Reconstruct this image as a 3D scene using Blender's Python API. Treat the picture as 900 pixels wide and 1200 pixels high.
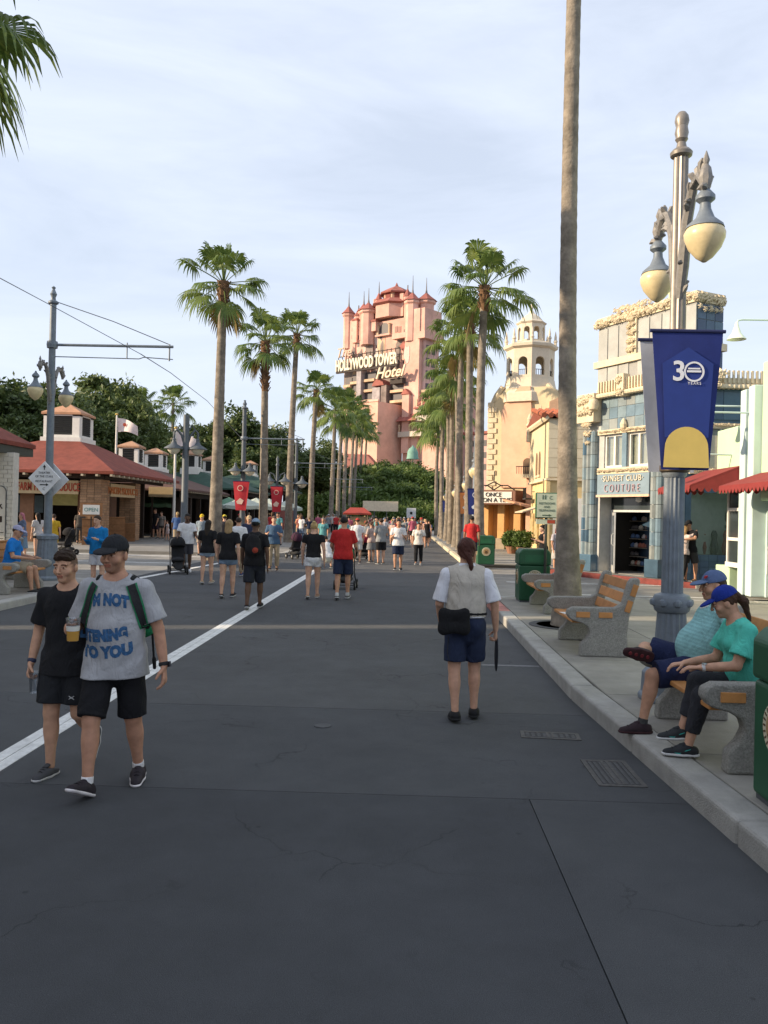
import bpy, bmesh, math, random
import numpy as np
from mathutils import Vector, Matrix, Euler
from mathutils.bvhtree import BVHTree

for _o in list(bpy.data.objects):
    bpy.data.objects.remove(_o, do_unlink=True)
scene = bpy.context.scene
COL = scene.collection
R = math.radians
PI = math.pi

# ------------------------------------------------------------------ camera
CAM_F, CAM_ROLL, CAM_PITCH, CAM_YAW, CAM_H = 970.0, R(1.3), R(0.26), R(1.48), 1.85
cam_data = bpy.data.cameras.new('camera')
cam = bpy.data.objects.new('camera', cam_data)
COL.objects.link(cam)
cam_data.sensor_fit = 'HORIZONTAL'
cam_data.sensor_width = 36.0
cam_data.lens = 36.0 * CAM_F / 900.0
cam_data.clip_end = 3000
cam.location = (0, 0, CAM_H)
cam.rotation_mode = 'XYZ'
_m = Matrix.Rotation(CAM_YAW, 4, 'Z') @ Matrix.Rotation(R(90) + CAM_PITCH, 4, 'X') @ Matrix.Rotation(CAM_ROLL, 4, 'Z')
cam.rotation_euler = _m.to_euler()
scene.camera = cam

# ------------------------------------------------------------------ sky, sun, exposure
SUN_EL, SUN_AZ = R(21.0), R(180.0 + 12.0)      # azimuth of the direction TOWARDS the sun, counter-clockwise from +X
w = bpy.data.worlds.new('World')
scene.world = w
w.use_nodes = True
nt = w.node_tree
nt.nodes.clear()
N = nt.nodes.new
out = N('ShaderNodeOutputWorld')
bg = N('ShaderNodeBackground')
sky = N('ShaderNodeTexSky')
sky.sky_type = 'NISHITA'
sky.sun_disc = False
sky.sun_elevation = SUN_EL
sky.sun_rotation = R(90) - SUN_AZ
sky.altitude = 0
sky.air_density = 1.0
sky.dust_density = 1.6
sky.ozone_density = 1.0
tc = N('ShaderNodeTexCoord')
mp = N('ShaderNodeMapping')
mp.inputs['Scale'].default_value = (1.0, 1.6, 5.0)
mp.inputs['Rotation'].default_value = (R(8), R(10), R(25))
nz = N('ShaderNodeTexNoise')
nz.inputs['Scale'].default_value = 2.1
nz.inputs['Detail'].default_value = 7
nz.inputs['Roughness'].default_value = 0.58
nz.inputs['Distortion'].default_value = 0.5
cr = N('ShaderNodeMapRange')
cr.inputs['From Min'].default_value = 0.28
cr.inputs['From Max'].default_value = 0.72
cr.inputs['To Min'].default_value = 0.62
cr.inputs['To Max'].default_value = 0.93
mx = N('ShaderNodeMix')
mx.data_type = 'RGBA'
mx.inputs['B'].default_value = (6.4, 7.0, 8.2, 1)          # thin high cloud veil
nt.links.new(tc.outputs['Generated'], mp.inputs['Vector'])
nt.links.new(mp.outputs['Vector'], nz.inputs['Vector'])
nt.links.new(nz.outputs['Fac'], cr.inputs['Value'])
nt.links.new(cr.outputs['Result'], mx.inputs['Factor'])
nt.links.new(sky.outputs['Color'], mx.inputs['A'])
nt.links.new(mx.outputs['Result'], bg.inputs['Color'])
bg.inputs['Strength'].default_value = 0.1
nt.links.new(bg.outputs['Background'], out.inputs['Surface'])

sun_data = bpy.data.lights.new('sun', 'SUN')
sun = bpy.data.objects.new('sun', sun_data)
COL.objects.link(sun)
sun_data.energy = 5.0
sun_data.angle = R(0.7)
sun_data.color = (1.0, 0.80, 0.56)
_s = Vector((math.cos(SUN_EL) * math.cos(SUN_AZ), math.cos(SUN_EL) * math.sin(SUN_AZ), math.sin(SUN_EL)))
sun.rotation_euler = _s.to_track_quat('Z', 'Y').to_euler()
sun.location = (-40, -10, 40)

scene.view_settings.view_transform = 'Standard'
scene.view_settings.look = 'None'
scene.view_settings.exposure = 0.58
scene.view_settings.gamma = 1.0
scene.view_settings.use_curve_mapping = False
scene.render.engine = 'CYCLES'
scene.cycles.max_bounces = 5
scene.cycles.diffuse_bounces = 3
scene.cycles.glossy_bounces = 3
scene.cycles.transparent_max_bounces = 6
# ------------------------------------------------------------------ helpers
def ray(px, py):
    dx, dy = px - 450.0, 600.0 - py
    x = dx * math.cos(CAM_ROLL) - dy * math.sin(CAM_ROLL)
    y = dx * math.sin(CAM_ROLL) + dy * math.cos(CAM_ROLL)
    f = CAM_F
    f, y = f * math.cos(CAM_PITCH) - y * math.sin(CAM_PITCH), f * math.sin(CAM_PITCH) + y * math.cos(CAM_PITCH)
    X = x * math.cos(CAM_YAW) - f * math.sin(CAM_YAW)
    Y = x * math.sin(CAM_YAW) + f * math.cos(CAM_YAW)
    return X / Y, y / Y
def at(px, py, Y):                      # the point of a pixel's direction at street distance Y
    a, b = ray(px, py)
    return Vector((a * Y, Y, CAM_H + b * Y))
def gr(px, py, z=0.0):                  # the point of a pixel's direction on level z
    a, b = ray(px, py)
    t = (z - CAM_H) / b
    return Vector((a * t, t, z))
def zat(py, Y, px=450):
    return at(px, py, Y).z

MATS = {}
def M(name, col, rough=0.7, var=0.12, scale=6.0, bump=0.0, bscale=60.0, metal=0.0, rnd=0.0, spec=0.4, dirt=0.0, dscale=0.8, coat=0.0, em=None, trans=0.0, obj=False, ior=1.45):
    if name in MATS: return MATS[name]
    m = bpy.data.materials.new(name); m.use_nodes = True
    t = m.node_tree; b = t.nodes['Principled BSDF']; L = t.links.new; n = t.nodes.new
    b.inputs['Roughness'].default_value = rough
    b.inputs['Metallic'].default_value = metal
    b.inputs['Specular IOR Level'].default_value = spec
    b.inputs['Coat Weight'].default_value = coat
    b.inputs['Transmission Weight'].default_value = trans
    b.inputs['IOR'].default_value = ior
    geo = n('ShaderNodeNewGeometry'); tco = n('ShaderNodeTexCoord')
    vec = tco.outputs['Object'] if obj else geo.outputs['Position']
    c = (col[0], col[1], col[2], 1)
    no = n('ShaderNodeTexNoise'); no.inputs['Scale'].default_value = scale; no.inputs['Detail'].default_value = 6; no.inputs['Roughness'].default_value = 0.62
    L(vec, no.inputs['Vector'])
    mr = n('ShaderNodeMapRange'); mr.inputs['From Min'].default_value = 0.3; mr.inputs['From Max'].default_value = 0.7
    mr.inputs['To Min'].default_value = 1 - var; mr.inputs['To Max'].default_value = 1 + var
    L(no.outputs['Fac'], mr.inputs['Value'])
    val = mr.outputs['Result']
    if rnd:
        oi = n('ShaderNodeObjectInfo'); m2 = n('ShaderNodeMapRange'); m2.inputs['To Min'].default_value = 1 - rnd; m2.inputs['To Max'].default_value = 1 + rnd
        L(oi.outputs['Random'], m2.inputs['Value'])
        mu = n('ShaderNodeMath'); mu.operation = 'MULTIPLY'; L(val, mu.inputs[0]); L(m2.outputs['Result'], mu.inputs[1]); val = mu.outputs[0]
    if dirt:
        d = n('ShaderNodeTexNoise'); d.inputs['Scale'].default_value = dscale; d.inputs['Detail'].default_value = 8; d.inputs['Roughness'].default_value = 0.7
        L(vec, d.inputs['Vector'])
        m3 = n('ShaderNodeMapRange'); m3.inputs['From Min'].default_value = 0.38; m3.inputs['From Max'].default_value = 0.66
        m3.inputs['To Min'].default_value = 1 - dirt; m3.inputs['To Max'].default_value = 1.0 + dirt * 0.25
        L(d.outputs['Fac'], m3.inputs['Value'])
        mu = n('ShaderNodeMath'); mu.operation = 'MULTIPLY'; L(val, mu.inputs[0]); L(m3.outputs['Result'], mu.inputs[1]); val = mu.outputs[0]
    vm = n('ShaderNodeVectorMath'); vm.operation = 'SCALE'; vm.inputs[0].default_value = col[:3]
    L(val, vm.inputs['Scale']); L(vm.outputs['Vector'], b.inputs['Base Color'])
    if bump:
        bn = n('ShaderNodeTexNoise'); bn.inputs['Scale'].default_value = bscale; bn.inputs['Detail'].default_value = 5
        L(vec, bn.inputs['Vector'])
        bu = n('ShaderNodeBump'); bu.inputs['Strength'].default_value = bump; bu.inputs['Distance'].default_value = 0.02
        L(bn.outputs['Fac'], bu.inputs['Height']); L(bu.outputs['Normal'], b.inputs['Normal'])
    if em:
        b.inputs['Emission Color'].default_value = (em[0], em[1], em[2], 1); b.inputs['Emission Strength'].default_value = em[3]
    MATS[name] = m
    return m

def tint_mat(name, rough=0.85, bump=0.3, bscale=90.0, var=0.1, skin=False, wrinkle=0.0):
    """colour comes from the object's own colour (cloth, skin, hair of each person)"""
    m = bpy.data.materials.new(name); m.use_nodes = True
    t = m.node_tree; b = t.nodes['Principled BSDF']; L = t.links.new; n = t.nodes.new
    b.inputs['Roughness'].default_value = rough
    b.inputs['Specular IOR Level'].default_value = 0.35 if skin else 0.2
    oi = n('ShaderNodeObjectInfo'); tco = n('ShaderNodeTexCoord')
    no = n('ShaderNodeTexNoise'); no.inputs['Scale'].default_value = 14 if not skin else 22; no.inputs['Detail'].default_value = 5
    L(tco.outputs['Object'], no.inputs['Vector'])
    mr = n('ShaderNodeMapRange'); mr.inputs['From Min'].default_value = 0.3; mr.inputs['From Max'].default_value = 0.7
    mr.inputs['To Min'].default_value = 1 - var; mr.inputs['To Max'].default_value = 1 + var
    L(no.outputs['Fac'], mr.inputs['Value'])
    vm = n('ShaderNodeVectorMath'); vm.operation = 'SCALE'; L(oi.outputs['Color'], vm.inputs[0]); L(mr.outputs['Result'], vm.inputs['Scale'])
    c = vm.outputs['Vector']
    at_ = n('ShaderNodeAttribute'); at_.attribute_name = 'Col'
    mu = n('ShaderNodeVectorMath'); mu.operation = 'MULTIPLY'; L(c, mu.inputs[0]); L(at_.outputs['Color'], mu.inputs[1]); c = mu.outputs['Vector']
    L(c, b.inputs['Base Color'])
    if skin:
        b.inputs['Subsurface Weight'].default_value = 0.08; b.inputs['Subsurface Radius'].default_value = (0.012, 0.005, 0.003)
    bn = n('ShaderNodeTexNoise'); bn.inputs['Scale'].default_value = bscale; bn.inputs['Detail'].default_value = 4
    L(tco.outputs['Object'], bn.inputs['Vector'])
    bu = n('ShaderNodeBump'); bu.inputs['Strength'].default_value = bump; bu.inputs['Distance'].default_value = 0.008
    L(bn.outputs['Fac'], bu.inputs['Height']); nn = bu.outputs['Normal']
    if wrinkle:                       # long soft creases
        mp_ = n('ShaderNodeMapping'); mp_.inputs['Scale'].default_value = (1.0, 1.0, .42); mp_.inputs['Rotation'].default_value = (.5, .4, .3); L(tco.outputs['Object'], mp_.inputs['Vector'])
        w1 = n('ShaderNodeTexNoise'); w1.inputs['Scale'].default_value = 11; w1.inputs['Detail'].default_value = 3; w1.inputs['Distortion'].default_value = 1.2; L(mp_.outputs['Vector'], w1.inputs['Vector'])
        rd = n('ShaderNodeMath'); rd.operation = 'SUBTRACT'; rd.inputs[1].default_value = .5; L(w1.outputs['Fac'], rd.inputs[0]); ab = n('ShaderNodeMath'); ab.operation = 'ABSOLUTE'; L(rd.outputs[0], ab.inputs[0])
        b2 = n('ShaderNodeBump'); b2.inputs['Strength'].default_value = wrinkle; b2.inputs['Distance'].default_value = .06; L(ab.outputs[0], b2.inputs['Height']); L(nn, b2.inputs['Normal']); nn = b2.outputs['Normal']
    L(nn, b.inputs['Normal'])
    MATS[name] = m
    return m

def leaf_mat(name, c1, c2, scale=0.6, transl=0.35):
    m = bpy.data.materials.new(name); m.use_nodes = True
    t = m.node_tree; b = t.nodes['Principled BSDF']; L = t.links.new; n = t.nodes.new
    o = t.nodes['Material Output']
    geo = n('ShaderNodeNewGeometry'); oi = n('ShaderNodeObjectInfo')
    no = n('ShaderNodeTexNoise'); no.inputs['Scale'].default_value = scale; no.inputs['Detail'].default_value = 6; no.inputs['Roughness'].default_value = 0.75
    L(geo.outputs['Position'], no.inputs['Vector'])
    ad = n('ShaderNodeMath'); ad.operation = 'MULTIPLY_ADD'; L(oi.outputs['Random'], ad.inputs[0]); ad.inputs[1].default_value = 0.25; L(no.outputs['Fac'], ad.inputs[2])
    ad2 = n('ShaderNodeMath'); ad2.operation = 'MULTIPLY_ADD'; L(geo.outputs['Random Per Island'], ad2.inputs[0]); ad2.inputs[1].default_value = 0.3; L(ad.outputs[0], ad2.inputs[2])
    mr = n('ShaderNodeMapRange'); mr.inputs['From Min'].default_value = 0.45; mr.inputs['From Max'].default_value = 1.05; L(ad2.outputs[0], mr.inputs['Value'])
    mx = n('ShaderNodeMix'); mx.data_type = 'RGBA'; mx.inputs['A'].default_value = (*c1, 1); mx.inputs['B'].default_value = (*c2, 1)
    L(mr.outputs['Result'], mx.inputs['Factor']); L(mx.outputs['Result'], b.inputs['Base Color'])
    b.inputs['Roughness'].default_value = 0.5; b.inputs['Specular IOR Level'].default_value = 0.35
    tr = n('ShaderNodeBsdfTranslucent'); L(mx.outputs['Result'], tr.inputs['Color'])
    ms = n('ShaderNodeMixShader'); ms.inputs[0].default_value = transl
    L(b.outputs[0], ms.inputs[1]); L(tr.outputs[0], ms.inputs[2]); L(ms.outputs[0], o.inputs['Surface'])
    MATS[name] = m
    return m

def glass_mat(name, tint=(0.05, 0.07, 0.08), rough=0.06):
    return M(name, tint, rough=rough, var=0.25, scale=1.2, spec=0.7)

def thin_glass(name, tint=(.92, .96, .96), refl=.14, rough=.03):
    m = bpy.data.materials.new(name); m.use_nodes = True; t = m.node_tree; L = t.links.new
    tr = t.nodes.new('ShaderNodeBsdfTransparent'); tr.inputs[0].default_value = (*tint, 1); gl = t.nodes.new('ShaderNodeBsdfGlossy'); gl.inputs['Roughness'].default_value = rough
    fr = t.nodes.new('ShaderNodeLayerWeight'); fr.inputs[0].default_value = .25; mr = t.nodes.new('ShaderNodeMapRange'); mr.inputs['To Min'].default_value = refl*.6; mr.inputs['To Max'].default_value = min(1, refl*4); L(fr.outputs['Facing'], mr.inputs['Value'])
    ms = t.nodes.new('ShaderNodeMixShader'); L(mr.outputs['Result'], ms.inputs[0]); L(tr.outputs[0], ms.inputs[1]); L(gl.outputs[0], ms.inputs[2]); L(ms.outputs[0], t.nodes['Material Output'].inputs['Surface'])
    MATS[name] = m
    return m
thin_glass('clear_pane'); thin_glass('clear_plastic', (.86, .88, .90), .2, .12)
def tag(o, label=None, cat=None, group=None, kind=None):
    if label: o['label'] = label
    if cat: o['category'] = cat
    if group: o['group'] = group
    if kind: o['kind'] = kind
    return o
def empty(name, loc=(0, 0, 0), rz=0.0, label=None, cat=None, group=None, parent=None):
    o = bpy.data.objects.new(name, None); COL.objects.link(o)
    o.empty_display_size = 0.2
    o.location = loc; o.rotation_euler = (0, 0, rz)
    if parent: o.parent = parent
    return tag(o, label, cat, group)
def link(name, me, parent=None, loc=None, rot=None):
    o = bpy.data.objects.new(name, me); COL.objects.link(o)
    if parent: o.parent = parent
    if loc is not None: o.location = loc
    if rot is not None: o.rotation_euler = rot
    return o
def copy_tree(o, parent=None):
    c = o.copy(); COL.objects.link(c); c.parent = parent
    for ch in list(o.children): copy_tree(ch, c)
    return c

class MB:
    def __init__(s): s.v = []; s.f = []; s.mi = []; s.cur = 0
    def add(s, vs, fs):
        b = len(s.v); s.v += [tuple(p) for p in vs]; s.f += [tuple(i + b for i in f) for f in fs]; s.mi += [s.cur] * len(fs); return s
    def box(s, x0, x1, y0, y1, z0, z1):
        if x1 < x0: x0, x1 = x1, x0
        if y1 < y0: y0, y1 = y1, y0
        if z1 < z0: z0, z1 = z1, z0
        return s.add([(x0,y0,z0),(x1,y0,z0),(x1,y1,z0),(x0,y1,z0),(x0,y0,z1),(x1,y0,z1),(x1,y1,z1),(x0,y1,z1)],
                     [(3,2,1,0),(4,5,6,7),(0,1,5,4),(1,2,6,5),(2,3,7,6),(3,0,4,7)])
    def cbox(s, c, size, mat=None):
        x, y, z = (k / 2 for k in size); vs = [Vector(p) for p in [(-x,-y,-z),(x,-y,-z),(x,y,-z),(-x,y,-z),(-x,-y,z),(x,-y,z),(x,y,z),(-x,y,z)]]
        if mat is not None: vs = [mat @ p for p in vs]
        return s.add([Vector(c) + p for p in vs], [(3,2,1,0),(4,5,6,7),(0,1,5,4),(1,2,6,5),(2,3,7,6),(3,0,4,7)])
    def bar(s, a, b, wd, h=None, up=(0,0,1)):                 # square bar between two points
        a, b = Vector(a), Vector(b); h = h or wd; d = (b - a).normalized(); u = Vector(up)
        if abs(d.dot(u)) > 0.95: u = Vector((0,1,0)) if abs(d.y) < 0.9 else Vector((1,0,0))
        sx = d.cross(u).normalized() * (wd / 2); sy = sx.cross(d).normalized() * (h / 2)
        vs = [a-sx-sy, a+sx-sy, a+sx+sy, a-sx+sy, b-sx-sy, b+sx-sy, b+sx+sy, b-sx+sy]
        return s.add(vs, [(3,2,1,0),(4,5,6,7),(0,1,5,4),(1,2,6,5),(2,3,7,6),(3,0,4,7)])
    def prism(s, poly, lo, hi, axis='z'):                     # polygon extruded; axis z: (x,y), axis y: (x,z), axis x: (y,z)
        n = len(poly)
        mk = {'z': lambda p, h: (p[0], p[1], h), 'y': lambda p, h: (p[0], h, p[1]), 'x': lambda p, h: (h, p[0], p[1])}[axis]
        vs = [mk(p, lo) for p in poly] + [mk(p, hi) for p in poly]
        fs = [tuple(range(n))[::-1], tuple(range(n, 2*n))] + [(i, (i+1) % n, n + (i+1) % n, n + i) for i in range(n)]
        return s.add(vs, fs)
    def lathe(s, prof, seg=16, c=(0,0,0), flute=None, sx=1.0, sy=1.0, rot=0.0):
        n = len(prof); vs = []
        for r, z in prof:
            for k in range(seg):
                a = 2*PI*k/seg + rot; q = r
                if flute and r > 0: q = r * (1 - flute[1] * (0.5 + 0.5 * math.cos(flute[0] * a)))
                vs.append((c[0] + q*math.cos(a)*sx, c[1] + q*math.sin(a)*sy, c[2] + z))
        fs = [(i*seg+k, i*seg+(k+1) % seg, (i+1)*seg+(k+1) % seg, (i+1)*seg+k) for i in range(n-1) for k in range(seg)]
        fs += [tuple(range(seg))[::-1], tuple(range((n-1)*seg, n*seg))]
        return s.add(vs, fs)
    def tube(s, pts, rad, seg=8):
        pts = [Vector(p) for p in pts]; n = len(pts)
        if not hasattr(rad, '__len__'): rad = [rad] * n
        vs = []; up = Vector((0.13, 0.21, 1)).normalized()
        for i, p in enumerate(pts):
            d = (pts[min(i+1, n-1)] - pts[max(i-1, 0)]).normalized()
            x = d.cross(up)
            if x.length < 0.05: x = d.cross(Vector((1, 0.2, 0)))
            x.normalize(); y = x.cross(d)
            for k in range(seg):
                a = 2*PI*k/seg; vs.append(p + (x*math.cos(a) + y*math.sin(a)) * rad[i])
        fs = [(i*seg+k, i*seg+(k+1) % seg, (i+1)*seg+(k+1) % seg, (i+1)*seg+k) for i in range(n-1) for k in range(seg)]
        fs += [tuple(range(seg))[::-1], tuple(range((n-1)*seg, n*seg))]
        return s.add(vs, fs)
    def mesh(s, name, mats, smooth=False):
        me = bpy.data.meshes.new(name); me.from_pydata(s.v, [], s.f)
        for m in (mats if isinstance(mats, (list, tuple)) else [mats]): me.materials.append(m)
        if any(s.mi): me.polygons.foreach_set('material_index', s.mi)
        bm = bmesh.new(); bm.from_mesh(me); bmesh.ops.recalc_face_normals(bm, faces=bm.faces); bm.to_mesh(me); bm.free()
        if smooth:
            me.polygons.foreach_set('use_smooth', [True] * len(me.polygons))
            try: me.set_sharp_from_angle(angle=R(40))
            except Exception: pass
        me.update()
        return me
    def build(s, name, mats, parent=None, bevel=0.0, smooth=False, loc=None, rot=None, seg=2):
        o = link(name, s.mesh(name, mats, smooth), parent, loc, rot)
        if bevel:
            b = o.modifiers.new('bevel', 'BEVEL'); b.width = bevel; b.segments = seg; b.limit_method = 'ANGLE'; b.angle_limit = R(35)
        return o

def text_mesh(txt, size, mat, extrude=0.01, align='CENTER', offset=0.0, space=1.0, shear=0.0, bevel=0.0):
    cu = bpy.data.curves.new('lettering', 'FONT'); cu.body = txt; cu.size = size; cu.extrude = extrude; cu.align_x = align
    cu.offset = offset; cu.space_character = space; cu.shear = shear; cu.resolution_u = 3; cu.bevel_depth = bevel
    o = bpy.data.objects.new('lettering', cu); COL.objects.link(o)
    dg = bpy.context.evaluated_depsgraph_get(); dg.update()
    me = bpy.data.meshes.new_from_object(o.evaluated_get(dg))
    bpy.data.objects.remove(o, do_unlink=True)
    me.materials.clear(); me.materials.append(mat)
    return me
def text(txt, size, mat, parent, loc, rot=(R(90), 0, 0), name='lettering', sx=1.0, **k):
    o = link(name, text_mesh(txt, size, mat, **k), parent, loc, rot); o.scale = (sx, 1, 1)
    return o
rng = random.Random(7)
# ------------------------------------------------------------------ ground, road, kerbs, pavements
def asphalt(name, c, cracks=True):
    m = M(name, c, rough=0.93, var=0.07, scale=3.0, bump=0.8, bscale=260.0, dirt=0.16, dscale=0.45, spec=0.25)
    t = m.node_tree; n = t.nodes.new; L = t.links.new
    b = t.nodes['Principled BSDF']; src = b.inputs['Base Color'].links[0].from_socket
    geo = n('ShaderNodeNewGeometry')
    # pale aggregate specks
    vo = n('ShaderNodeTexVoronoi'); vo.inputs['Scale'].default_value = 95; L(geo.outputs['Position'], vo.inputs['Vector'])
    mr = n('ShaderNodeMapRange'); mr.inputs['From Min'].default_value = 0.05; mr.inputs['From Max'].default_value = 0.22; mr.inputs['To Min'].default_value = 1.0; mr.inputs['To Max'].default_value = 0.0
    L(vo.outputs['Distance'], mr.inputs['Value'])
    wn = n('ShaderNodeTexWhiteNoise'); L(vo.outputs['Position'], wn.inputs['Vector'])
    gt = n('ShaderNodeMath'); gt.operation = 'GREATER_THAN'; gt.inputs[1].default_value = 0.9; L(wn.outputs['Value'], gt.inputs[0])
    mu = n('ShaderNodeMath'); mu.operation = 'MULTIPLY'; L(mr.outputs['Result'], mu.inputs[0]); L(gt.outputs[0], mu.inputs[1])
    sc = n('ShaderNodeMath'); sc.operation = 'MULTIPLY'; sc.inputs[1].default_value = 0.5; L(mu.outputs[0], sc.inputs[0])
    mx = n('ShaderNodeMix'); mx.data_type = 'RGBA'; L(sc.outputs[0], mx.inputs['Factor']); L(src, mx.inputs['A']); mx.inputs['B'].default_value = (0.22, 0.21, 0.2, 1)
    gn = n('ShaderNodeTexNoise'); gn.inputs['Scale'].default_value = 210; gn.inputs['Detail'].default_value = 3; gn.inputs['Roughness'].default_value = .8; L(geo.outputs['Position'], gn.inputs['Vector'])
    gm = n('ShaderNodeMapRange'); gm.inputs['From Min'].default_value = .3; gm.inputs['From Max'].default_value = .7; gm.inputs['To Min'].default_value = .55; gm.inputs['To Max'].default_value = 1.45; L(gn.outputs['Fac'], gm.inputs['Value'])
    sn = n('ShaderNodeTexNoise'); sn.inputs['Scale'].default_value = 2.3; sn.inputs['Detail'].default_value = 9; sn.inputs['Roughness'].default_value = .75; sn.inputs['Distortion'].default_value = .6; L(geo.outputs['Position'], sn.inputs['Vector'])
    sm = n('ShaderNodeMapRange'); sm.inputs['From Min'].default_value = .60; sm.inputs['From Max'].default_value = .74; sm.inputs['To Min'].default_value = 1.0; sm.inputs['To Max'].default_value = .80; L(sn.outputs['Fac'], sm.inputs['Value'])
    vo3 = n('ShaderNodeTexVoronoi'); vo3.inputs['Scale'].default_value = 1.9; L(geo.outputs['Position'], vo3.inputs['Vector'])
    gum = n('ShaderNodeMapRange'); gum.inputs['From Min'].default_value = .022; gum.inputs['From Max'].default_value = .034; gum.inputs['To Min'].default_value = .72; gum.inputs['To Max'].default_value = 1.0; L(vo3.outputs['Distance'], gum.inputs['Value'])
    g2 = n('ShaderNodeMath'); g2.operation = 'MULTIPLY'; L(gm.outputs['Result'], g2.inputs[0]); L(sm.outputs['Result'], g2.inputs[1])
    g3 = n('ShaderNodeMath'); g3.operation = 'MULTIPLY'; L(g2.outputs[0], g3.inputs[0]); L(gum.outputs['Result'], g3.inputs[1])
    gs = n('ShaderNodeVectorMath'); gs.operation = 'SCALE'; L(mx.outputs['Result'], gs.inputs[0]); L(g3.outputs[0], gs.inputs['Scale'])
    o = gs.outputs['Vector']
    # hairline cracks: edges of big distorted cells, broken up
    dn = n('ShaderNodeTexNoise'); dn.inputs['Scale'].default_value = 1.6; dn.inputs['Detail'].default_value = 6; L(geo.outputs['Position'], dn.inputs['Vector'])
    va = n('ShaderNodeVectorMath'); va.operation = 'MULTIPLY_ADD'; va.inputs[1].default_value = (0.9, 0.9, 0.9); L(dn.outputs['Color'], va.inputs[0]); L(geo.outputs['Position'], va.inputs[2])
    v2 = n('ShaderNodeTexVoronoi'); v2.feature = 'DISTANCE_TO_EDGE'; v2.inputs['Scale'].default_value = 0.62; L(va.outputs['Vector'], v2.inputs['Vector'])
    m4 = n('ShaderNodeMapRange'); m4.inputs['From Min'].default_value = 0.001; m4.inputs['From Max'].default_value = 0.0055; m4.inputs['To Min'].default_value = 1.0; m4.inputs['To Max'].default_value = 0.0; L(v2.outputs['Distance'], m4.inputs['Value'])
    bn = n('ShaderNodeTexNoise'); bn.inputs['Scale'].default_value = 0.8; L(geo.outputs['Position'], bn.inputs['Vector'])
    m5 = n('ShaderNodeMapRange'); m5.inputs['From Min'].default_value = 0.44; m5.inputs['From Max'].default_value = 0.6; L(bn.outputs['Fac'], m5.inputs['Value'])
    m6 = n('ShaderNodeMath'); m6.operation = 'MULTIPLY'; L(m4.outputs['Result'], m6.inputs[0]); L(m5.outputs['Result'], m6.inputs[1])
    m7 = n('ShaderNodeMath'); m7.operation = 'MULTIPLY'; m7.inputs[1].default_value = 0.6; L(m6.outputs[0], m7.inputs[0])
    mx2 = n('ShaderNodeMix'); mx2.data_type = 'RGBA'; L(m7.outputs[0], mx2.inputs['Factor']); L(o, mx2.inputs['A']); mx2.inputs['B'].default_value = (0.025, 0.025, 0.027, 1)
    L(mx2.outputs['Result'], b.inputs['Base Color'])
    return m
asph = [asphalt('asphalt_a', (0.080, 0.084, 0.091)), asphalt('asphalt_b', (0.097, 0.101, 0.107)), asphalt('asphalt_c', (0.112, 0.115, 0.119))]
conc = M('concrete', (0.28, 0.265, 0.235), rough=0.9, var=0.12, scale=3.0, bump=0.35, bscale=120, rnd=0.06, dirt=0.2, dscale=0.9)
conc2 = M('plaza_concrete', (0.25, 0.24, 0.22), rough=0.9, var=0.14, scale=1.6, bump=0.3, bscale=80, rnd=0.07, dirt=0.22, dscale=0.4)
kerbm = M('kerb_concrete', (0.36, 0.35, 0.325), rough=0.88, var=0.12, scale=4, bump=0.5, bscale=90, rnd=0.1, dirt=0.22, dscale=2.2)
kerbred = M('kerb_red_paint', (0.20, 0.045, 0.038), rough=0.75, var=0.15, scale=6, bump=0.3, dirt=0.25, dscale=3)
kerbpink = M('kerb_faded_red', (0.50, 0.22, 0.18), rough=0.8, var=0.15, scale=6, bump=0.3, dirt=0.3, dscale=3)
paintw = M('road_paint', (0.72, 0.72, 0.70), rough=0.75, var=0.08, scale=25, bump=0.4, bscale=200, dirt=0.25, dscale=7)
jointm = M('joint_dark', (0.035, 0.034, 0.033), rough=0.95)
soil = M('soil', (0.10, 0.085, 0.06), rough=1.0, bump=0.5)

tag(MB().box(-400, 400, -150, 650, -0.5, -0.06).build('ground', M('far_ground', (0.16, 0.16, 0.11), rough=1, var=0.3, scale=0.2, dirt=0.3)), kind='structure')
road = tag(MB().box(-7.6, 2.3, -12, 150, -0.055, -0.03).build('road', jointm), kind='structure')
def panel(x0, x1, y0, y1, k, g=0.0035):
    MB().box(x0 + g, x1 - g, y0 + g, y1 - g, -0.03, 0.0).build('asphalt_panel', asph[k], road)
JX = -2.9
panel(JX, 0.86, -12, 5.5, 0); panel(0.86, 2.0, -12, 5.5, 1); panel(-7.5, JX, -12, 8.2, 1)
panel(JX, 2.0, 5.5, 7.9, 1); panel(JX, 2.0, 7.9, 14.0, 2); panel(-7.5, JX, 8.2, 18.5, 2)
panel(JX, 2.0, 14.0, 22.0, 1); panel(-7.5, JX, 18.5, 30, 1); panel(JX, 2.3, 22.0, 36.0, 2)
panel(-7.5, JX, 30, 48, 2); panel(JX, 2.3, 36, 60, 1); panel(-7.5, JX, 48, 80, 1); panel(JX, 2.3, 60, 100, 2); panel(-7.5, JX, 80, 150, 2); panel(JX, 2.3, 100, 150, 1)
for y0, y1 in ((1.0, 8.55), (8.62, 15.5), (15.5, 22.0), (22.0, 27.5)):      # painted line on both sides of the joint
    for x0, x1 in ((JX - 0.105, JX - 0.004), (JX + 0.004, JX + 0.105)):
        MB().box(x0, x1, y0, y1 - 0.01, 0.0, 0.004).build('painted_line', paintw, road)
MB().box(1.0, 1.72, 10.4, 10.5, 0.0, 0.004).build('painted_line', M('worn_paint', (.145, .147, .15), rough=.85, var=.25, scale=20), road)
MB().box(1.9, 3.4, 17.0, 18.94, -.03, -.001).box(2.0, 2.3, 18.94, 22.0, -.03, -.001).build('asphalt_panel', asph[1], road)

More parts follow.
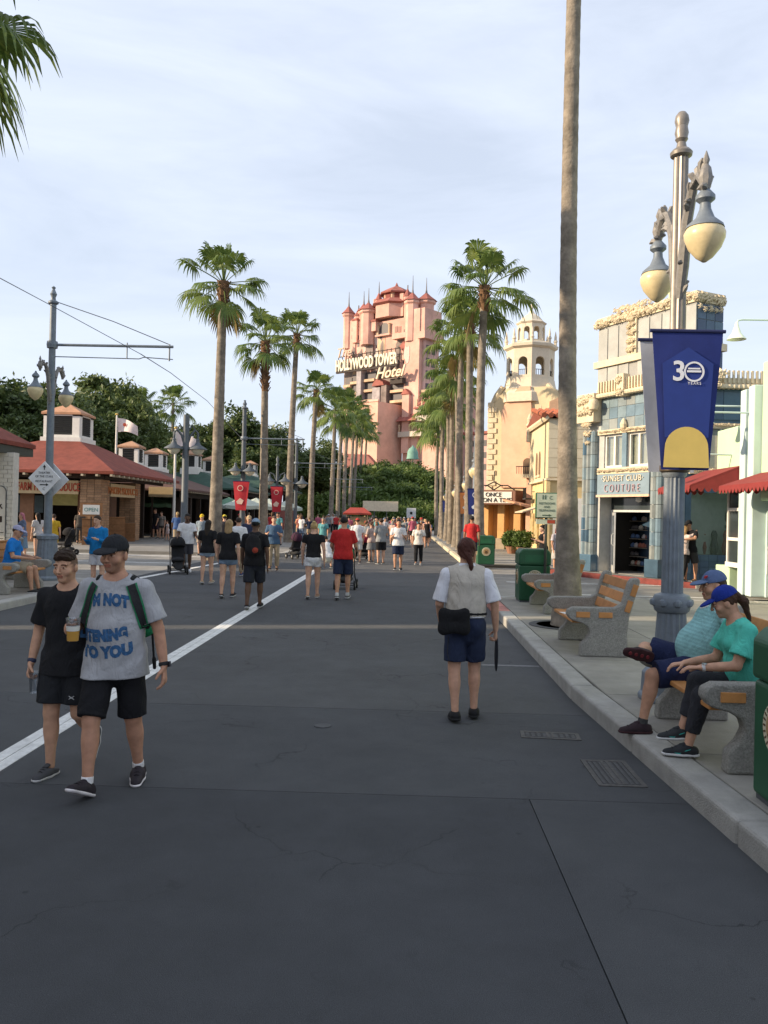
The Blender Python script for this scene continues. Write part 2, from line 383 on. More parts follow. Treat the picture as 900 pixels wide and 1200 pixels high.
# cross street and plazas (concrete bays with open joints)
side = tag(MB().box(2.0, 60, 18.9, 31, -0.055, -0.03).build('side_street', jointm), kind='structure')
for i in range(6):
    for j in range(3):
        x0 = 2.3 + i * 3.2; y0 = 18.95 + j * 4.0
        MB().box(x0 + .008, x0 + 3.192, y0 + .008, y0 + 3.992, -0.03, 0.0).build('paving_slab', conc2, side)
for y in (20.6, 24.2):
    MB().box(3.0, 9.5, y, y + 0.14, 0.0, 0.004).build('painted_line', paintw, side)
plaza = tag(MB().box(-60, -7.2, 17, 75, -0.055, -0.03).build('plaza', jointm), kind='structure')
for i in range(5):
    for j in range(13):
        x0 = -23.5 + i * 3.2; y0 = 17.0 + j * 4.0
        MB().box(x0 + .01, x0 + 3.19, y0 + .01, y0 + 3.99, -0.03, 0.001).build('paving_slab', conc2, plaza)
MB().box(-60, -23.52, 17, 75, -0.03, 0.0).build('paving_slab', conc2, plaza)
a, b = gr(150, 680), gr(262, 659)
MB().prism([(a.x - .09, a.y), (a.x + .09, a.y), (b.x + .09, b.y), (b.x - .09, b.y)], 0.001, 0.006).build('painted_line', paintw, plaza)
for yy in (29.0, 33.5): MB().box(-18, -8.0, yy, yy + 0.22, 0.001, 0.006).build('painted_line', paintw, plaza)

KX0, KX1, KZ = 1.75, 1.99, 0.15
def kx(y):                                # the kerb bends away from the road near the camera
    return 1.75 if y >= 8.6 else 1.75 + .052*(8.6 - y) if y > 2 else 2.093
def kerb_stone(parent, x0, x1, y0, y1, m=kerbm):
    MB().box(x0, x1, y0 + 0.004, y1 - 0.004, -0.05, KZ).build('kerb_stone', m, parent, bevel=0.035, seg=3)
kerb = tag(MB().box(2.15, 2.28, -11.9, 2.2, -0.05, 0.10).box(1.85, 1.95, 8.6, 17.3, -.05, .1).build('kerb', jointm), kind='structure')
ys = [-12, -9, -6, -3, 0.0, 2.0, 4.83, 6.7, 8.6, 10.4, 12.0, 13.3, 14.2, 15.3, 17.4]
for i in range(len(ys) - 1):
    a, b = ys[i] + .004, ys[i+1] - .004
    MB().prism([(kx(a), a), (kx(b), b), (kx(b) + .24, b), (kx(a) + .24, a)], -.05, KZ).build('kerb_stone', kerbpink if i == len(ys) - 2 else kerbm, kerb, bevel=.03, seg=3)
for k in range(6):                                              # rounded corner towards the side street
    a0, a1 = R(180 - 15*k), R(165 - 15*k); r1, r0 = 1.2, 0.94; cx, cy = KX0 + 1.2, 17.4
    MB().prism([(cx + r*math.cos(a), cy + r*math.sin(a)) for r, a in ((r1, a0), (r1, a1), (r0, a1), (r0, a0))], -0.05, KZ).build('kerb_stone', kerbpink if k < 2 else kerbm, kerb, bevel=0.02)
x = KX0 + 1.2
while x < 24:
    MB().box(x + .004, x + 2.396, 18.34, 18.6, -0.05, KZ).build('kerb_stone', kerbm, kerb, bevel=0.03); x += 2.4
pave = tag(MB().box(2.36, 26, -12, 18.3, -0.05, 0.11).box(2.0, 2.36, 6.7, 17.3, -.05, .11).build('pavement', jointm), kind='structure')
yy = -12.0; jj = 0
while yy < 18.0:
    xs = [2.2, 3.6, 5.6, 7.8, 10.5, 26]; y1 = min(yy + 2.02, 18.34)
    for i in range(len(xs) - 1):
        if y1 > 17.0 and i == 0:
            cx, cy = KX0 + 1.2, 17.4
            arc = [(cx + .94*math.cos(R(t)), cy + .94*math.sin(R(t))) for t in range(180, 89, -15)]
            MB().prism([(KX1 + .008, yy + .006), (3.594, yy + .006), (3.594, 18.334)] + arc[::-1], 0.11, 0.145).build('paving_slab', conc, pave)
        elif i == 0:
            a, b = yy + .006, y1 - .006
            MB().prism([(kx(a) + .248, a), (3.594, a), (3.594, b), (kx(b) + .248, b)], .11, .145).build('paving_slab', conc, pave, bevel=.006, seg=1)
        else:
            MB().box(xs[i] + .006, xs[i+1] - .006, yy + .006, y1 - .006, 0.11, 0.145).build('paving_slab', conc, pave, bevel=0.006, seg=1)
    yy = y1 if y1 < 18.3 else 99
for (cx, cy, r) in ((3.0, 12.6, .16), (2.75, 14.6, .15), (2.62, 11.85, .13)):
    tag(MB().lathe([(r, 0), (r, .006), (r - .02, .012)], 20, (0, 0, 0)).build('utility_cover', M('iron_cover', (0.09, 0.085, 0.08), rough=.6, metal=.4), None, loc=(cx, cy, .145)), 'round grey utility cover set in the pavement by the palm', 'cover', 'covers in the palm side pavement')

# far right kerb and pavement
kerb2 = tag(MB().box(2.30, 2.48, 31.0, 140, -0.05, 0.1).build('kerb', jointm), kind='structure')
y = 31.0
while y < 100:
    kerb_stone(kerb2, 2.28, 2.50, y, y + 2.4, M('kerb_sunlit', (0.55, 0.49, 0.36), rough=.9, var=.15, rnd=.1)); y += 2.4  # lit copy of the kerb, yellow sunlight painted into its colour
pave2 = tag(MB().box(2.5, 40, 31, 150, -0.05, 0.11).build('pavement', jointm), kind='structure')
for j in range(15):
    for i in range(3):
        MB().box(2.5 + 2*i + .008, 4.5 + 2*i - .008, 31 + 3*j + .008, 34 + 3*j - .008, 0.11, 0.145).build('paving_slab', conc, pave2)
MB().box(8.5, 40, 31, 150, .11, .143).build('paving_slab', conc, pave2); MB().box(2.5, 8.49, 76, 150, .11, .143).build('paving_slab', conc, pave2)
# left pavement island with the bench
kerbl = tag(MB().box(-7.38, -7.22, -2, 18.6, -0.05, 0.1).build('kerb', jointm), kind='structure')
for j in range(9):
    kerb_stone(kerbl, -7.42, -7.18, -2 + j*2.3, 0.3 + j*2.3)
for k in range(6):
    a0, a1 = R(15*k), R(15*k + 15); cx, cy = -9.18, 18.7
    MB().prism([(cx + r*math.cos(a), cy + r*math.sin(a)) for r, a in ((2.0, a0), (2.0, a1), (1.74, a1), (1.74, a0))], -0.05, KZ).build('kerb_stone', kerbm, kerbl, bevel=0.02)
for j in range(4): MB().box(-11.6 - 2.4*j + .01, -9.2 - 2.4*j, 20.44, 20.7, -.05, KZ).build('kerb_stone', kerbm, kerbl, bevel=.02)
pavel = tag(MB().box(-40, -7.42, -12, 18.7, -0.05, 0.11).box(-40, -9.2, 18.7, 20.42, -.05, .11).build('pavement', jointm), kind='structure')
for j in range(10):
    for i in range(4):
        MB().box(-9.6 - 2.2*i + .008, -7.42 - 2.2*i - .008, -2 + 2.06*j + .008, .06 + 2.06*j - .008, 0.11, 0.145).build('paving_slab', conc, pavel)
cx, cy = -9.18, 18.7
MB().prism([(cx, 18.61), (-7.43, 18.61)] + [(cx + 1.74*math.cos(R(t)), cy + 1.74*math.sin(R(t))) for t in range(0, 91, 15)], .11, .145).build('paving_slab', conc, pavel)
MB().box(-40, -9.19, 18.61, 20.43, .11, .144).build('paving_slab', conc, pavel); MB().box(-40, -16.22, -12, 18.6, .11, .144).build('paving_slab', conc, pavel)
MB().box(-16.2, -7.43, -12, -2.01, .11, .144).build('paving_slab', conc, pavel)
# left pavement beyond the crossing, under the palms
kerb3 = tag(MB().box(-5.35, -5.2, 36, 140, -0.05, 0.1).build('kerb', jointm), kind='structure')
for j in range(28): kerb_stone(kerb3, -5.4, -5.16, 36 + j*2.4, 38.4 + j*2.4)
for k in range(6):
    a0, a1 = R(-15*k), R(-15*k - 15); cx, cy = -6.66, 36
    MB().prism([(cx + r*math.cos(a), cy + r*math.sin(a)) for r, a in ((1.5, a0), (1.5, a1), (1.26, a1), (1.26, a0))], -0.05, KZ).build('kerb_stone', kerbm, kerb3)
pavef = tag(MB().box(-40, -5.42, 36, 150, 0.0, 0.13).prism([(-6.66, 35.99)] + [(-6.66 + 1.24*math.cos(R(t)), 36 + 1.24*math.sin(R(t))) for t in range(0, -91, -15)], 0, .13).box(-40, -6.67, 34.75, 36.0, 0, .129).build('pavement', conc2), kind='structure')

# iron covers in the road
iron = M('cast_iron', (0.075, 0.076, 0.078), rough=0.85, metal=0.1, var=.3, scale=30, bump=.3)
def drain(cx, cy, wx, wy, rz, n, label):
    e = empty('drain_cover', (cx, cy, 0.001), rz, label, 'drain cover')
    f = MB(); t = 0.035
    f.box(-wx/2, wx/2, -wy/2, -wy/2 + t, 0, .006).box(-wx/2, wx/2, wy/2 - t, wy/2, 0, .006).box(-wx/2, -wx/2 + t, -wy/2 + t, wy/2 - t, 0, .006).box(wx/2 - t, wx/2, -wy/2 + t, wy/2 - t, 0, .006)
    f.build('frame', M('worn_iron', (0.105, 0.102, 0.098), rough=.8, metal=.5, var=.3, scale=30), e)
    MB().box(-wx/2 + t, wx/2 - t, -wy/2 + t, wy/2 - t, 0, .002).build('pit', M('grate_pit', (.05, .05, .05), rough=.95), e)
    for i in range(n):
        x = -wx/2 + t + (i + .5) * (wx - 2*t) / n
        MB().box(x - .3*(wx - 2*t)/n, x + .3*(wx - 2*t)/n, -wy/2 + t + .01, wy/2 - t - .01, .002, .006).build('bar', iron, e)
    for s in (-.02, .02): MB().box(s - .012, s + .012, -wy/2 + t, wy/2 - t, .0062, .009).build('rib', M('worn_iron', (0.14, 0.13, 0.11)), e)
drain(1.28, 7.12, .5, .22, R(-4), 9, 'small iron drain grate in the asphalt')
drain(1.56, 6.12, .34, .62, 0, 7, 'large dark iron grate beside the kerb')
c = gr(378, 851)
tag(MB().lathe([(.075, 0), (.075, .006), (.06, .01), (.03, .008)], 18, (0, 0, .001)).build('valve_cover', iron, None, loc=(c.x, c.y, 0)), 'small round iron valve cover alone in the middle of the road', 'cover')
# ------------------------------------------------------------------ buildings, right side
stucco_cream = M('stucco_cream', (0.62, 0.52, 0.34), rough=.92, var=.06, scale=2, bump=.25, bscale=40, dirt=.1, dscale=.7)
stucco_yel = M('stucco_yellow', (0.68, 0.52, 0.27), rough=.92, var=.06, scale=2, bump=.25, bscale=40, dirt=.12, dscale=.6)
stucco_sal = M('stucco_salmon', (0.74, 0.46, 0.32), rough=.92, var=.06, scale=2, bump=.25, bscale=40, dirt=.12, dscale=.6)
stucco_or = M('stucco_orange', (0.62, 0.36, 0.15), rough=.92, var=.08, scale=2, bump=.25, bscale=40, dirt=.12)
trimc = M('trim_cream', (0.66, 0.56, 0.40), rough=.85, var=.08, scale=8, bump=.3, bscale=30, dirt=.15, dscale=3)
whitep = M('white_paint', (0.72, 0.70, 0.65), rough=.6, var=.05, scale=6, dirt=.08, dscale=2)
darkin = M('dark_interior', (0.03, 0.026, 0.022), rough=.9)
glassd = glass_mat('shop_glass', (0.035, 0.045, 0.05))
rooft = M('roof_tile', (0.34, 0.105, 0.055), rough=.85, var=.25, scale=5, bump=.4, bscale=20, dirt=.25, rnd=.12)
steel = M('dark_steel', (0.10, 0.11, 0.12), rough=.55, metal=.3)
bronze = M('black_iron', (0.03, 0.03, 0.032), rough=.5, metal=.4)
tilem = [M('glazed_tile_' + n, c, rough=.22, var=.18, scale=3.5, bump=.06, bscale=9, spec=.6, rnd=.08) for n, c in
         (('a', (0.18, 0.24, 0.27)), ('b', (0.14, 0.205, 0.255)), ('c', (0.21, 0.25, 0.26)), ('d', (0.24, 0.26, 0.25)))]
tiled = [M('navy_tile_' + n, c, rough=.25, var=.15, scale=3.5, spec=.6, rnd=.2) for n, c in (('a', (0.035, 0.065, 0.12)), ('b', (0.045, 0.085, 0.14)), ('c', (0.06, 0.11, 0.16)))]
grout = M('grout', (0.42, 0.42, 0.40), rough=.95, var=.1)
tmesh = {}
def tile_at(parent, x, z, wx, wz, m, y=0.0, d=.02, name='tile'):
    key = (round(wx, 3), round(wz, 3), m.name, d)
    if key not in tmesh: tmesh[key] = MB().box(-wx/2, wx/2, -d, 0, -wz/2, wz/2).mesh('tile', m)
    return link(name, tmesh[key], parent, (x, y, z))
def ornament_band(mb, x0, x1, zc, r, y, step=None, seed=1):
    """cast floral relief: overlapping rosettes with leaf rays"""
    rg = random.Random(seed); step = (step or r * 1.05)*.72; x = x0
    while x <= x1:
        zz = zc + rg.uniform(-.25, .25) * r; rr = r * .8 * rg.uniform(.62, 1.0)
        n = 9
        for k in range(n):
            a = 2*PI*k/n + rg.random()
            mb.tube([(x, y - .02, zz), (x + .55*rr*math.cos(a), y - .07, zz + .55*rr*math.sin(a)), (x + rr*math.cos(a), y - .015, zz + rr*math.sin(a))], [.13*rr, .2*rr, .08*rr], 5)
        mb.lathe([(0.001, -.3*rr), (.22*rr, -.2*rr), (.3*rr, 0), (.22*rr, .2*rr), (.001, .3*rr)], 7, (x, y - .05, zz))
        x += step

def couture():
    rz = R(-62); O = Vector((6.2, 28.4, 0.15)); W = 4.17
    e = empty('deco_shop_building', O, rz, 'art deco corner shop with blue glazed tiles and cream cast ornament', 'building')
    HP = 6.15; IN = 0.25
    # body of the left (street) face, split round the door and windows; y>0 is inside
    b = MB()
    b.box(0, .62, 0, 6, 0, 5.85); b.box(2.98, W, 0, 6, 0, 5.85)
    b.box(.62, 2.98, 0, .25, 2.55, 3.36); b.box(.62, 2.98, 0, .25, 4.55, 5.85); b.box(.62, .78, .0, .25, 3.36, 4.55); b.box(1.66, 1.9, 0, .25, 3.36, 4.55); b.box(2.78, 2.98, 0, .25, 3.36, 4.55)
    b.box(.62, 2.98, 3.0, 6, 0, 5.85); b.box(.62, 2.98, .25, 3.0, 5.6, 5.85); b.box(.62, 2.98, .25, 3.0, 2.6, 3.3)
    b.build('wall', grout, e)
    MB().box(.62, 2.98, 0.02, 3.0, -.02, .012).build('shop_floor', conc2, e)
    # tiles of the wall zone between parapet and windows
    r5 = random.Random(5)
    def tiles(x0, x1, z0, z1, tw, th, mats, y=-.002, g=.014):
        nx = max(1, round((x1 - x0) / tw)); nzz = max(1, round((z1 - z0) / th)); tw = (x1 - x0) / nx; th = (z1 - z0) / nzz
        for i in range(nx):
            for j in range(nzz):
                tile_at(e, x0 + (i + .5)*tw, z0 + (j + .5)*th, tw - g, th - g, r5.choice(mats), y)
    tiles(.62, 2.98, 4.68, 5.80, .42, .37, tilem)
    tiles(3.5, W, 2.55, 5.80, .34, .4, tilem)
    tiles(2.98, 3.5, 3.36, 5.8, .26, .4, tilem)
    # fluted corner pilasters built from tile drums
    def pilaster(x0, x1, z0, z1, n, proj, mats):
        wd = (x1 - x0) / n; z = z0; k = 0
        while z < z1 - .05:
            h = min(.42, z1 - z)
            for i in range(n):
                mb = MB(); cx = x0 + (i + .5)*wd
                mb.prism([(cx - wd/2 + .006, 0), (cx - wd/2 + .006, -proj*.7), (cx - wd*.2, -proj), (cx + wd*.2, -proj), (cx + wd/2 - .006, -proj*.7), (cx + wd/2 - .006, 0)], z + .007, z + h - .007)
                mb.build('pilaster_tile', r5.choice(mats), e)
            z += h; k += 1
    pilaster(-.10, .50, .55, 4.7, 3, .22, tilem + tiled[2:])
    pilaster(3.05, 3.5, .55, 3.3, 2, .2, tilem)
    MB().box(-.18, .56, -.3, .02, 0, .56).build('plinth', tiled[2], e, bevel=.02); MB().box(2.99, 3.56, -.28, .02, 0, .56).build('plinth', tiled[2], e, bevel=.02)
    tiles(3.6, W, 0.0, 2.55, .28, .42, tilem)
    # cream capital of the corner pilaster
    mb = MB(); mb.box(-.24, .6, -.34, .02, 5.0, 5.95)
    ornament_band(mb, -.1, .5, 5.75, .26, -.32, .2, 3); ornament_band(mb, -.1, .5, 5.35, .22, -.33, .2, 4); ornament_band(mb, .02, .4, 4.95, .2, -.24, .18, 9); ornament_band(mb, .1, .32, 4.62, .17, -.2, .15, 5); ornament_band(mb, .16, .3, 4.3, .12, -.2, .13, 6)
    mb.build('capital', trimc, e)
    MB().lathe([(.001, -.2), (.14, -.16), (.2, 0), (.14, .16), (.001, .2)], 12, (.62, -.36, 5.55)).build('capital_boss', trimc, e, smooth=True)
    # cresting of the parapet: reeded fins over scallops
    mb = MB(); mb.box(.5, W, -.14, .3, 5.80, 6.06)
    x = .62
    while x < W - .05:
        mb.box(x, x + .055, -.2, -.13, 5.95, 6.3); mb.lathe([(.001, -.1), (.1, -.06), (.12, 0), (.1, .06), (.001, .09)], 8, (x + .03, -.16, 5.84)); x += .13
    mb.build('cornice', trimc, e)
    for xx in (1.78, 3.3):
        mb = MB(); mb.box(xx - .16, xx + .16, -.3, -.02, 5.72, 6.42); ornament_band(mb, xx - .08, xx + .1, 6.25, .2, -.28, .15, 8); ornament_band(mb, xx - .08, xx + .1, 5.85, .2, -.28, .15, 9); mb.build('bracket', trimc, e)
    # window strip
    mb = MB(); mb.box(.55, 3.0, -.09, -.001, 4.55, 4.70); ornament_band(mb, .7, 2.9, 4.63, .07, -.09, .12, 11); mb.lathe([(.001, -.1), (.1, 0), (.12, .12), (.05, .28), (.001, .32)], 9, (1.78, -.1, 4.7)); mb.build('lintel', trimc, e)
    mb = MB(); mb.box(.55, 3.0, -.09, -.001, 3.24, 3.44); ornament_band(mb, .65, 2.95, 3.34, .085, -.09, .12, 12); mb.build('sill', trimc, e)
    for xa, xb in ((.78, 1.66), (1.9, 2.78)):
        wn = empty('window', (0, .10, 0), parent=e)
        f = MB(); z0, z1 = 3.45, 4.55
        f.box(xa, xb, -.05, .05, z1 - .07, z1).box(xa, xb, -.05, .05, z0, z0 + .07).box(xa, xa + .06, -.05, .05, z0 + .07, z1 - .07).box(xb - .06, xb, -.05, .05, z0 + .07, z1 - .07).box((xa + xb)/2 - .04, (xa + xb)/2 + .04, -.05, .05, z0 + .07, z1 - .07)
        f.build('frame', whitep, wn)
        for q in (0, 1):
            xl = xa + .06 if q == 0 else (xa + xb)/2 + .04; xr = (xa + xb)/2 - .04 if q == 0 else xb - .06
            MB().box(xl, xr, -.005, .005, z0 + .07, z1 - .07).build('pane', M('clear_pane', (.9, .95, .95), rough=.03, trans=1.0, var=0, ior=1.1), wn)
            cu = MB(); n = 16
            pts = [(xl + (xr - xl)*k/n, .09 + .02*math.sin(k*2.1)) for k in range(n + 1)]
            cu.prism(pts + [(p[0], p[1] + .006) for p in pts[::-1]], z0 + .06, z1 - .06)
            cu.build('curtain', M('curtain', (.55, .5, .38), rough=.95, var=.12), wn)
    MB().box(1.68, 1.88, -.06, -.001, 3.44, 4.55).build('mullion_pier', tilem[1], e)
    # sign panel over the door
    sp = MB().box(.62, 2.98, -.13, -.001, 2.56, 3.23).build('sign_panel', M('sign_blue', (.20, .27, .32), rough=.4, var=.12, scale=2), e)
    MB().box(.60, 3.0, -.16, .0, 2.48, 2.555).build('sign_moulding', M('moulding_gold', (.62, .42, .30), rough=.6), e)
    text('·SUNSET CLUB·', .27, M('letter_cream', (.62, .55, .42), rough=.5), sp, (1.8, -.15, 2.99), extrude=.015, space=1.12, sx=.95)
    text('COUTURE', .36, M('letter_pink', (.46, .31, .33), rough=.5), sp, (1.8, -.15, 2.64), extrude=.015, space=1.5, sx=.74, offset=-.006)
    # recessed entrance
    MB().box(.63, 2.97, .5, .56, 2.06, 2.6).build('transom', glassd, e)
    lampo = MB().lathe([(.001, -.11), (.09, -.08), (.11, 0), (.09, .05), (.03, .08), (.02, .14)], 12, (2.1, .3, 2.42)).build('entrance_lamp', whitep, e, smooth=True)
    fr = MB().box(.63, .70, .48, .58, .0, 2.06).box(2.90, 2.97, .48, .58, 0, 2.06).box(.63, 2.97, .47, .59, 2.0, 2.07).build('door_frame', M('alu', (.62, .62, .6), rough=.35, metal=.3), e)
    def leaf(hx, ang):
        d = empty('door', (hx, .5, 0), ang, parent=e); wd = 1.02
        f = MB(); f.box(0, .07, -.025, .025, .02, 1.98).box(wd - .07, wd, -.025, .025, .02, 1.98).box(.07, wd - .07, -.025, .025, .02, .24).box(.07, wd - .07, -.025, .025, 1.88, 1.98)
        f.build('frame', M('alu', (.62, .62, .6)), d)
        MB().box(.07, wd - .07, -.006, .006, .24, 1.88).build('pane', M('door_glass', (.05, .07, .09), rough=.08, spec=.7), d)
        MB().tube([(wd - .1, -.03, .9), (wd - .1, -.09, .95), (wd - .1, -.09, 1.25), (wd - .1, -.03, 1.3)], .014, 6).build('handle', M('alu', (.62, .62, .6)), d)
    leaf(.70, R(-38)); leaf(2.90, R(97))
    # display shelves with small goods inside
    for k in range(7):
        MB().box(.7, 2.3, 1.25, 1.6, .2 + k*.3, .225 + k*.3).build('display_shelf', M('shelf', (.25, .22, .18)), e)
    goods = [MB().lathe([(.05, 0), (.09, .04), (.07, .12), (.02, .16)], 8).mesh('display_item', M('good_' + str(i), c, rough=.4)) for i, c in enumerate([(.5, .45, .38), (.1, .09, .09), (.4, .14, .1), (.1, .16, .3), (.55, .5, .5)])]
    for k in range(6):
        for i in range(10):
            if r5.random() < .85: link('display_item', goods[r5.randrange(5)], e, (.78 + .16*i + r5.uniform(-.03, .03), 1.36, .225 + k*.3))
    # the tall sign tower above, set back
    T = 0.35; z0 = 5.9
    tb = MB().box(.0, W + .1, T, 1.45, z0 - .1, 8.55).build('tower', M('tower_panel', (.30, .30, .29), rough=.6, var=.12, scale=1.5, dirt=.12), e)
    mb = MB(); mb.box(-.12, W + .2, T - .12, 1.55, 6.9, 7.12); mb.build('tower_band', trimc, e)
    for i, xx in enumerate((.02, .5, 1.02, 1.9, 2.42, 2.94, 3.5, 3.9)):
        wd = (.46, .5, .48, .5, .5, .54, .38, .4)[i]
        for (za, zb) in ((5.95, 6.88), (7.14, 8.2)):
            MB().box(xx, xx + wd - .02, T - .03, T - .001, za, zb).build('tower_slab', M('tower_slab', (.34, .345, .33), rough=.55, var=.15, scale=2, rnd=.12), e)
    mb = MB(); mb.box(1.5, 1.88, T - .1, T - .002, 7.13, 8.6); 
    for zz in (7.3, 7.55, 7.8, 8.05, 8.3, 8.55): ornament_band(mb, 1.56, 1.84, zz, .17, T - .1, .14, int(zz*10))
    mb.build('ornament_pier', trimc, e)
    mb = MB(); mb.box(-.05, W + .15, T - .06, 1.5, 8.28, 8.6)
    ornament_band(mb, 0, W + .2, 8.42, .24, T - .08, .26, 21); ornament_band(mb, .9, 2.6, 8.66, .2, T - .08, .22, 22)
    mb.build('tower_crest', trimc, e)
    # side of the tower toward the camera
    for k in range(3):
        for j in range(5): MB().box(W + .101, W + .125, T + .03 + k*.36, T + .37 + k*.36, 5.95 + j*.46, 6.39 + j*.46).build('side_tile', tiled[(k + j) % 3], e)
    mb = MB()
    ornament_band(mb, .0, 1.15, 8.42, .22, 0, .24, 61); ornament_band(mb, .1, 1.1, 8.1, .17, 0, .3, 62)
    mb.build('side_crest', trimc, e, loc=(W + .16, T - .05, 0), rot=(0, 0, R(90)))
    di = MB().box(.625, .64, .6, 3.0, 0, 2.6).box(2.96, 2.975, .6, 3.0, 0, 2.6).box(.64, 2.96, 2.97, 2.99, 0, 2.6).build('shop_interior', darkin, e)
    return e
couture()

def couture_side():
    """right-hand face of the same corner shop, facing the crossing"""
    C = Vector((8.16, 24.72, 0.15))
    e = empty('deco_shop_wing', C, R(3), 'navy tiled wing of the deco shop over a display window', 'building')
    W = 3.6
    b = MB(); b.box(.02, .3, .02, 4, 0, 5.85).box(.3, 2.9, .02, 4, 0, .75).box(.3, 2.9, .9, 4, .75, 2.6).box(.3, 2.9, .02, 4, 2.6, 5.85).box(2.9, W, .02, 4, 0, 5.85)
    b.build('wall', tiled[1], e)
    rr = random.Random(3)
    for i in range(6):
        for j in range(3): tile_at(e, .3 + i*.6, 4.98 + j*.42, .585, .405, rr.choice(tiled), .018)
    for i in range(13):
        for j in range(4): tile_at(e, .2 + i*.26, .1 + j*.19, .25, .18, rr.choice(tiled[:2]), .018)
    mb = MB(); mb.box(-.05, W, -.12, .3, 5.72, 6.0); x = .0
    while x < W:
        mb.box(x, x + .06, -.16, -.1, 5.85, 6.22); mb.lathe([(.001, -.09), (.1, -.05), (.11, 0), (.1, .06), (.001, .09)], 8, (x + .03, -.13, 5.74)); x += .14
    mb.build('cornice', trimc, e)
    mb = MB(); ornament_band(mb, .75, 1.05, 6.1, .26, -.2, .2, 31); ornament_band(mb, .8, 1.0, 5.75, .2, -.2, .2, 32); mb.build('bracket', trimc, e)
    mb = MB(); mb.box(.2, W, -.08, .01, 4.5, 4.66); ornament_band(mb, .3, W - .1, 4.6, .08, -.08, .13, 33); mb.build('lintel', trimc, e)
    mb = MB(); mb.box(.2, W, -.08, .01, 3.15, 3.33); ornament_band(mb, .3, W - .1, 3.25, .08, -.08, .13, 34); mb.build('sill', trimc, e)
    for xa in (.35, 1.35, 2.35):
        wn = empty('window', (0, -.02, 0), parent=e)
        MB().box(xa, xa + .8, .0, .03, 3.34, 4.49).build('pane', M('pale_pane', (.24, .25, .24), rough=.2, var=.2, scale=5), wn)
        f = MB()
        for q in (0, .37, .74): f.box(xa + q, xa + q + .06, -.04, .0, 3.34, 4.49)
        f.build('frame', M('frame_grey', (.5, .5, .46)), wn)
        c = MB(); pts = [(xa + .06 + .68*k/14, -.008 + .006*math.sin(k*2.3)) for k in range(15)]
        MB().box(xa + .08, xa + .36, -.012, -.001, 3.34, 4.3).box(xa + .45, xa + .72, -.012, -.001, 3.34, 4.3).build('curtain', M('curtain', (.55, .5, .38)), wn)
    # display window with printed backdrop: dark sunburst on green
    dw = empty('display_window', (0, 0, 0), parent=e)
    MB().box(.3, 2.9, .8, .85, .76, 2.6).build('backdrop', M('backdrop', (.60, .58, .24), rough=.8, var=.5, scale=3.2, dirt=.5, dscale=2.5), dw)
    fan = MB()
    for k in range(9):
        a0 = R(12 + k*20); a1 = a0 + R(11)
        for ra, rb in ((.2, .42), (.48, .78)):
            fan.prism([(1.95 + ra*math.cos(a0), 1.35 + ra*math.sin(a0)), (1.95 + rb*math.cos(a0), 1.35 + rb*math.sin(a0)), (1.95 + rb*math.cos(a1), 1.35 + rb*math.sin(a1)), (1.95 + ra*math.cos(a1), 1.35 + ra*math.sin(a1))], .77, .79, 'y')
    fan.build('sunburst', M('sunburst', (.02, .025, .03), rough=.7), dw)
    rs = random.Random(8)
    for k in range(7):
        x = .5 + k*.36
        MB().lathe([(.1, 0), (.14, .2), (.08, .45), (.1, .6), (.05, .72)], 8, (x, .5, .76)).build('display_figure', M('display_red' if k % 2 else 'display_dark', (.28, .05, .05) if k % 2 else (.05, .05, .06)), dw)
    MB().box(.3, 2.9, .04, .05, .76, 2.6).build('pane', M('clear_pane', (.9, .95, .95)), dw)
    MB().box(1.55, 1.6, .02, .07, .76, 2.6).build('mullion', steel, dw)
    # dark lattice bracing and cream sign board above the roof
    mb = MB(); 
    for z0, z1 in ((6.0, 6.8), (6.8, 7.6)):
        mb.bar((.9, .6, z0), (.55, .6, z1), .04); mb.bar((.3, .6, z0), (.9, .6, z1), .04); mb.bar((.3, .6, z1), (.9, .6, z0), .04)
    mb.bar((.95, .6, 6.0), (.55, .6, 8.2), .05); mb.build('bracing', steel, e)
    MB().box(.1, .85, 1.6, 1.7, 7.6, 9.0).bar((.3, 1.65, 5.9), (.3, 1.65, 7.6), .06).bar((.7, 1.65, 5.9), (.7, 1.65, 7.6), .06).build('sign_board', M('sign_cream', (.68, .62, .42)), e)
couture_side()
# pavement and red kerb before the deco shop
rk = tag(MB().prism([(5.0, 28.4), (7.75, 24.0), (8.2, 23.6), (24, 23.6), (24, 31), (5.0, 31)], -.05, .142).build('pavement', conc2), kind='structure')
pts = [(4.9, 28.5), (7.68, 23.92), (8.2, 23.5), (24, 23.5)]
for i in range(2):
    a, b = Vector(pts[i]), Vector(pts[i+1]); d = (b - a).normalized(); nn = Vector((d.y, -d.x))
    MB().prism([a, b, b + nn*-.16, a + nn*-.16], -.05, .165).build('kerb_stone', kerbred, rk, bevel=.02)
MB().box(8.2, 24, 23.44, 23.60, -.05, .16).build('kerb_stone', kerbm, rk)

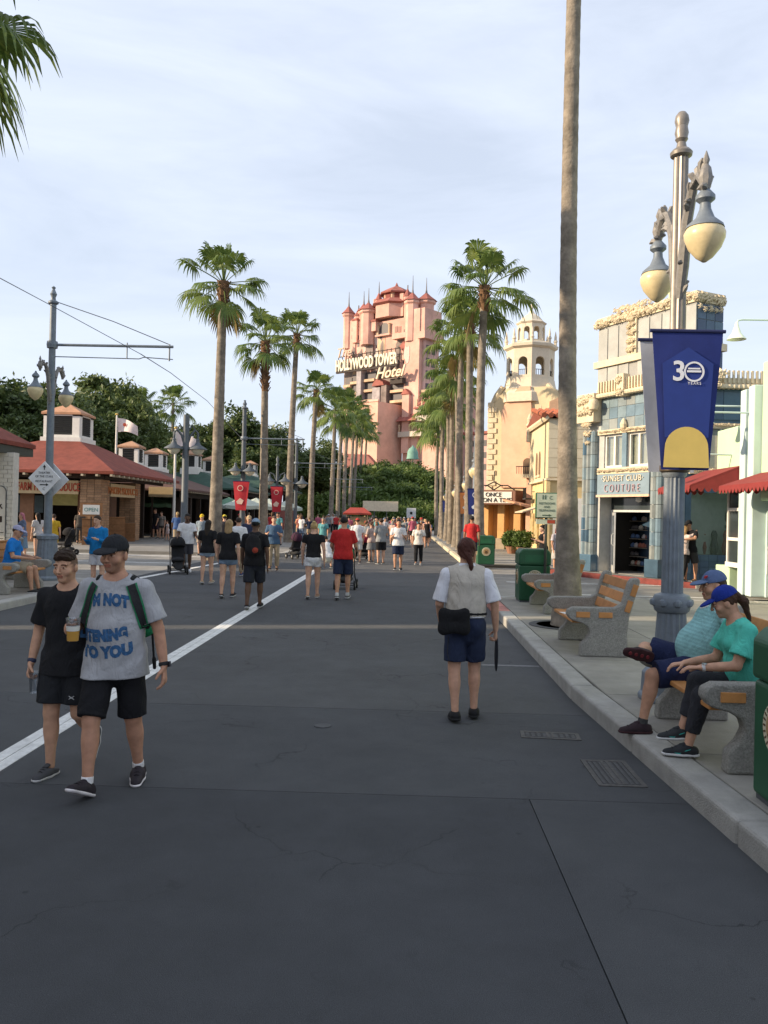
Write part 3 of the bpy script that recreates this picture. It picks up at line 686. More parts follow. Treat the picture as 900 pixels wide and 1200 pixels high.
# ---- mint green shop on the right edge: facade plane faces the street
mint = M('mint_stucco', (.50, .66, .44), rough=.9, var=.05, scale=2, bump=.2, dirt=.08)
mintp = M('mint_pale_trim', (.50, .62, .60), rough=.7, var=.06, scale=3)
awn = M('awning_red', (.22, .032, .03), rough=.85, var=.12, scale=4, bump=.15, bscale=60)
def mint_shop():
    e = empty('mint_shop_building', (8.2, 16.0, .145), 0, 'mint green stucco shop with pale columns and gooseneck lamps', 'building')
    b = MB()
    b.box(.06, 6, 5.28, 6.2, 0, .62); b.box(.5, 6, 4.5, 6.2, .62, 2.5); b.box(.04, 6, 4.4, 6.2, 2.5, 4.15)
    b.box(0.0, 6, 3.75, 4.5, 4.15, 4.2)
    b.box(.1, 6, -8, 2.55, 0, 5.5); b.box(.1, 6, 2.55, 3.6, 2.25, 5.5); b.box(.35, 6, -8, 3.0, 5.5, 6.3); b.box(.6, 6, 2.55, 3.6, 0, 2.25)
    b.build('wall', mint, e, bevel=.03)
    MB().box(-.05, .15, -8, 3.3, 2.25, 2.5).build('wall_ledge', mint, e, bevel=.06)
    for y0, y1, z in ((4.1, 4.42, 4.95), (3.62, 3.95, 4.98)):
        MB().box(-.08, .4, y0, y1, 0, z).build('column', mintp, e, bevel=.02)
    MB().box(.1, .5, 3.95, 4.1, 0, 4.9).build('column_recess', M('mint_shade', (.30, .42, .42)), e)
    # bay window
    wn = empty('bay_window', (0, 0, 0), parent=e)
    MB().box(-.02, .2, 4.45, 5.35, .62, .74).build('sill', whitep, wn)
    f = MB(); f.box(.0, .08, 4.47, 4.54, .74, 2.5).box(0, .08, 5.26, 5.33, .74, 2.5).box(0, .08, 4.54, 5.26, 1.28, 1.36).box(0, .08, 4.54, 5.26, 2.02, 2.1)
    f.build('frame', whitep, wn); MB().box(.03, .045, 4.54, 5.26, .74, 2.5).build('pane', glassd, wn)
    # door
    d = empty('door', (.35, 2.6, 0), parent=e)
    MB().box(-.06, .0, 0, .95, 0.02, 2.2).build('leaf', M('door_grey', (.17, .22, .24), rough=.45, var=.06), d)
    MB().box(-.10, .02, -.08, .0, 0, 2.28).box(-.10, .02, .95, 1.03, 0, 2.28).box(-.10, .02, 0, .95, 2.2, 2.28).build('frame', mintp, d)
    MB().box(-.075, -.061, .04, .91, .04, .32).build('kick_plate', M('kick_plate', (.45, .46, .44), rough=.35, metal=.5), d)
    MB().tube([(-.06, .82, .55), (-.14, .82, .55), (-.14, .82, 1.1), (-.14, .80, 1.18), (-.06, .8, 1.2)], .016, 8).build('handle', M('alu', (.62, .62, .6)), d, smooth=True)
    # gooseneck lamps: arm + cone shade
    for (y, x1, z, pole) in ((2.4, -1.0, 6.2, .1), (3.9, -1.25, 4.35, 0), (4.6, -.85, 4.6, 0), (5.2, -1.6, 3.45, 0)):
        g = empty('gooseneck_lamp', (0, y, z), parent=e)
        MB().tube([(.35, 0, 0), (x1 + .12, 0, 0), (x1 + .03, 0, -.02), (x1, 0, -.1)], .022, 6).build('arm', mintp, g, smooth=True)
        MB().lathe([(.03, -.06), (.045, -.14), (.10, -.30), (.21, -.44), (.20, -.44), (.09, -.3)], 14, (x1, 0, 0)).build('shade', M('shade_white', (.75, .8, .7), rough=.4), g, smooth=True)
    return e
mint_shop()
def awning(name, x0, x1, y0, y1, z0, z1, label):
    """sloping cloth from the wall (x1, high) to its front rail (x0, low) with scalloped valance"""
    e = empty(name, (0, 0, 0), 0, label, 'awning', 'red scalloped awnings')
    t = .03
    MB().prism([(x0, z0), (x1, z1), (x1, z1 - t), (x0, z0 - t)], y0, y1, 'y').build('cloth', awn, e)
    for yy in (y0 + .01, y1 - .01):
        n = max(3, int((x1 - x0) / .17)); mb = MB()
        pts = [(x0, z0 - t - .002), (x1, z1 - t - .002)]
        low = []
        for k in range(n):
            a, b = x1 + (x0 - x1)*k/n, x1 + (x0 - x1)*(k + 1)/n
            for q in range(5):
                u = q / 4; low.append((a + (b - a)*u, z0 + .0 - t - .04 - .10*math.sin(PI*u)))
        mb.prism(pts + low, yy - .006, yy + .006, 'y'); mb.build('side_panel', awn, e)
    n = max(3, int((y1 - y0)/.18)); pts = [(y0, z0 - t), (y1, z0 - t)]
    for k in range(n):
        a, b = y1 + (y0 - y1)*k/n, y1 + (y0 - y1)*(k+1)/n
        for q in range(5):
            u = q/4; pts.append((a + (b - a)*u, z0 - t - .06 - .10*math.sin(PI*u)))
    MB().prism(pts, x0 - .012, x0, 'x').build('valance', awn, e)
    MB().tube([(x0 + .02, y0 + .03, z0 - .05), (x1 - .02, y0 + .03, z0 - .05)], .012, 5).tube([(x0 + .02, y1 - .03, z0 - .05), (x1 - .02, y1 - .03, z0 - .05)], .012, 5).build('rail', steel, e)
    return e
awning('awning', 6.95, 8.2, 20.45, 23.0, 2.78, 3.28, 'red scalloped awning over the bay window of the mint shop')
awning('awning', 7.3, 8.26, 16.5, 19.5, 2.72, 3.05, 'red scalloped awning over the grey door of the mint shop')

# ---- cream shop with tiled roof, then the theatre with its bell tower
def cream_shop():
    e = empty('cream_shop_building', (6.45, 38.0, .145), 0, 'cream stucco shop with clay tile roof beside the theatre', 'building')
    zt = zat(490, 38, 640) - .15; zb = zat(560, 38, 640) - .15
    b = MB(); b.box(0, 7, 0, 5.6, zb, zt); b.build('upper_wall', stucco_cream, e, bevel=.02)
    blk = M('block_cream', (.57, .51, .38), rough=.9, var=.06, rnd=.05)
    nx, nzz = 6, 6; bw = 2.6/nx; bh = (zt - zb - .1)/nzz
    for i in range(nx):
        for j in range(nzz): MB().box(.02 + i*bw + .008, .02 + (i+1)*bw - .008, -.025, -.001, zb + .05 + j*bh + .008, zb + .05 + (j+1)*bh - .008).build('block', blk, e)
    MB().box(-.06, 7, -.06, 5.65, zb - .1, zb - .001).build('string_course', trimc, e)
    low = MB(); low.box(.12, 7, .1, 5.6, 0, zb - .1); low.build('lower_wall', stucco_yel, e)
    MB().prism([(-.12, zt - .12), (.0, zt), (0, zt + .1), (-.2, zt + .1), (-.2, zt - .0)], -.2, 5.7, 'y').build('eave', trimc, e)
    # tile roof: pantile rows
    m = MB()
    for k in range(22):
        x = -.25 + k*.32; 
        if x > 6.8: break
        m.tube([(x, -.25, zt + .12), (x, 3.0, zt + .75)], [.12, .12], 7)
    m.build('roof', rooft, e)
    MB().prism([(-.25, zt + .1), (2.9, zt + .72), (5.8, zt + .1)], -.2, 6.9, 'x').build('roof_deck', M('roof_shade', (.2, .06, .04)), e)
    # small paired arched windows in the street face
    for yy in (2.0, 2.9):
        w_ = MB(); pts = [(yy, zb + .25), (yy + .55, zb + .25)] + [(yy + .275 + .275*math.cos(R(t)), zb + 1.05 + .35*math.sin(R(t))) for t in range(0, 181, 20)]
        w_.prism(pts, -.015, -.001, 'x').build('window', M('arched_pane', (.16, .10, .06), rough=.4), e)
        MB().box(-.08, 0, yy - .08, yy + .63, zb + .15, zb + .25).build('sill', trimc, e)
    # ground floor: white shopfront and yellow pier
    MB().box(-.04, .14, .0, 1.0, 0, zb - .12).build('pier', stucco_yel, e)
    MB().box(.3, 1.9, .02, .12, 0, 2.7).build('shopfront', whitep, e)
    MB().box(.45, 1.2, -.01, .019, .7, 2.1).build('shop_window', M('warm_window', (.5, .40, .22), rough=.3, var=.4, scale=5), e)
    MB().prism([(0, 2.35), (-1.0, 2.05), (-1.0, 2.0), (0, 2.3)], .6, 3.4, 'y').build('awning', M('awning_cream', (.62, .5, .36), rough=.9), e)
    for k in range(3):
        MB().box(.03, .1, 1.3 + k*1.5, 2.3 + k*1.5, .5, 2.0).build('shop_window', M('warm_window', (.5, .4, .22)), e)
    MB().prism([(.2, 2.62), (-.3, 2.3), (-.3, 2.05), (-.26, 2.05), (-.26, 2.28), (.2, 2.57)], -.15, .7, 'y').build('green_awning', M('awning_green', (.02, .12, .08), rough=.85), e)
    # balcony grille
    bal = MB(); bal.box(-.35, 0, 4.3, 5.4, zb - .9, zb - .82)
    for k in range(8): bal.bar((-.33, 4.33 + k*.15, zb - .82), (-.33, 4.33 + k*.15, zb - .3), .02)
    bal.bar((-.33, 4.3, zb - .3), (-.33, 5.4, zb - .3), .03).build('balcony', bronze, e)
    # stepped gable with pinnacles behind the street wall
    g = MB(); z1 = zt
    g.prism([(0.4, zt - .5), (.4, zt + .9), (.9, zt + 1.2), (.9, zt + 1.5), (1.5, zt + 1.8), (2.2, zt + 1.5), (2.2, zt + 1.1), (3.5, zt + .8), (3.5, zt - .5)], 5.2, 5.55, 'y')
    g.build('gable', M('stucco_peach', (.64, .42, .26), rough=.9), e)
    for (x, y, h) in ((-.05, 5.5, 1.5), (.5, 5.4, 2.2), (1.5, 5.4, 2.9)):
        MB().lathe([(.16, -.6), (.16, .2), (.22, .25), (.1, .4), (.14, .6), (.02, h*.6), (.001, h*.62)], 10, (x, y, zt)).build('pinnacle', trimc, e)
cream_shop()

def theatre():
    Y0 = 46.4
    e = empty('theatre_building', (4.1, 46.6, .145), R(-28), 'salmon and cream theatre with octagonal bell tower and marquee', 'building')
    def z(py, Y=48.0): return zat(py, Y, 590) - .145
    # main mass with sloping shoulders: silhouette polygon extruded in depth; cream edges, salmon field
    zs, zsh = z(465), z(430)
    b = MB()
    b.prism([(0, 0), (.0, z(480)), (.3, z(476)), (.7, z(465)), (1.1, z(458)), (3.6, z(458)), (4.2, z(466)), (5.0, z(474)), (8, z(476)), (8, 0)], 1.2, 9, 'y')
    b.build('wall', stucco_cream, e)
    b = MB()
    b.prism([(.85, z(572)), (.85, z(484)), (1.0, z(477)), (1.4, z(466)), (1.9, z(457)), (2.5, z(457)), (2.6, z(485)), (2.6, z(572))], 1.05, 1.21, 'y')
    b.build('salmon_field', stucco_sal, e)
    b = MB(); b.prism([(2.6, 0), (2.6, z(500)), (2.9, z(490)), (3.4, z(500)), (3.4, 0)], .5, 1.19, 'y').build('buttress', stucco_sal, e)
    # left return wall, lit: cream with quoins
    for k in range(26):
        zz = z(600) + k * .3
        if zz > z(472) - .3: break
        MB().box(-.06, .0, 1.18 + (.0 if k % 2 else .0), 1.5 + (.25 if k % 2 else 0), zz, zz + .26).build('quoin', trimc, e)
        MB().box(0.0, .3 + (.2 if k % 2 else 0), 1.13, 1.2, zz, zz + .26).build('quoin', trimc, e)
    # octagonal drum
    cx, cy = 1.9, 2.7
    rz8 = PI/8
    tc_ = M('tower_cream', (.62, .54, .42), rough=.9, var=.08, bump=.3)
    zA = z(448); r1 = 1.27
    MB().lathe([(1.95, z(474)), (1.85, z(464)), (1.5, z(456)), (1.42, zA), (1.40, zA + .12)], 8, (cx, cy, 0), rot=rz8).build('tower_skirt', tc_, e)
    side = 2*r1*math.tan(PI/8); H1 = z(411) - zA
    for k in range(8):                                     # eight panels each with an open arch
        ang = k*PI/4
        hw = side/2; aw = .27; ah = H1*.42; sill = H1*.16; mbp = MB()
        mbp.prism([(-hw, 0), (-aw, 0), (-aw, H1), (-hw, H1)], -.14, 0, 'y'); mbp.prism([(aw, 0), (hw, 0), (hw, H1), (aw, H1)], -.14, 0, 'y'); mbp.prism([(-aw, 0), (aw, 0), (aw, sill), (-aw, sill)], -.14, 0, 'y')
        arc = [(aw*math.cos(R(t)), sill + ah + aw*math.sin(R(t))) for t in range(0, 181, 15)]
        mbp.prism([(aw, H1), (-aw, H1)] + arc[::-1], -.14, 0, 'y')
        L_ = dict(loc=(cx + r1*math.cos(ang), cy + r1*math.sin(ang), zA), rot=(0, 0, ang - PI/2))
        mbp.build('belfry_panel', tc_, e, **L_)
        rail = MB(); rail.box(-aw, aw, -.09, -.06, sill + .3, sill + .33)
        for q in range(4): rail.box(-aw + .08 + q*.12, -aw + .1 + q*.12, -.09, -.06, sill, sill + .3)
        rail.build('railing', bronze, e, **L_)
    MB().lathe([(1.4, z(411)), (1.55, z(409)), (1.58, z(406)), (1.35, z(404)), (1.05, z(402))], 8, (cx, cy, 0), rot=rz8).build('cornice', tc_, e)
    for k in range(8):
        a = PI/8 + k*PI/4
        MB().lathe([(.09, 0), (.09, .35), (.13, .4), (.07, .55), (.08, .65), (.01, 1.0)], 8, (cx + 1.4*math.cos(a), cy + 1.4*math.sin(a), z(408))).build('pinnacle', tc_, e)
    r2 = .74; zD = z(403); H2 = z(380) - zD; side = 2*r2*math.tan(PI/8)
    for k in range(8):
        ang = k*PI/4; hw = side/2; aw = .17; mbp = MB(); sill = .2; ah = H2*.5
        mbp.prism([(-hw, 0), (-aw, 0), (-aw, H2), (-hw, H2)], -.1, 0, 'y'); mbp.prism([(aw, 0), (hw, 0), (hw, H2), (aw, H2)], -.1, 0, 'y'); mbp.prism([(-aw, 0), (aw, 0), (aw, sill), (-aw, sill)], -.1, 0, 'y')
        arc = [(aw*math.cos(R(t)), sill + ah + aw*math.sin(R(t))) for t in range(0, 181, 20)]
        mbp.prism([(aw, H2), (-aw, H2)] + arc[::-1], -.1, 0, 'y')
        mbp.build('lantern_panel', tc_, e, loc=(cx + r2*math.cos(ang), cy + r2*math.sin(ang), zD), rot=(0, 0, ang - PI/2))
    MB().lathe([(.84, z(380)), (.9, z(378.5)), (.7, z(376)), (.5, z(371)), (.2, z(367)), (.06, z(362)), (.1, z(360)), (.01, z(354))], 8, (cx, cy, 0), rot=rz8).build('dome', tc_, e)
    # volutes where shoulders meet the drum
    for sx in (-1, 1):
        MB().tube([(cx + sx*2.0, 2.0, z(478)), (cx + sx*1.65, 1.9, z(463)), (cx + sx*1.35, 1.9, z(453))], [.28, .22, .14], 8).build('volute', trimc, e)
    # entrance: orange piers, deep porch, marquee
    for xx in (.05, 1.0, 1.95):
        MB().box(xx, xx + .42, .35, 1.1, 0, z(592)).build('pier', stucco_or, e, bevel=.03); MB().box(xx - .05, xx + .47, .28, 1.1, 0, .6).build('plinth', M('plinth_stone', (.34, .27, .19)), e)
    MB().box(.0, 2.4, 1.10, 1.19, 0, z(592)).build('porch_back', stucco_or, e)
    mq = empty('marquee', (0, 0, 0), parent=e)
    MB().box(-.15, 2.35, -.5, 1.1, z(592), z(576)).build('canopy', M('marquee_body', (.20, .10, .07)), mq)
    MB().box(.05, 2.15, -.53, -.501, z(590.5), z(578)).build('letter_board', whitep, mq)
    text('ONCE', .34, M('letter_black', (.02, .02, .02)), mq, (1.1, -.56, z(583.5)), extrude=.01)
    text('UPON A TIME', .34, M('letter_black', (.02, .02, .02)), mq, (1.1, -.56, z(589.5)), extrude=.01)
    sc = MB()
    for x0, x1 in ((-.1, 1.1), (1.1, 2.3)):
        sc.tube([(x0, -.5, z(576)), ((x0*2 + x1)/3, -.5, z(571)), ((x0 + 2*x1)/3, -.5, z(571)), (x1, -.5, z(576))], .035, 5)
    sc.tube([(.6, -.5, z(572)), (1.1, -.5, z(567)), (1.6, -.5, z(572))], .035, 5).tube([(1.1, -.5, z(568)), (1.1, -.45, z(555))], .03, 5)
    sc.build('scrollwork', bronze, mq)
    MB().prism([(.0, 2.5), (-.9, 2.2), (-.9, 2.15), (0, 2.4)], 2.3, 4.5, 'y')
    # small balcony bay on the right
    MB().box(2.5, 3.4, -.1, .5, z(562), z(558)).build('balcony_floor', trimc, e)
    bal = MB()
    for q in range(9): bal.bar((2.35 + q*.125, -.37, z(558)), (2.35 + q*.125, -.37, z(550)), .025)
    bal.bar((2.3, -.37, z(550)), (3.4, -.37, z(550)), .04).build('balcony', bronze, e)
    pts = [(2.5, z(558)), (3.0, z(558))] + [(2.75 + .25*math.cos(R(t)), z(545) + .25*math.sin(R(t))) for t in range(0, 181, 20)]
    MB().prism(pts, .17, .199, 'y').build('window', M('arched_pane', (.16, .1, .06)), e)
    MB().prism([(1.9, 2.75), (3.6, 2.35), (3.6, 2.25), (1.9, 2.65)], -1.2, .0, 'y').build('awning', M('awning_peach', (.68, .38, .24), rough=.85), e)
theatre()
# ------------------------------------------------------------------ the hotel tower far down the street
pinkm = M('hotel_pink', (.70, .41, .33), rough=.95, var=.12, scale=.35, dirt=.28, dscale=.12)
pink2 = M('hotel_mauve_shade', (.58, .37, .33), rough=.95, var=.12, scale=.35, dirt=.25, dscale=.12)  # duller copy of the pink, the right side's shade put into the colour
scorch = M('hotel_scorched', (.26, .21, .19), rough=.95, var=.3, scale=.5, dirt=.4, dscale=.3)
hroof = M('hotel_roof', (.34, .12, .095), rough=.9, var=.2, scale=.7, dirt=.2, dscale=.2)
htrim = M('hotel_trim', (.58, .42, .28), rough=.95, var=.15, scale=.6, dirt=.2, dscale=.3)
hdark = M('hotel_window_dark', (.07, .06, .065), rough=.5)
def hotel():
    Y = 205.0
    base = at(487, 600, Y); base.z = 0
    e = empty('hotel_tower', base, R(-40), 'tall ruined pink hotel tower with turrets and sign letters', 'building')
    S = Y / 970.0
    ca, sa = math.cos(R(40)), math.sin(R(40))
    # local x runs along the front, 0 at the near corner, negative to the left; px offset ~ x*ca / S (farther to the left)
    def lx(px, y=0.0):             # local x for a pixel column, y behind the front plane
        a, _ = ray(px, 420)
        return (a*Y + a*y*ca - base.x - y*sa) / (ca + a*sa)
    def lz(py, x=0.0, y=0.0):
        Yd = Y - x*sa + y*ca
        return zat(py, Yd, 450)
    def ly(px):                    # local y on the right side plane
        a, _ = ray(px, 480)
        return (a*Y - base.x) / (sa - a*ca)
    D = max(6.5, ly(507))
    L0 = lx(402)
    def blk(name, x0, x1, y0, y1, z0, z1, m, bev=0.0): return MB().box(x0, x1, y0, y1, z0, z1).build(name, m, e, bevel=bev)
    X = {p: lx(p) for p in (400, 402, 408, 414, 418, 425, 432, 440, 447, 455, 462, 470, 478, 485, 487, 445, 450, 458, 466, 474)}
    top1, top2 = lz(388, X[408]), lz(372, X[440]); topR = lz(358, 0)
    # main wings
    blk('left_wing', L0, X[414], .6, 14, 0, lz(376, X[408]), pinkm)
    blk('left_mass', X[414], X[432], .9, 14, lz(520), lz(375, X[425]), pinkm)
    blk('centre_mass', X[432], X[474], 1.6, 14, lz(520), lz(373, X[455]), pinkm)
    blk('centre_upper', lx(440, 3), lx(468, 3), 3.0, 9, lz(373, X[455]), lz(356, X[455]), pinkm)
    blk('right_wing', X[474], .0, .0, D, 0, lz(360, 0), pinkm)
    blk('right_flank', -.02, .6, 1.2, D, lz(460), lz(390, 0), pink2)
    blk('right_flank_head', -.3, 1.3, .3, D + .6, lz(390, 0), lz(360, 0), pinkm)
    blk('flank_cornice', -.4, 1.9, -.3, D + 1.0, lz(396, 0), lz(388, 0), pinkm)
    for q in range(4):
        for k in range(2):
            blk('flank_window', .59, .66, 2.0 + k*2.2, 3.4 + k*2.2, lz(412 + q*15), lz(402 + q*15), hdark)
    # turrets with conical caps and spikes
    def turret(px, y, r, pb, pt, spike, seg=8):
        x = lx(px, y); z0, z1 = lz(pb, x, y), lz(pt, x, y)
        t = MB(); t.lathe([(r, z0), (r, z1), (r*1.25, z1 + .4), (r*1.25, z1 + 1.0)], seg, (x, y, 0)).build('turret', pinkm, e)
        MB().lathe([(r*1.45, z1 + 1.0), (r*.7, z1 + 2.1), (r*.2, z1 + 3.0)], seg, (x, y, 0)).build('turret_cap', hroof, e)
        MB().lathe([(r*.22, z1 + 2.7), (.16, z1 + 4), (.05, z1 + spike)], 6, (x, y, 0)).build('spire', M('spire_grey', (.2, .19, .19)), e)
    turret(407.5, 1.2, 1.35, 410, 373, 7.0); turret(425, 2.0, 1.3, 400, 370, 6.5); turret(430.5, .9, 1.9, 405, 369, 7.0); turret(442.5, 2.2, .8, 376, 357, 6.0)
    turret(482, 1.0, 1.7, 400, 357, 7.5); turret(498, D - 2.5, 2.0, 380, 357, 7.0); turret(419, 1.5, .9, 395, 376, 3.0); turret(476, 3.0, .8, 375, 352, 4)
    for px, pb, pt in ((414, 402, 376), (436, 388, 377)):
        x = lx(px); blk('pier', x - .8, x + .8, .2, 3, lz(pb, x), lz(pt, x), pinkm); MB().box(x - .95, x + .95, 0, 3, lz(pt, x), lz(pt, x) + .5).build('pier_cap', hroof, e)
    # central crown: octagon drum, roof, lantern
    cy = 5.5; cx = lx(463, cy)
    zc = lambda p: lz(p, cx, cy)
    MB().lathe([(6.2, zc(361)), (6.8, zc(359.5)), (5.2, zc(354)), (3.7, zc(352.5))], 8, (cx, cy, 0), rot=PI/8).build('crown_roof', hroof, e)
    MB().lathe([(5.9, zc(376)), (5.9, zc(361))], 8, (cx, cy, 0), rot=PI/8).build('crown_drum', pinkm, e)
    MB().lathe([(3.6, zc(356)), (3.6, zc(346))], 8, (cx, cy, 0), rot=PI/8).build('lantern', M('hotel_lantern', (.50, .30, .20)), e)
    for k in range(8):
        a = k*PI/4
        pts = [(-.8, 0), (.8, 0)] + [(.8*math.cos(R(t)), 1.0 + .8*math.sin(R(t))) for t in range(0, 181, 30)]
        MB().prism(pts, 0, .08, 'y').build('lantern_arch', M('arch_red', (.2, .04, .03)), e, loc=(cx + 3.38*math.cos(a), cy + 3.38*math.sin(a), zc(353)), rot=(0, 0, a - PI/2))
    MB().lathe([(4.5, zc(346.5)), (4.6, zc(345)), (2.6, zc(340)), (1.0, zc(336.5)), (.5, zc(335.5)), (.05, zc(331))], 8, (cx, cy, 0), rot=PI/8).build('lantern_roof', hroof, e)
    for sx in (-4.6, 4.6):
        blk('crown_pier', cx + sx - .6, cx + sx + .6, 2.2, 3.6, zc(376), zc(350), pinkm)
    # eaves on the centre
    MB().prism([(lx(440, 3) - .5, 2.6), (lx(469, 3), 2.6), (lx(469, 3), 3.4), (lx(440, 3) - .5, 3.4)], lz(357, X[455]), lz(355, X[455])).build('eave', hroof, e)
    # arched window and ledge in centre front
    ax = lx(445)
    pts = [(ax - 1.7, 0), (ax + 1.7, 0)] + [(ax + 1.7*math.cos(R(t)), 1.6 + 1.7*math.sin(R(t))) for t in range(0, 181, 20)]
    MB().prism(pts, 1.52, 1.59, 'y').build('arched_window', hdark, e, loc=(0, 0, lz(392, ax)))
    blk('window_ledge', ax - 2.5, ax + 2.5, .7, 1.6, lz(393, ax), lz(391, ax), pinkm)
    for q in (-2.0, 2.0): MB().lathe([(.35, 0), (.35, 2.4), (.5, 2.6)], 8, (ax + q, 1.3, lz(391, ax))).build('column', htrim, e)
    for px in (459, 463): x = lx(px); blk('window', x - .45, x + .45, 1.5, 1.62, lz(388, x), lz(381, x), M('hotel_window', (.30, .16, .13)))
    blk('front_ledge', lx(460), lx(480), -.4, 1.7, lz(396, X[470]), lz(390, X[470]), pinkm)
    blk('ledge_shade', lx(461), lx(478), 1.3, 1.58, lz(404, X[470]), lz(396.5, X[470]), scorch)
    # scorched scar down the front: irregular panels and broken floors
    rr = random.Random(4)
    for px0, px1, p0, p1, m in ((426, 434, 400, 424, scorch), (437, 446, 398, 420, htrim), (459, 465, 400, 420, scorch), (402, 412, 436, 462, scorch), (412, 422, 436, 470, htrim), (446, 462, 440, 480, scorch), (462, 480, 442, 476, scorch), (422, 428, 434, 474, M('hotel_ash', (.40, .36, .36), rough=.95, dirt=.3)), (428, 446, 434, 476, scorch)):
        x0, x1 = lx(px0), lx(px1)
        n = 5; pts = [(x0 + (x1 - x0)*k/n, lz(p1, x0) + rr.uniform(-1, 1)) for k in range(n + 1)] + [(x1 - (x1 - x0)*k/n, lz(p0, x0) + rr.uniform(-1, 1)) for k in range(n + 1)]
        MB().prism(pts, .55 if px0 < 414 else .86 if px1 <= 434 else 1.5, .59 if px0 < 414 else .89 if px1 <= 434 else 1.59, 'y').build('scorched_panel', m, e)
    for (px0, px1, p) in ((405, 412, 447), (413, 420, 443), (413, 420, 455), (428, 440, 440), (428, 440, 452), (428, 440, 464), (460, 474, 452), (460, 474, 464)):
        x0, x1 = lx(px0), lx(px1)
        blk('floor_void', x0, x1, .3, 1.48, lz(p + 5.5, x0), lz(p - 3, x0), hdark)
        blk('balcony_front', x0 - .2, x1 + .1, -.5, 1.4, lz(p + 8.5, x0), lz(p + 5.5, x0), M('hotel_balcony', (.50, .43, .36), rough=.95, dirt=.3) if (px0 + p) % 2 else htrim)
    rw = random.Random(12)
    for px in (405, 411, 417, 421, 437, 441, 469, 473, 477):
        for p in range(384, 476, 9):
            if rw.random() < .45: continue
            x = lx(px); yf = .56 if px < 414 else .86 if px < 432 else 1.56 if px < 474 else -.04
            blk('window', x - .42, x + .42, yf, yf + .03, lz(p + 4.5, x), lz(p, x), hdark if rw.random() < .5 else scorch)
    for k in range(14):
        px = rw.uniform(404, 484); p = rw.uniform(384, 440); x = lx(px); yf = .50 if px < 414 else .80 if px < 432 else 1.49 if px < 474 else -.10
        w1 = rw.uniform(.5, 1.6); h1 = rw.uniform(1.5, 5)
        pts = [(x + w1*rw.uniform(.6, 1)*math.cos(R(t)), h1*rw.uniform(.5, 1)*math.sin(R(t))) for t in range(0, 360, 30)]
        MB().prism(pts, yf, yf + .04, 'y').build('plaster_scar', scorch if k % 2 else M('hotel_pale_scar', (.58, .45, .40), rough=.95), e, loc=(0, 0, lz(p, x)))
    # shafts with red caps
    for (px, p0, p1, wd, m) in ((445, 455, 480, 2.6, M('hotel_ash', (.40, .36, .36))), (454, 452, 478, 1.8, scorch), (424.5, 434, 474, 1.6, M('hotel_ash', (.4, .36, .36)))):
        x = lx(px); blk('lift_shaft', x - wd/2, x + wd/2, -1.2, 1.5, lz(p1, x), lz(p0, x), m)
    x = lx(446); MB().prism([(-1.5, 0), (2.6, 0), (2.0, 1.2), (.4, 1.9), (-1.1, .8)], -1.5, 1.5, 'y').build('shaft_roof', hroof, e, loc=(x, 0, lz(453, x)))
    x = lx(474); MB().prism([(-1.9, 1.4), (1.6, -2.4), (1.9, -1.0), (-.6, 2.6)], .1, .9, 'y').build('broken_roof', hroof, e, loc=(x, 0, lz(411, x)))
    # buttress column of the right wing
    x = lx(479); blk('buttress', x - 1.1, x + 1.1, -.9, .01, lz(530), lz(462, x), pinkm); MB().prism([(x - 1.4, 0), (x + 1.4, 0), (x, 1.4)], -1.2, .1, 'y').build('buttress_cap', hroof, e, loc=(0, 0, lz(462, x)))
    # sign: scaffold, letters on the front
    sg = empty('rooftop_sign', (0, 0, 0), parent=e)
    xa, xb = lx(400) - .5, lx(470); zs0 = lz(433, lx(425)); mb = MB()
    mb.bar((xa, -1.2, zs0 - .4), (xb, -1.2, zs0 - .4), .5); mb.bar((xa, -.6, zs0 + 3.9), (xb, -.6, zs0 + 3.9), .2); mb.bar((xa, -.6, zs0 + 1.9), (xb, -.6, zs0 + 1.9), .2)
    n = 16
    for k in range(n): x = xa + (xb - xa)*k/(n - 1); mb.bar((x, -.7, zs0 - .4), (x, -.5, zs0 + 4.2), .16)
    mb.build('scaffold', M('rust_dark', (.06, .05, .045), rough=.9), sg)
    let = M('sign_letter', (.68, .64, .50), rough=.6, dirt=.15, dscale=.8)
    side_ = M('sign_letter_edge', (.10, .08, .06))
    wid = lx(470) - xa
    me = text_mesh('HOLLYWOOD TOWER', 4.0, let, extrude=.25, align='LEFT', offset=.14)
    xs = [v.co.x for v in me.vertices]; o = link('sign_letters', me, sg, (xa, -1.5, zs0), (R(90), 0, 0)); o.scale = (wid / (max(xs) - min(xs)), 1, 1)
    text('The', 3.6, M('sign_script', (.55, .40, .30), rough=.7), sg, (lx(407), -1.4, zs0 + 3.6), extrude=.15, shear=.3)
    text('Hotel', 4.0, M('sign_script2', (.66, .55, .40), rough=.7), sg, (lx(464), -2.4, lz(443.5, lx(464))), extrude=.25, shear=.35, offset=.05)
    mb = MB(); mb.bar((lx(448), -1.6, lz(443, lx(461))), (lx(476), -1.6, lz(443, lx(461))), .4); mb.box(lx(462), lx(476), -1.4, 1.5, lz(450, lx(468)), lz(444, lx(468))); mb.build('script_bracket', M('rust_dark', (.06, .05, .045)), sg)
    # lower pavilion with arched windows, balconies, terraces
    x0, x1 = lx(438), lx(469); zt = lz(478, x1)
    blk('pavilion', x0, x1, -8, 1.5, 0, zt + .8, M('hotel_pink_bright', (.72, .42, .32), rough=.95, var=.1, scale=.35, dirt=.2, dscale=.15))
    blk('pavilion_parapet', x0 - .2, x1 + .2, -8.2, -7.6, zt + .81, zt + 1.3, pinkm)
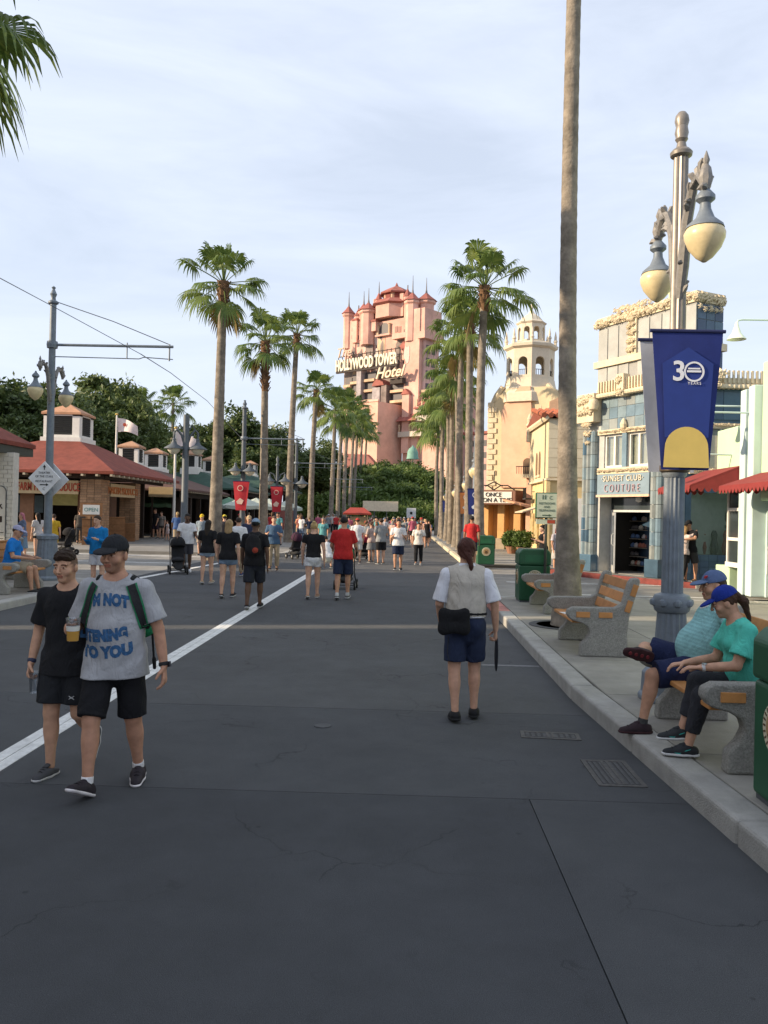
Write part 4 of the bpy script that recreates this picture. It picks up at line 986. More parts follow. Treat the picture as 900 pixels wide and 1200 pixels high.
    for px in (452, 457):
        x = lx(px) + 1.2; pts = [(x - .7, 0), (x + .7, 0)] + [(x + .7*math.cos(R(t)), 2.0 + .7*math.sin(R(t))) for t in range(0, 181, 20)]
        MB().prism(pts, -8.06, -7.99, 'y').build('arched_window', M('arch_shadow', (.14, .05, .035)), e, loc=(0, 0, lz(506, x, -8)))
    pts = [(x0 - 1, 0), (x1, 0), (x1, 2.5), ((x0 + x1)/2 + 2, 4.6), (x0 - 1, 5.0)]
    MB().prism(pts, -9.0, -8.05, 'y').build('base_arch', M('hotel_dark_arch', (.26, .11, .095), rough=.95), e, loc=(0, 0, lz(556, x0, -8)))
    xl = lx(424); blk('loggia', xl, x0, -3, 1.4, 0, lz(487, xl, -3), pinkm)
    MB().prism([(-3.8, 0), (1.4, 2.4), (1.4, 0)], xl - .3, x0, 'x').build('loggia_roof', hroof, e, loc=(0, 0, lz(487, xl, -3)))
    for k in range(3):
        x = xl + 1.0 + k*(x0 - xl - 1.0)/3; pts = [(x, 0), (x + 1.1, 0)] + [(x + .55 + .55*math.cos(R(t)), 2.2 + .55*math.sin(R(t))) for t in range(0, 181, 20)]
        MB().prism(pts, -3.06, -2.99, 'y').build('arched_window', M('arch_shadow', (.14, .05, .035)), e, loc=(0, 0, lz(500, xl, -3)))
    # stacked balconies below the right wing
    xr = .2
    blk('annex', lx(481), 9.0, 1.0, 13, 0, lz(458, 2), pinkm); blk('annex_parapet', lx(481), 9.3, .6, 13, lz(458, 2), lz(455, 2), htrim)
    for p, a0, a1 in ((477, .5, 7.5), (488, .5, 8.5), (507, -5.0, 8.5)):
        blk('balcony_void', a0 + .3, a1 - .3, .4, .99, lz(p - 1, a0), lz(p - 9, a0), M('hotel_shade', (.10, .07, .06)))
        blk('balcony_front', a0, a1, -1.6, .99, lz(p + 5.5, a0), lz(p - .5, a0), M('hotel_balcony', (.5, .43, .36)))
        for q in range(5): blk('post', a0 + .1 + q*(a1 - a0 - .5)/4, a0 + .4 + q*(a1 - a0 - .5)/4, -1.5, -1.2, lz(p - .5, a0), lz(p - 9, a0), htrim)
    for p, a0, a1 in ((479, .2, 8.8), (494, -5.4, 1.0)):
        MB().prism([(-2.2, 0), (1.2, 2.9), (1.2, 0)], a0, a1, 'x').build('tile_canopy', hroof, e, loc=(0, 0, lz(p + .5, a0)))
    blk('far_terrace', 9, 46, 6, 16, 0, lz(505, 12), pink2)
    for k in range(9):
        for q in range(3): blk('terrace_window', 11 + k*3.6, 13 + k*3.6, 5.94, 6.0, lz(520 + q*14, 10), lz(513 + q*14, 10), hdark)
    blk('terrace_roof', 8.6, 46.5, 5.4, 16, lz(505, 12), lz(502, 12), hroof)
    return e
hotel()
# green bronze bell-shaped lamp head standing among the trees below the hotel
c = at(483, 560, 150)
b = empty('bell_lantern', (c.x, 150, 0), 0, 'verdigris bell shaped lantern on a mast below the hotel', 'lantern')
zz = zat(538, 150, 483)
MB().lathe([(.15, 0), (.12, zz - .2)], 8).build('mast', steel, b)
MB().lathe([(1.15, zz), (1.05, zz + .3), (.95, zz + 1.3), (.7, zz + 1.9), (.3, zz + 2.15), (.08, zz + 2.5)], 16).build('bell_shade', M('verdigris', (.16, .30, .24), rough=.7, var=.2, scale=2), b, smooth=True)
# ------------------------------------------------------------------ left side: market halls, near pavilion, flags, umbrellas
brick1 = M('market_brick', (.36, .22, .13), rough=.9, var=.2, scale=14, rnd=.22, bump=.4, bscale=50)
redroof = M('market_roof_red', (.22, .055, .036), rough=.9, var=.18, scale=3, bump=.4, bscale=25, dirt=.25, dscale=.8)
greenroof = M('market_roof_green', (.035, .075, .055), rough=.85, var=.2, scale=2, dirt=.2)
timber = M('dark_timber', (.045, .032, .025), rough=.85, var=.2)
signtan = M('sign_tan', (.50, .38, .22), rough=.8, var=.08)
letred = M('letter_red', (.36, .06, .03), rough=.7)
crate = M('crate_wood', (.26, .13, .06), rough=.85, var=.2, scale=10, rnd=.2)
def hip(mb, x0, x1, y0, y1, z0, x2, x3, y2, y3, z1, t=.12):
    vs = [(x0,y0,z0),(x1,y0,z0),(x1,y1,z0),(x0,y1,z0),(x2,y2,z1),(x3,y2,z1),(x3,y3,z1),(x2,y3,z1)]
    vs += [(x0,y0,z0-t),(x1,y0,z0-t),(x1,y1,z0-t),(x0,y1,z0-t)]
    mb.add(vs, [(0,1,5,4),(1,2,6,5),(2,3,7,6),(3,0,4,7),(4,5,6,7),(8,9,1,0),(9,10,2,1),(10,11,3,2),(11,8,0,3),(11,10,9,8)])
    return mb
def cupola(parent, cx, cy, z0, w0, h, capm, slats=9):
    c = empty('cupola', (cx, cy, z0), parent=parent); a = w0/2
    MB().prism([(-a - .12, -a - .12), (a + .12, -a - .12), (a + .12, a + .12), (-a - .12, a + .12)], -.4, .22*h).box(-a, a, -a, a, .22*h, .3*h).build('base', whitep, c)
    body = MB(); z1 = h
    for sx in (-1, 1):
        for sy in (-1, 1):
            body.box(sx*a, sx*(a - .2*w0), sy*a, sy*(a - .2*w0), .3*h, z1)
    body.box(-a, a, -a, a, z1 - .1*h, z1 + .01).build('posts', whitep, c)
    MB().box(-a + .06, a - .06, -a + .06, a - .06, .3*h, z1 - .1*h).build('dark_core', timber, c)
    ins = a - .2*w0
    for k in range(slats):
        zz = .32*h + k*(.56*h)/slats
        for r in range(4):
            if r in (0, 1):
                MB().cbox((0, 0, 0), (2*ins, .02, .5*h/slats), Matrix.Rotation(R(35), 3, 'X')).build('louvre', M('louvre', (.05, .06, .06), rough=.6), c, loc=((0, -a + .03, zz + .03) if r == 0 else (a - .03, 0, zz + .03)), rot=(0, 0, 0 if r == 0 else PI/2))
    hip(MB(), -a - .1, a + .1, -a - .1, a + .1, z1 + .03, -.05, .05, -.05, .05, z1 + .3*w0).build('cap', capm, c)
    return c

def market():
    X1, Y0, X0, Y1 = -15.2, 41.0, -24.5, 51.0
    e = empty('market_hall', (0, 0, 0), 0, 'farm produce market with red hip roof and white louvred cupola', 'building')
    ze = zat(553, 41, 128); zr = zat(522, 46, 73)
    cx, cy = -19.0, 46.0
    hip(MB(), X0 - .9, X1 + .9, Y0 - .9, Y1 + .9, ze, cx - 1.0, cx + 1.0, cy - 1.0, cy + 1.0, zr + .2, .14).build('roof', redroof, e)
    MB().box(X0 + .2, X1 - .2, Y0 + .2, Y1 - .2, ze - .16, ze - .13).build('ceiling', timber, e)
    # rafter tails with pale ends
    rm = MB().box(-.06, .06, -.35, 0, -.10, 0).mesh('rafter_tail', M('rafter', (.42, .36, .27), rough=.9))
    x = X0
    while x < X1 + .8: link('rafter_tail', rm, e, (x, Y0 - .55, ze - .16)); x += .72
    y = Y0
    while y < Y1: link('rafter_tail', rm, e, (X1 + .55, y, ze - .16), (0, 0, R(90))); y += .72
    MB().box(X0, X1 + .1, Y0 - .16, Y0 - .0, ze - .36, ze - .17).box(X1 - .02, X1 + .14, Y0 + .02, Y1, ze - .36, ze - .17).build('beam', timber, e)
    # brick piers made of courses
    r9 = random.Random(2)
    for (px, py, w0, w1) in ((X1 - .55, Y0 + .55, 1.1, 1.1), (X1 - .45, 46.6, .9, .8), (X0 + .5, Y0 + .5, 1.0, 1.0)):
        MB().box(px - w0/2 + .02, px + w0/2 - .02, py - w1/2 + .02, py + w1/2 - .02, 0, ze - .37).build('pier_core', M('mortar', (.22, .16, .11)), e)
        z = 0.02; k = 0
        while z < ze - .5:
            for i in range(3):
                off = (w0/3)*(.5 if k % 2 else 0)
                a = px - w0/2 + i*w0/3; MB().box(a + .012, a + w0/3 - .012, py - w1/2 - .008 - .012*r9.random(), py - w1/2 + .02, z, z + .105).build('brick', brick1, e)
                a = py - w1/2 + i*w1/3; MB().box(px + w0/2 - .02, px + w0/2 + .008 + .012*r9.random(), a + .012, a + w1/3 - .012, z, z + .105).build('brick', brick1, e)
            z += .128; k += 1
    # signs
    zs1, zs0 = zat(563, 40.9, 80), zat(579, 40.9, 80)
    s1 = MB().box(-22.2, X1 - 1.15, Y0 - .1, Y0 + .0, zs0, zs1).build('sign_board', signtan, e)
    me = text_mesh('FARM FRESH PRODUCE', .56, letred, extrude=.015, align='LEFT', offset=.012, space=1.08)
    xl, xr_ = at(20, 573, 40.9).x, at(93, 573, 40.9).x; ww = [q.co.x for q in me.vertices]
    link('lettering', me, s1, (xl, Y0 - .12, zs0 + .16), (R(90), 0, 0)).scale = ((xr_ - xl)/(max(ww) - min(ww)), 1, 1)
    s2 = MB().box(X1 - .08, X1 + .0, Y0 + 1.3, 46.1, zs0 - .05, zs1 - .06).build('sign_board', signtan, e)
    text('MARTIN PRODUCTS', .5, M('letter_orange', (.45, .15, .04)), s2, (X1 + .02, (Y0 + 1.3 + 46.1)/2, zs0 + .1), rot=(R(90), 0, R(90)), extrude=.015, offset=.01, sx=1.02)
    # dim interior: rear wall, counters, shelves, crates
    MB().box(X0, X1 - 1, Y1 - .2, Y1, 0, ze - .2).box(X0 - .1, X0 + .1, Y0, Y1, 0, ze - .2).build('back_wall', timber, e)
    MB().box(X0 + .2, X1 - .2, Y0 + .2, Y1 - .3, 0.0, .02).build('floor', conc2, e)
    MB().box(-19.6, -18.9, Y0 + .6, Y0 + .7, 0.02, 2.6).build('menu_board', M('board_brown', (.2, .10, .055)), e)
    MB().box(-17.0, -16.9, 42.5, 48, 0.02, 2.6).build('partition', M('board_brown', (.2, .10, .055)), e)
    MB().box(-21.0, -19.2, Y0 + 2.4, Y0 + 2.5, 1.6, 2.5).build('menu_panel', M('menu_blue', (.08, .12, .14), rough=.5), e)
    MB().cbox((0, 0, 0), (1.5, .04, .7), Matrix.Rotation(R(20), 3, 'X')).build('skylight_panel', M('yellow_cloth', (.55, .52, .22)), e, loc=(-17.9, Y0 + 2.0, 2.35))
    cupola(e, cx, cy, zr, 2.0, zat(486, 46, 73) - zr, M('cupola_cap', (.50, .27, .16), rough=.85, dirt=.2))
    return e
market()
for (px, Y, s, name, lab) in ((107, 39.7, 1.0, 'produce_stand', 'tall brown wooden produce stand by the brick pier'), (135, 43.5, 1.05, 'produce_stand', 'brown produce cabinet beside the market opening'), (150, 45.0, .8, 'produce_stand', 'low slatted produce bin with open top')):
    p = at(px, 640, Y); e = empty(name, (p.x, Y, 0), R(20), lab, 'stand', 'wooden stands at the market')
    h = 1.35*s
    MB().box(-.42*s, .42*s, -.3, .3, 0, h).build('cabinet', crate, e, bevel=.01)
    for k in range(4): MB().box(-.44*s, .44*s, -.325, -.301, .08 + k*h*.24, .08 + k*h*.24 + h*.2).build('plank', crate, e)
    MB().box(-.46*s, .46*s, -.34, .34, h, h + .05).build('top', crate, e)
p = at(106, 645, 38.6); e = empty('menu_sign', (p.x, 38.6, 0), R(10), 'small framed white notice on a post before the market', 'sign')
MB().bar((0, 0, 0), (0, 0, 1.6), .06).build('post', timber, e); MB().box(-.5, .5, -.04, .04, 1.5, 2.15).build('frame', crate, e); MB().box(-.38, .38, -.055, -.041, 1.6, 2.05).build('board', whitep, e)
text('OPEN', .25, M('letter_teal', (.05, .2, .2)), e, (0, -.07, 1.74), extrude=.004)

def long_hall(y0, y1, x1, zroof, cups, roofm, label, capm, red=False):
    e = empty('market_arcade', (0, 0, 0), 0, label, 'building'); x0 = x1 - 8; ze = zroof
    hip(MB(), x0 - .8, x1 + .8, y0 - .6, y1 + .6, ze, x0 + 3.4, x1 - 3.4, y0 + 3, y1 - 3, ze + 1.5, .12).build('roof', roofm, e)
    y = y0 + .3
    while y < y1:
        MB().box(x1 - .3, x1, y, y + .3, 0, ze - .1).build('post', timber, e); y += (y1 - y0 - .6)/4
    MB().box(x1 - .25, x1 + .02, y0, y1, ze - .5, ze - .14).box(x0, x1, y0, y0 + .2, ze - .5, ze - .14).build('beam', timber, e)
    MB().box(x0, x0 + .2, y0, y1, 0, ze).box(x0, x1 - 2, y1 - .2, y1, 0, ze).build('back_wall', timber, e)
    y = y0
    while y < y1: MB().box(x1 + .5, x1 + .78, y, y + .1, ze - .22, ze - .13).build('rafter_tail', M('rafter', (.42, .36, .27)), e); y += .55
    for cy in cups: cupola(e, x1 - 4, cy, ze + 1.35, 1.3, 1.5, capm, 5)
    return e
tilecap = M('cap_tile', (.42, .24, .15), rough=.85)
long_hall(53, 64, -14.6, zat(573, 53, 195), (55.5, 61), M('arcade_roof_brown', (.10, .055, .045), rough=.9, var=.2), 'open arcade with dark beams and two white cupolas', tilecap)
long_hall(66, 80, -14.0, zat(572, 66, 255), (69, 76), greenroof, 'long green roofed arcade behind the first tall palm', tilecap)
long_hall(84, 100, -13.4, zat(572, 84, 330), (92,), greenroof, 'far green roofed hall with red side wall', tilecap)
tag(MB().box(-13.3, -13.0, 84, 99, 0.14, 2.6).build('red_wall_panel', M('hall_red', (.20, .05, .035), rough=.9)), 'dull red wall panel under the far green roof', 'wall')
p = at(190, 577, 52.4)
e = empty('tan_sign_board', (p.x, 52.4, 0), 0, 'tan board sign on the arcade roof edge', 'sign')
MB().box(-.85, .85, -.05, .05, p.z - .3, p.z + .35).build('board', signtan, e); MB().box(-.7, -.6, 0.06, .12, 0, p.z).box(.6, .7, .06, .12, 0, p.z).build('post', timber, e)
# market umbrellas
um = M('umbrella_green', (.10, .20, .13), rough=.85, var=.1); um2 = M('umbrella_stripe', (.42, .46, .40), rough=.85, var=.1)
def umbrella(x, y, r, h, m, lab):
    e = empty('market_umbrella', (x, y, .0), rng.random(), lab, 'umbrella', 'market umbrellas under the trees')
    MB().lathe([(.03, 0), (.03, h + .5)], 8).build('pole', timber, e); MB().lathe([(.3, 0), (.3, .06), (.05, .1)], 12).build('base', steel, e)
    mb = MB(); n = 8
    for k in range(n):
        a0, a1 = 2*PI*k/n, 2*PI*(k+1)/n; am = (a0 + a1)/2
        mb.add([(0, 0, h + .6), (r*math.cos(a0), r*math.sin(a0), h), (r*.93*math.cos(am), r*.93*math.sin(am), h - .04), (r*math.cos(a1), r*math.sin(a1), h), (r*math.cos(a0), r*math.sin(a0), h - .22), (r*.93*math.cos(am), r*.93*math.sin(am), h - .28), (r*math.cos(a1), r*math.sin(a1), h - .22)], [(0, 1, 2), (0, 2, 3), (1, 4, 5, 2), (2, 5, 6, 3)])
    mb.build('canopy', m, e)
for i, (px, Y) in enumerate(((176, 58), (193, 60), (268, 60), (285, 58), (300, 60), (315, 62), (262, 72), (335, 70))):
    p = at(px, 600, Y); umbrella(p.x, Y, 1.5, 2.35, um if i < 3 or i == 6 else um2, 'dark green market umbrella in the arcade shade' if i < 3 or i == 6 else 'pale striped market umbrella behind the palm row')
# flags on poles
for px, pt, pb, Y, lab in ((137, 487, 560, 54, 'white flag with red crest on a pole behind the market roof'), (206, 503, 612, 50.5, 'white pennant on a pole beside the dark lamp post')):
    a = at(px, pt, Y); b = empty('flagpole', (a.x, Y, 0), 0, lab, 'flag')
    MB().lathe([(.10, 0), (.06, a.z), (.02, a.z + .05)], 8).build('pole', whitep, b)
    MB().lathe([(.001, 0), (.1, .06), (.1, .12), (.001, .18)], 10, (0, 0, a.z)).build('finial', M('gold', (.5, .35, .1), metal=.6, rough=.4), b)
    mb = MB(); n = 8; vs = []; fs = []
    for i in range(n + 1):
        u = i/n; hh = .62*(1 - .35*u)
        for j in range(4):
            v = j/3; vs.append((.06 + u*1.35, .12*math.sin(u*6 + v), a.z - .15 - v*hh*1.5 - .55*u*u))
    for i in range(n):
        for j in range(3): fs.append((i*4 + j, i*4 + j + 1, (i+1)*4 + j + 1, (i+1)*4 + j))
    mb.add(vs, fs); mb.cur = 1
    fl = mb.build('flag_cloth', [M('flag_white', (.70, .62, .60), rough=.9), letred], b, smooth=True)
    MB().lathe([(.12, -.004), (.12, .004)], 12, (0, 0, 0)).build('crest', letred, b, loc=(.55, -.05, a.z - .6), rot=(R(90), 0, 0))

# near pavilion on the left edge
def pavilion():
    Y = 27.0; c = at(16, 560, Y)
    e = empty('tiled_pavilion', (c.x, Y, 0), 0, 'white tiled pavilion wall under a low red roof at the street corner', 'building')
    zt = zat(530, Y, 10)
    MB().box(-6, -.02, .02, .4, 0.0, zt).build('wall_core', M('mortar_white', (.5, .48, .43)), e)
    wt = M('white_tile', (.62, .59, .52), rough=.4, var=.06, rnd=.06, dirt=.1)
    z = .15; k = 0
    while z < zt - .1:
        x = -2.3
        while x < -.05:
            a, b = max(x + (.0 if k % 2 else .14), -2.3), min(x + .28 + (0 if k % 2 else .14), 0)
            if b - a > .03: MB().box(a + .008, b - .008, -.01, .018, z + .006, z + .134).build('tile', wt, e)
            x += .28
        z += .14; k += 1
    zr = zat(522, 29, 40); xr = at(42, 522, 29).x - c.x
    hip(MB(), -8, xr, -1.6, 2.0, zr, -6, xr - 1.9, .1, .3, zr + 1.15, .14).build('roof', redroof, e)
    MB().box(-8, xr - .06, -1.54, 1.94, zr - .42, zr - .15).build('soffit', M('soffit_green', (.05, .055, .045)), e)
    # framed notice panel with rounded top
    ps = [(-.62, .5), (-.22, .5)] + [(-.42 + .2*math.cos(R(t)), 2.35 + .2*math.sin(R(t))) for t in range(0, 181, 20)]
    pn = MB().prism(ps, -.03, -.011, 'y').build('notice_panel', wt, e)
    tb = MB(); q = ps + [ps[0]]
    for i in range(len(q) - 1): tb.bar((q[i][0], -.035, q[i][1]), (q[i+1][0], -.035, q[i+1][1]), .025)
    tb.build('notice_frame', steel, pn)
    MB().box(-.5, -.34, -.04, -.031, 1.35, 1.55).build('notice_mark', timber, pn)
    for zz in (.8, 1.0): MB().box(-.56, -.28, -.04, -.031, zz, zz + .02).build('notice_line', timber, pn)
    MB().bar((-.5, -.036, 2.0), (-.34, -.036, 1.8), .03).bar((-.52, -.036, 1.78), (-.36, -.036, 1.95), .03).build('notice_symbol', timber, pn)
pavilion()
# unseen buildings added to shade the road; their gap lets a sun stripe through
e = empty('shade_building_near', (-17, -2, 0.11), 0, 'tall cream street theatre with a flat parapet behind the photographer', 'building')
MB().box(-4, 0, -30, 11.2, 0, 9.0).build('wall', stucco_cream, e); MB().box(-4.1, .1, -30.3, 11.25, 9.0, 9.5).build('parapet', trimc, e)
for k in range(6): MB().box(.0, .05, -22 + k*6, -19 + k*6, 1, 3.2).build('window', glassd, e)
e = empty('shade_building_far', (-17, 16.6, 0.11), 0, 'cream corner shop with flat roof beside the left pavement', 'building')
MB().box(-4, 0, -6.1, 6.0, 0, 8.6).build('wall', stucco_yel, e); MB().box(-4.1, .1, -6.15, 6.1, 8.6, 9.0).build('parapet', trimc, e)
# ------------------------------------------------------------------ palms, trees, hedges
palmleaf = leaf_mat('palm_leaf', (.045, .10, .022), (.20, .25, .055), scale=1.4, transl=.3)
palmold = leaf_mat('palm_leaf_old', (.13, .11, .03), (.24, .17, .06), scale=1.4, transl=.2)
bark = M('palm_bark', (.24, .205, .165), rough=.95, var=.22, scale=5, bump=.7, bscale=22, dirt=.3, dscale=2.5)
boots = M('palm_boots', (.15, .085, .045), rough=.95, var=.35, scale=9, bump=.8, bscale=25)
def frond_mesh(seed, elev, mat, nl=24, pet=1.2, bl=.92):
    rg = random.Random(seed); v = []; f = []
    ce, se = math.cos(elev), math.sin(elev)
    def tr(x, y, z, drop):            # tilt about y, then sag straight down
        return (x*ce - z*se, y, x*se + z*ce - drop)
    def rib(p, r):
        pass
    # petiole: thin triangular strip, arching
    n = 6; prev = None
    for i in range(n + 1):
        u = i/n; x = pet*u; sag = .10*pet*u*u*ce; wd = .035*(1 - .55*u)
        b = len(v); v += [tr(x, -wd, .0, sag), tr(x, wd, .0, sag), tr(x, 0, -.03, sag)]
        if i: f += [(b-3, b, b+1, b-2), (b-3, b-1, b+2, b), (b-2, b+1, b+2, b-1)]
    sag0 = .10*pet*ce
    span = R(125); K = 5
    for k in range(nl):
        th = -span + 2*span*(k + .5)/nl + rg.uniform(-.02, .02)
        L = bl*(1 - .30*(abs(th)/span)**1.5)*rg.uniform(.86, 1.06)
        hw = 2*span/nl*.5*1.04
        droop = rg.uniform(.55, 1.15)
        base = len(v)
        for s in range(K):
            u = (0.04, .35, .58, .8, 1.0)[s]; r = L*u
            wid = (r*math.tan(hw)) if s < 3 else (L*.58*math.tan(hw)*(.62 if s == 3 else .04))
            cup = .16*r*math.cos(th*.8) * (1 if s < 3 else .7)
            free = max(0, u - .45)
            sag = sag0 + L*(.10*u*u + 1.05*droop*free**2*1.6)*(.35 + .65*max(0, ce)) + (L*.25*free if elev < -.3 else 0)
            cx, cy = math.cos(th), math.sin(th)
            shrink = 1 - .35*free*droop
            for q in (-1, 0, 1):
                x = pet + r*shrink*cx - q*wid*cy; y = r*shrink*cy + q*wid*cx
                v.append(tr(x, y, (-.0 if q else .35*wid) - cup*.4 + .12*r*abs(math.sin(th)), sag))
        for s in range(K - 1):
            a = base + 3*s
            f += [(a, a+3, a+4, a+1), (a+1, a+4, a+5, a+2)]
    me = bpy.data.meshes.new('frond'); me.from_pydata(v, [], f); me.materials.append(mat)
    me.polygons.foreach_set('use_smooth', [True]*len(me.polygons)); me.update()
    return me
ELEV = [82, 66, 48, 30, 12, -8, -30, -52]
FROND = [[frond_mesh(10*i + j, R(d), palmleaf) for j in range(2)] for i, d in enumerate(ELEV)]
DEADF = [frond_mesh(90 + j, R(-68), palmold) for j in range(2)]
def trunk_mesh(base, top, r0, r1, seg, rings, seed, flare=.35, fl=.45):
    rg = random.Random(seed); pts = []; rad = []; b, t = Vector(base), Vector(top); off = Vector((rg.uniform(-1, 1), rg.uniform(-1, 1), 0))*.012*(t - b).length
    for i in range(rings + 1):
        u = i/rings; p = b.lerp(t, u) + off*math.sin(PI*u)
        r = r0 + (r1 - r0)*u**.8 + r0*flare*math.exp(-u*(t.z - b.z)/fl)
        r *= 1 + (.018 if i % 2 else -.012) + rg.uniform(-.012, .012)
        pts.append(p); rad.append(r)
    return MB().tube(pts, rad, seg)
def palm(base, topxyz, r0, r1, label, group, scale=1.0, nf=26, seed=1, seg=14, rings=34, boots_len=.9, dead=2, parts=True, flare=.35, fl=.45):
    rg = random.Random(seed); e = empty('palm_tree', base, 0, label, 'palm tree', group)
    top = Vector(topxyz) - Vector(base)
    trunk_mesh((0, 0, -.1), top, r0, r1, seg, rings, seed, flare, fl).build('trunk', bark, e, smooth=True)
    if boots_len:
        d = top.normalized(); mb = MB(); a = top - d*boots_len
        mb.tube([a, a + d*boots_len*.5, top + d*.1], [r1*1.05, r1*1.35, r1*1.5], 10)
        for k in range(int(26*boots_len)):
            an = k*2.4; q = a + d*(boots_len*k/(26*boots_len)); c = Vector((math.cos(an), math.sin(an), 0))
            mb.bar(q + c*r1*1.0, q + c*(r1*1.0 + .13) + Vector((0, 0, .22)), .09, .03)
        mb.build('boots', boots, e)
    lst = []
    for k in range(nf):
        u = (k + .5)/nf; el = 88 - 132*u**1.05 + rg.uniform(-9, 9)
        i = min(range(8), key=lambda j: abs(ELEV[j] - el))
        lst.append((FROND[i][rg.randrange(2)], k*2.39996 + rg.uniform(-.25, .25), scale*rg.uniform(.82, 1.1)*(1.0 if u > .15 else .85)))
    for k in range(dead): lst.append((DEADF[k % 2], rg.uniform(0, 6.28), scale*.9))
    if parts:
        for me, a, s in lst:
            o = link('frond', me, e, top + Vector((0, 0, .02)), (0, 0, a)); o.scale = (s, s, s)
    else:
        vs = []; fs = []; b = 0
        for me, a, s in lst:
            n = len(me.vertices); co = np.empty(n*3, np.float32); me.vertices.foreach_get('co', co); co = co.reshape(-1, 3)*s
            c_, s_ = math.cos(a), math.sin(a); co = np.stack([co[:, 0]*c_ - co[:, 1]*s_ + top.x, co[:, 0]*s_ + co[:, 1]*c_ + top.y, co[:, 2] + top.z], 1)
            vs += co.tolist(); fs += [tuple(i + b for i in p.vertices) for p in me.polygons]; b += n
        me = bpy.data.meshes.new('crown'); me.from_pydata(vs, [], fs); me.materials.append(palmleaf); me.polygons.foreach_set('use_smooth', [True]*len(fs)); link('crown', me, e)
    return e
G1, G2 = 'palms along the left pavement', 'palms along the right pavement'
def palm_px(pxb, X, pxt, pyt, r0, r1, label, group, z0=.1, **k):
    a, _ = ray(pxb, 610); Y = X / a
    t = at(pxt, pyt, Y)
    return palm((X, Y, z0), (t.x, Y, t.z), r0, r1, label, group, **k)
palm((2.66, 13.45, .12), (at(680, -120, 13.45).x, 13.45, 15.2), .160, .100, 'stout grey palm trunk growing from the pavement between two benches', G2, 1.25, 26, seed=3, seg=28, rings=150, flare=.8, fl=1.1)
tag(MB().lathe([(.62, .1505), (.62, .156), (.5, .156), (.5, .1505)], 28, (2.66, 13.45, 0)).build('tree_pit_ring', iron), 'dark iron ring in the pavement round the stout palm', 'tree grate')
palm_px(252, -7.3, 262, 333, .27, .15, 'tallest palm by the arcade with a wide drooping crown', G1, seed=11, scale=1.0, nf=24, dead=3, rings=60)
palm_px(309, -7.0, 311, 402, .24, .15, 'palm with brown husk collar under a ragged crown', G1, seed=12, scale=.98, nf=26, boots_len=2.4, dead=2, rings=50)
palm_px(338, -7.0, 348, 393, .25, .14, 'leaning slender palm with compact round crown', G1, seed=13, scale=1.0, nf=26, dead=0)
palm_px(364, -7.0, 371, 458, .26, .15, 'palm with a small tuft crown next along from the leaning palm', G1, seed=14, scale=1.05, nf=24, dead=1)
for i, (px, pt, py, X) in enumerate(((387, 393, 480, -7.2), (396, 402, 488, -7.0), (403, 409, 478, -7.0), (408, 415, 492, -7.2), (413, 419, 500, -6.9), (419, 425, 497, -7.2), (424, 430, 508, -7.0))):
    palm_px(px, X, pt, py, .26, .16, 'palm in the crowded far row before the hotel', G1, seed=30 + i, scale=1.45, nf=24, seg=8, rings=16, parts=i < 3, boots_len=0, dead=0)
palm_px(563, 2.9, 568, 338, .21, .14, 'tall palm beside the green bins with a broad fan crown', G2, seed=21, scale=1.08, nf=28, dead=1, rings=60)
for i, (px, pt, py, X, sc) in enumerate(((549, 551, 382, 2.9, 1.0), (540, 541, 398, 2.9, 1.05), (534, 535, 428, 2.9, 1.05), (528, 530, 450, 2.9, 1.15), (523, 525, 470, 2.95, 1.25), (519, 520, 478, 2.95, 1.35), (516, 517, 492, 2.95, 1.45), (512, 514, 500, 2.9, 1.5))):
    palm_px(px, X, pt, py, .2, .14, 'palm in the receding row before the yellow theatre' if i < 4 else 'small far palm at the end of the theatre side row', G2, seed=50 + i, scale=sc, nf=24, seg=10, rings=24, parts=i < 5, boots_len=.7 if i < 4 else 0, dead=1 if i < 4 else 0)
c = at(-125, -5, 11.0)
palm((c.x - .2, 11.0, .1), (c.x, 11.0, c.z), .2, .15, 'near palm whose fronds hang over the left pavement', G1, seed=77, scale=1.15, nf=30, dead=0)
for i, (px, py, Y, sc) in enumerate(((161, 478, 88, 1.5), (203, 473, 92, 1.5), (180, 532, 84, 1.35), (437, 560, 118, 1.2))):
    t = at(px, py, Y); palm((t.x, Y, 0), (t.x, Y, t.z), .22, .16, ('slim palm rising above the dark oaks behind the first flag', 'slim palm standing alone against the sky behind the flags', 'low palm among the oaks behind the market', 'low palm beside the far hedge')[i], 'background palms', seed=60 + i, scale=sc, nf=24, seg=8, rings=14, parts=i < 3, boots_len=0, dead=0)

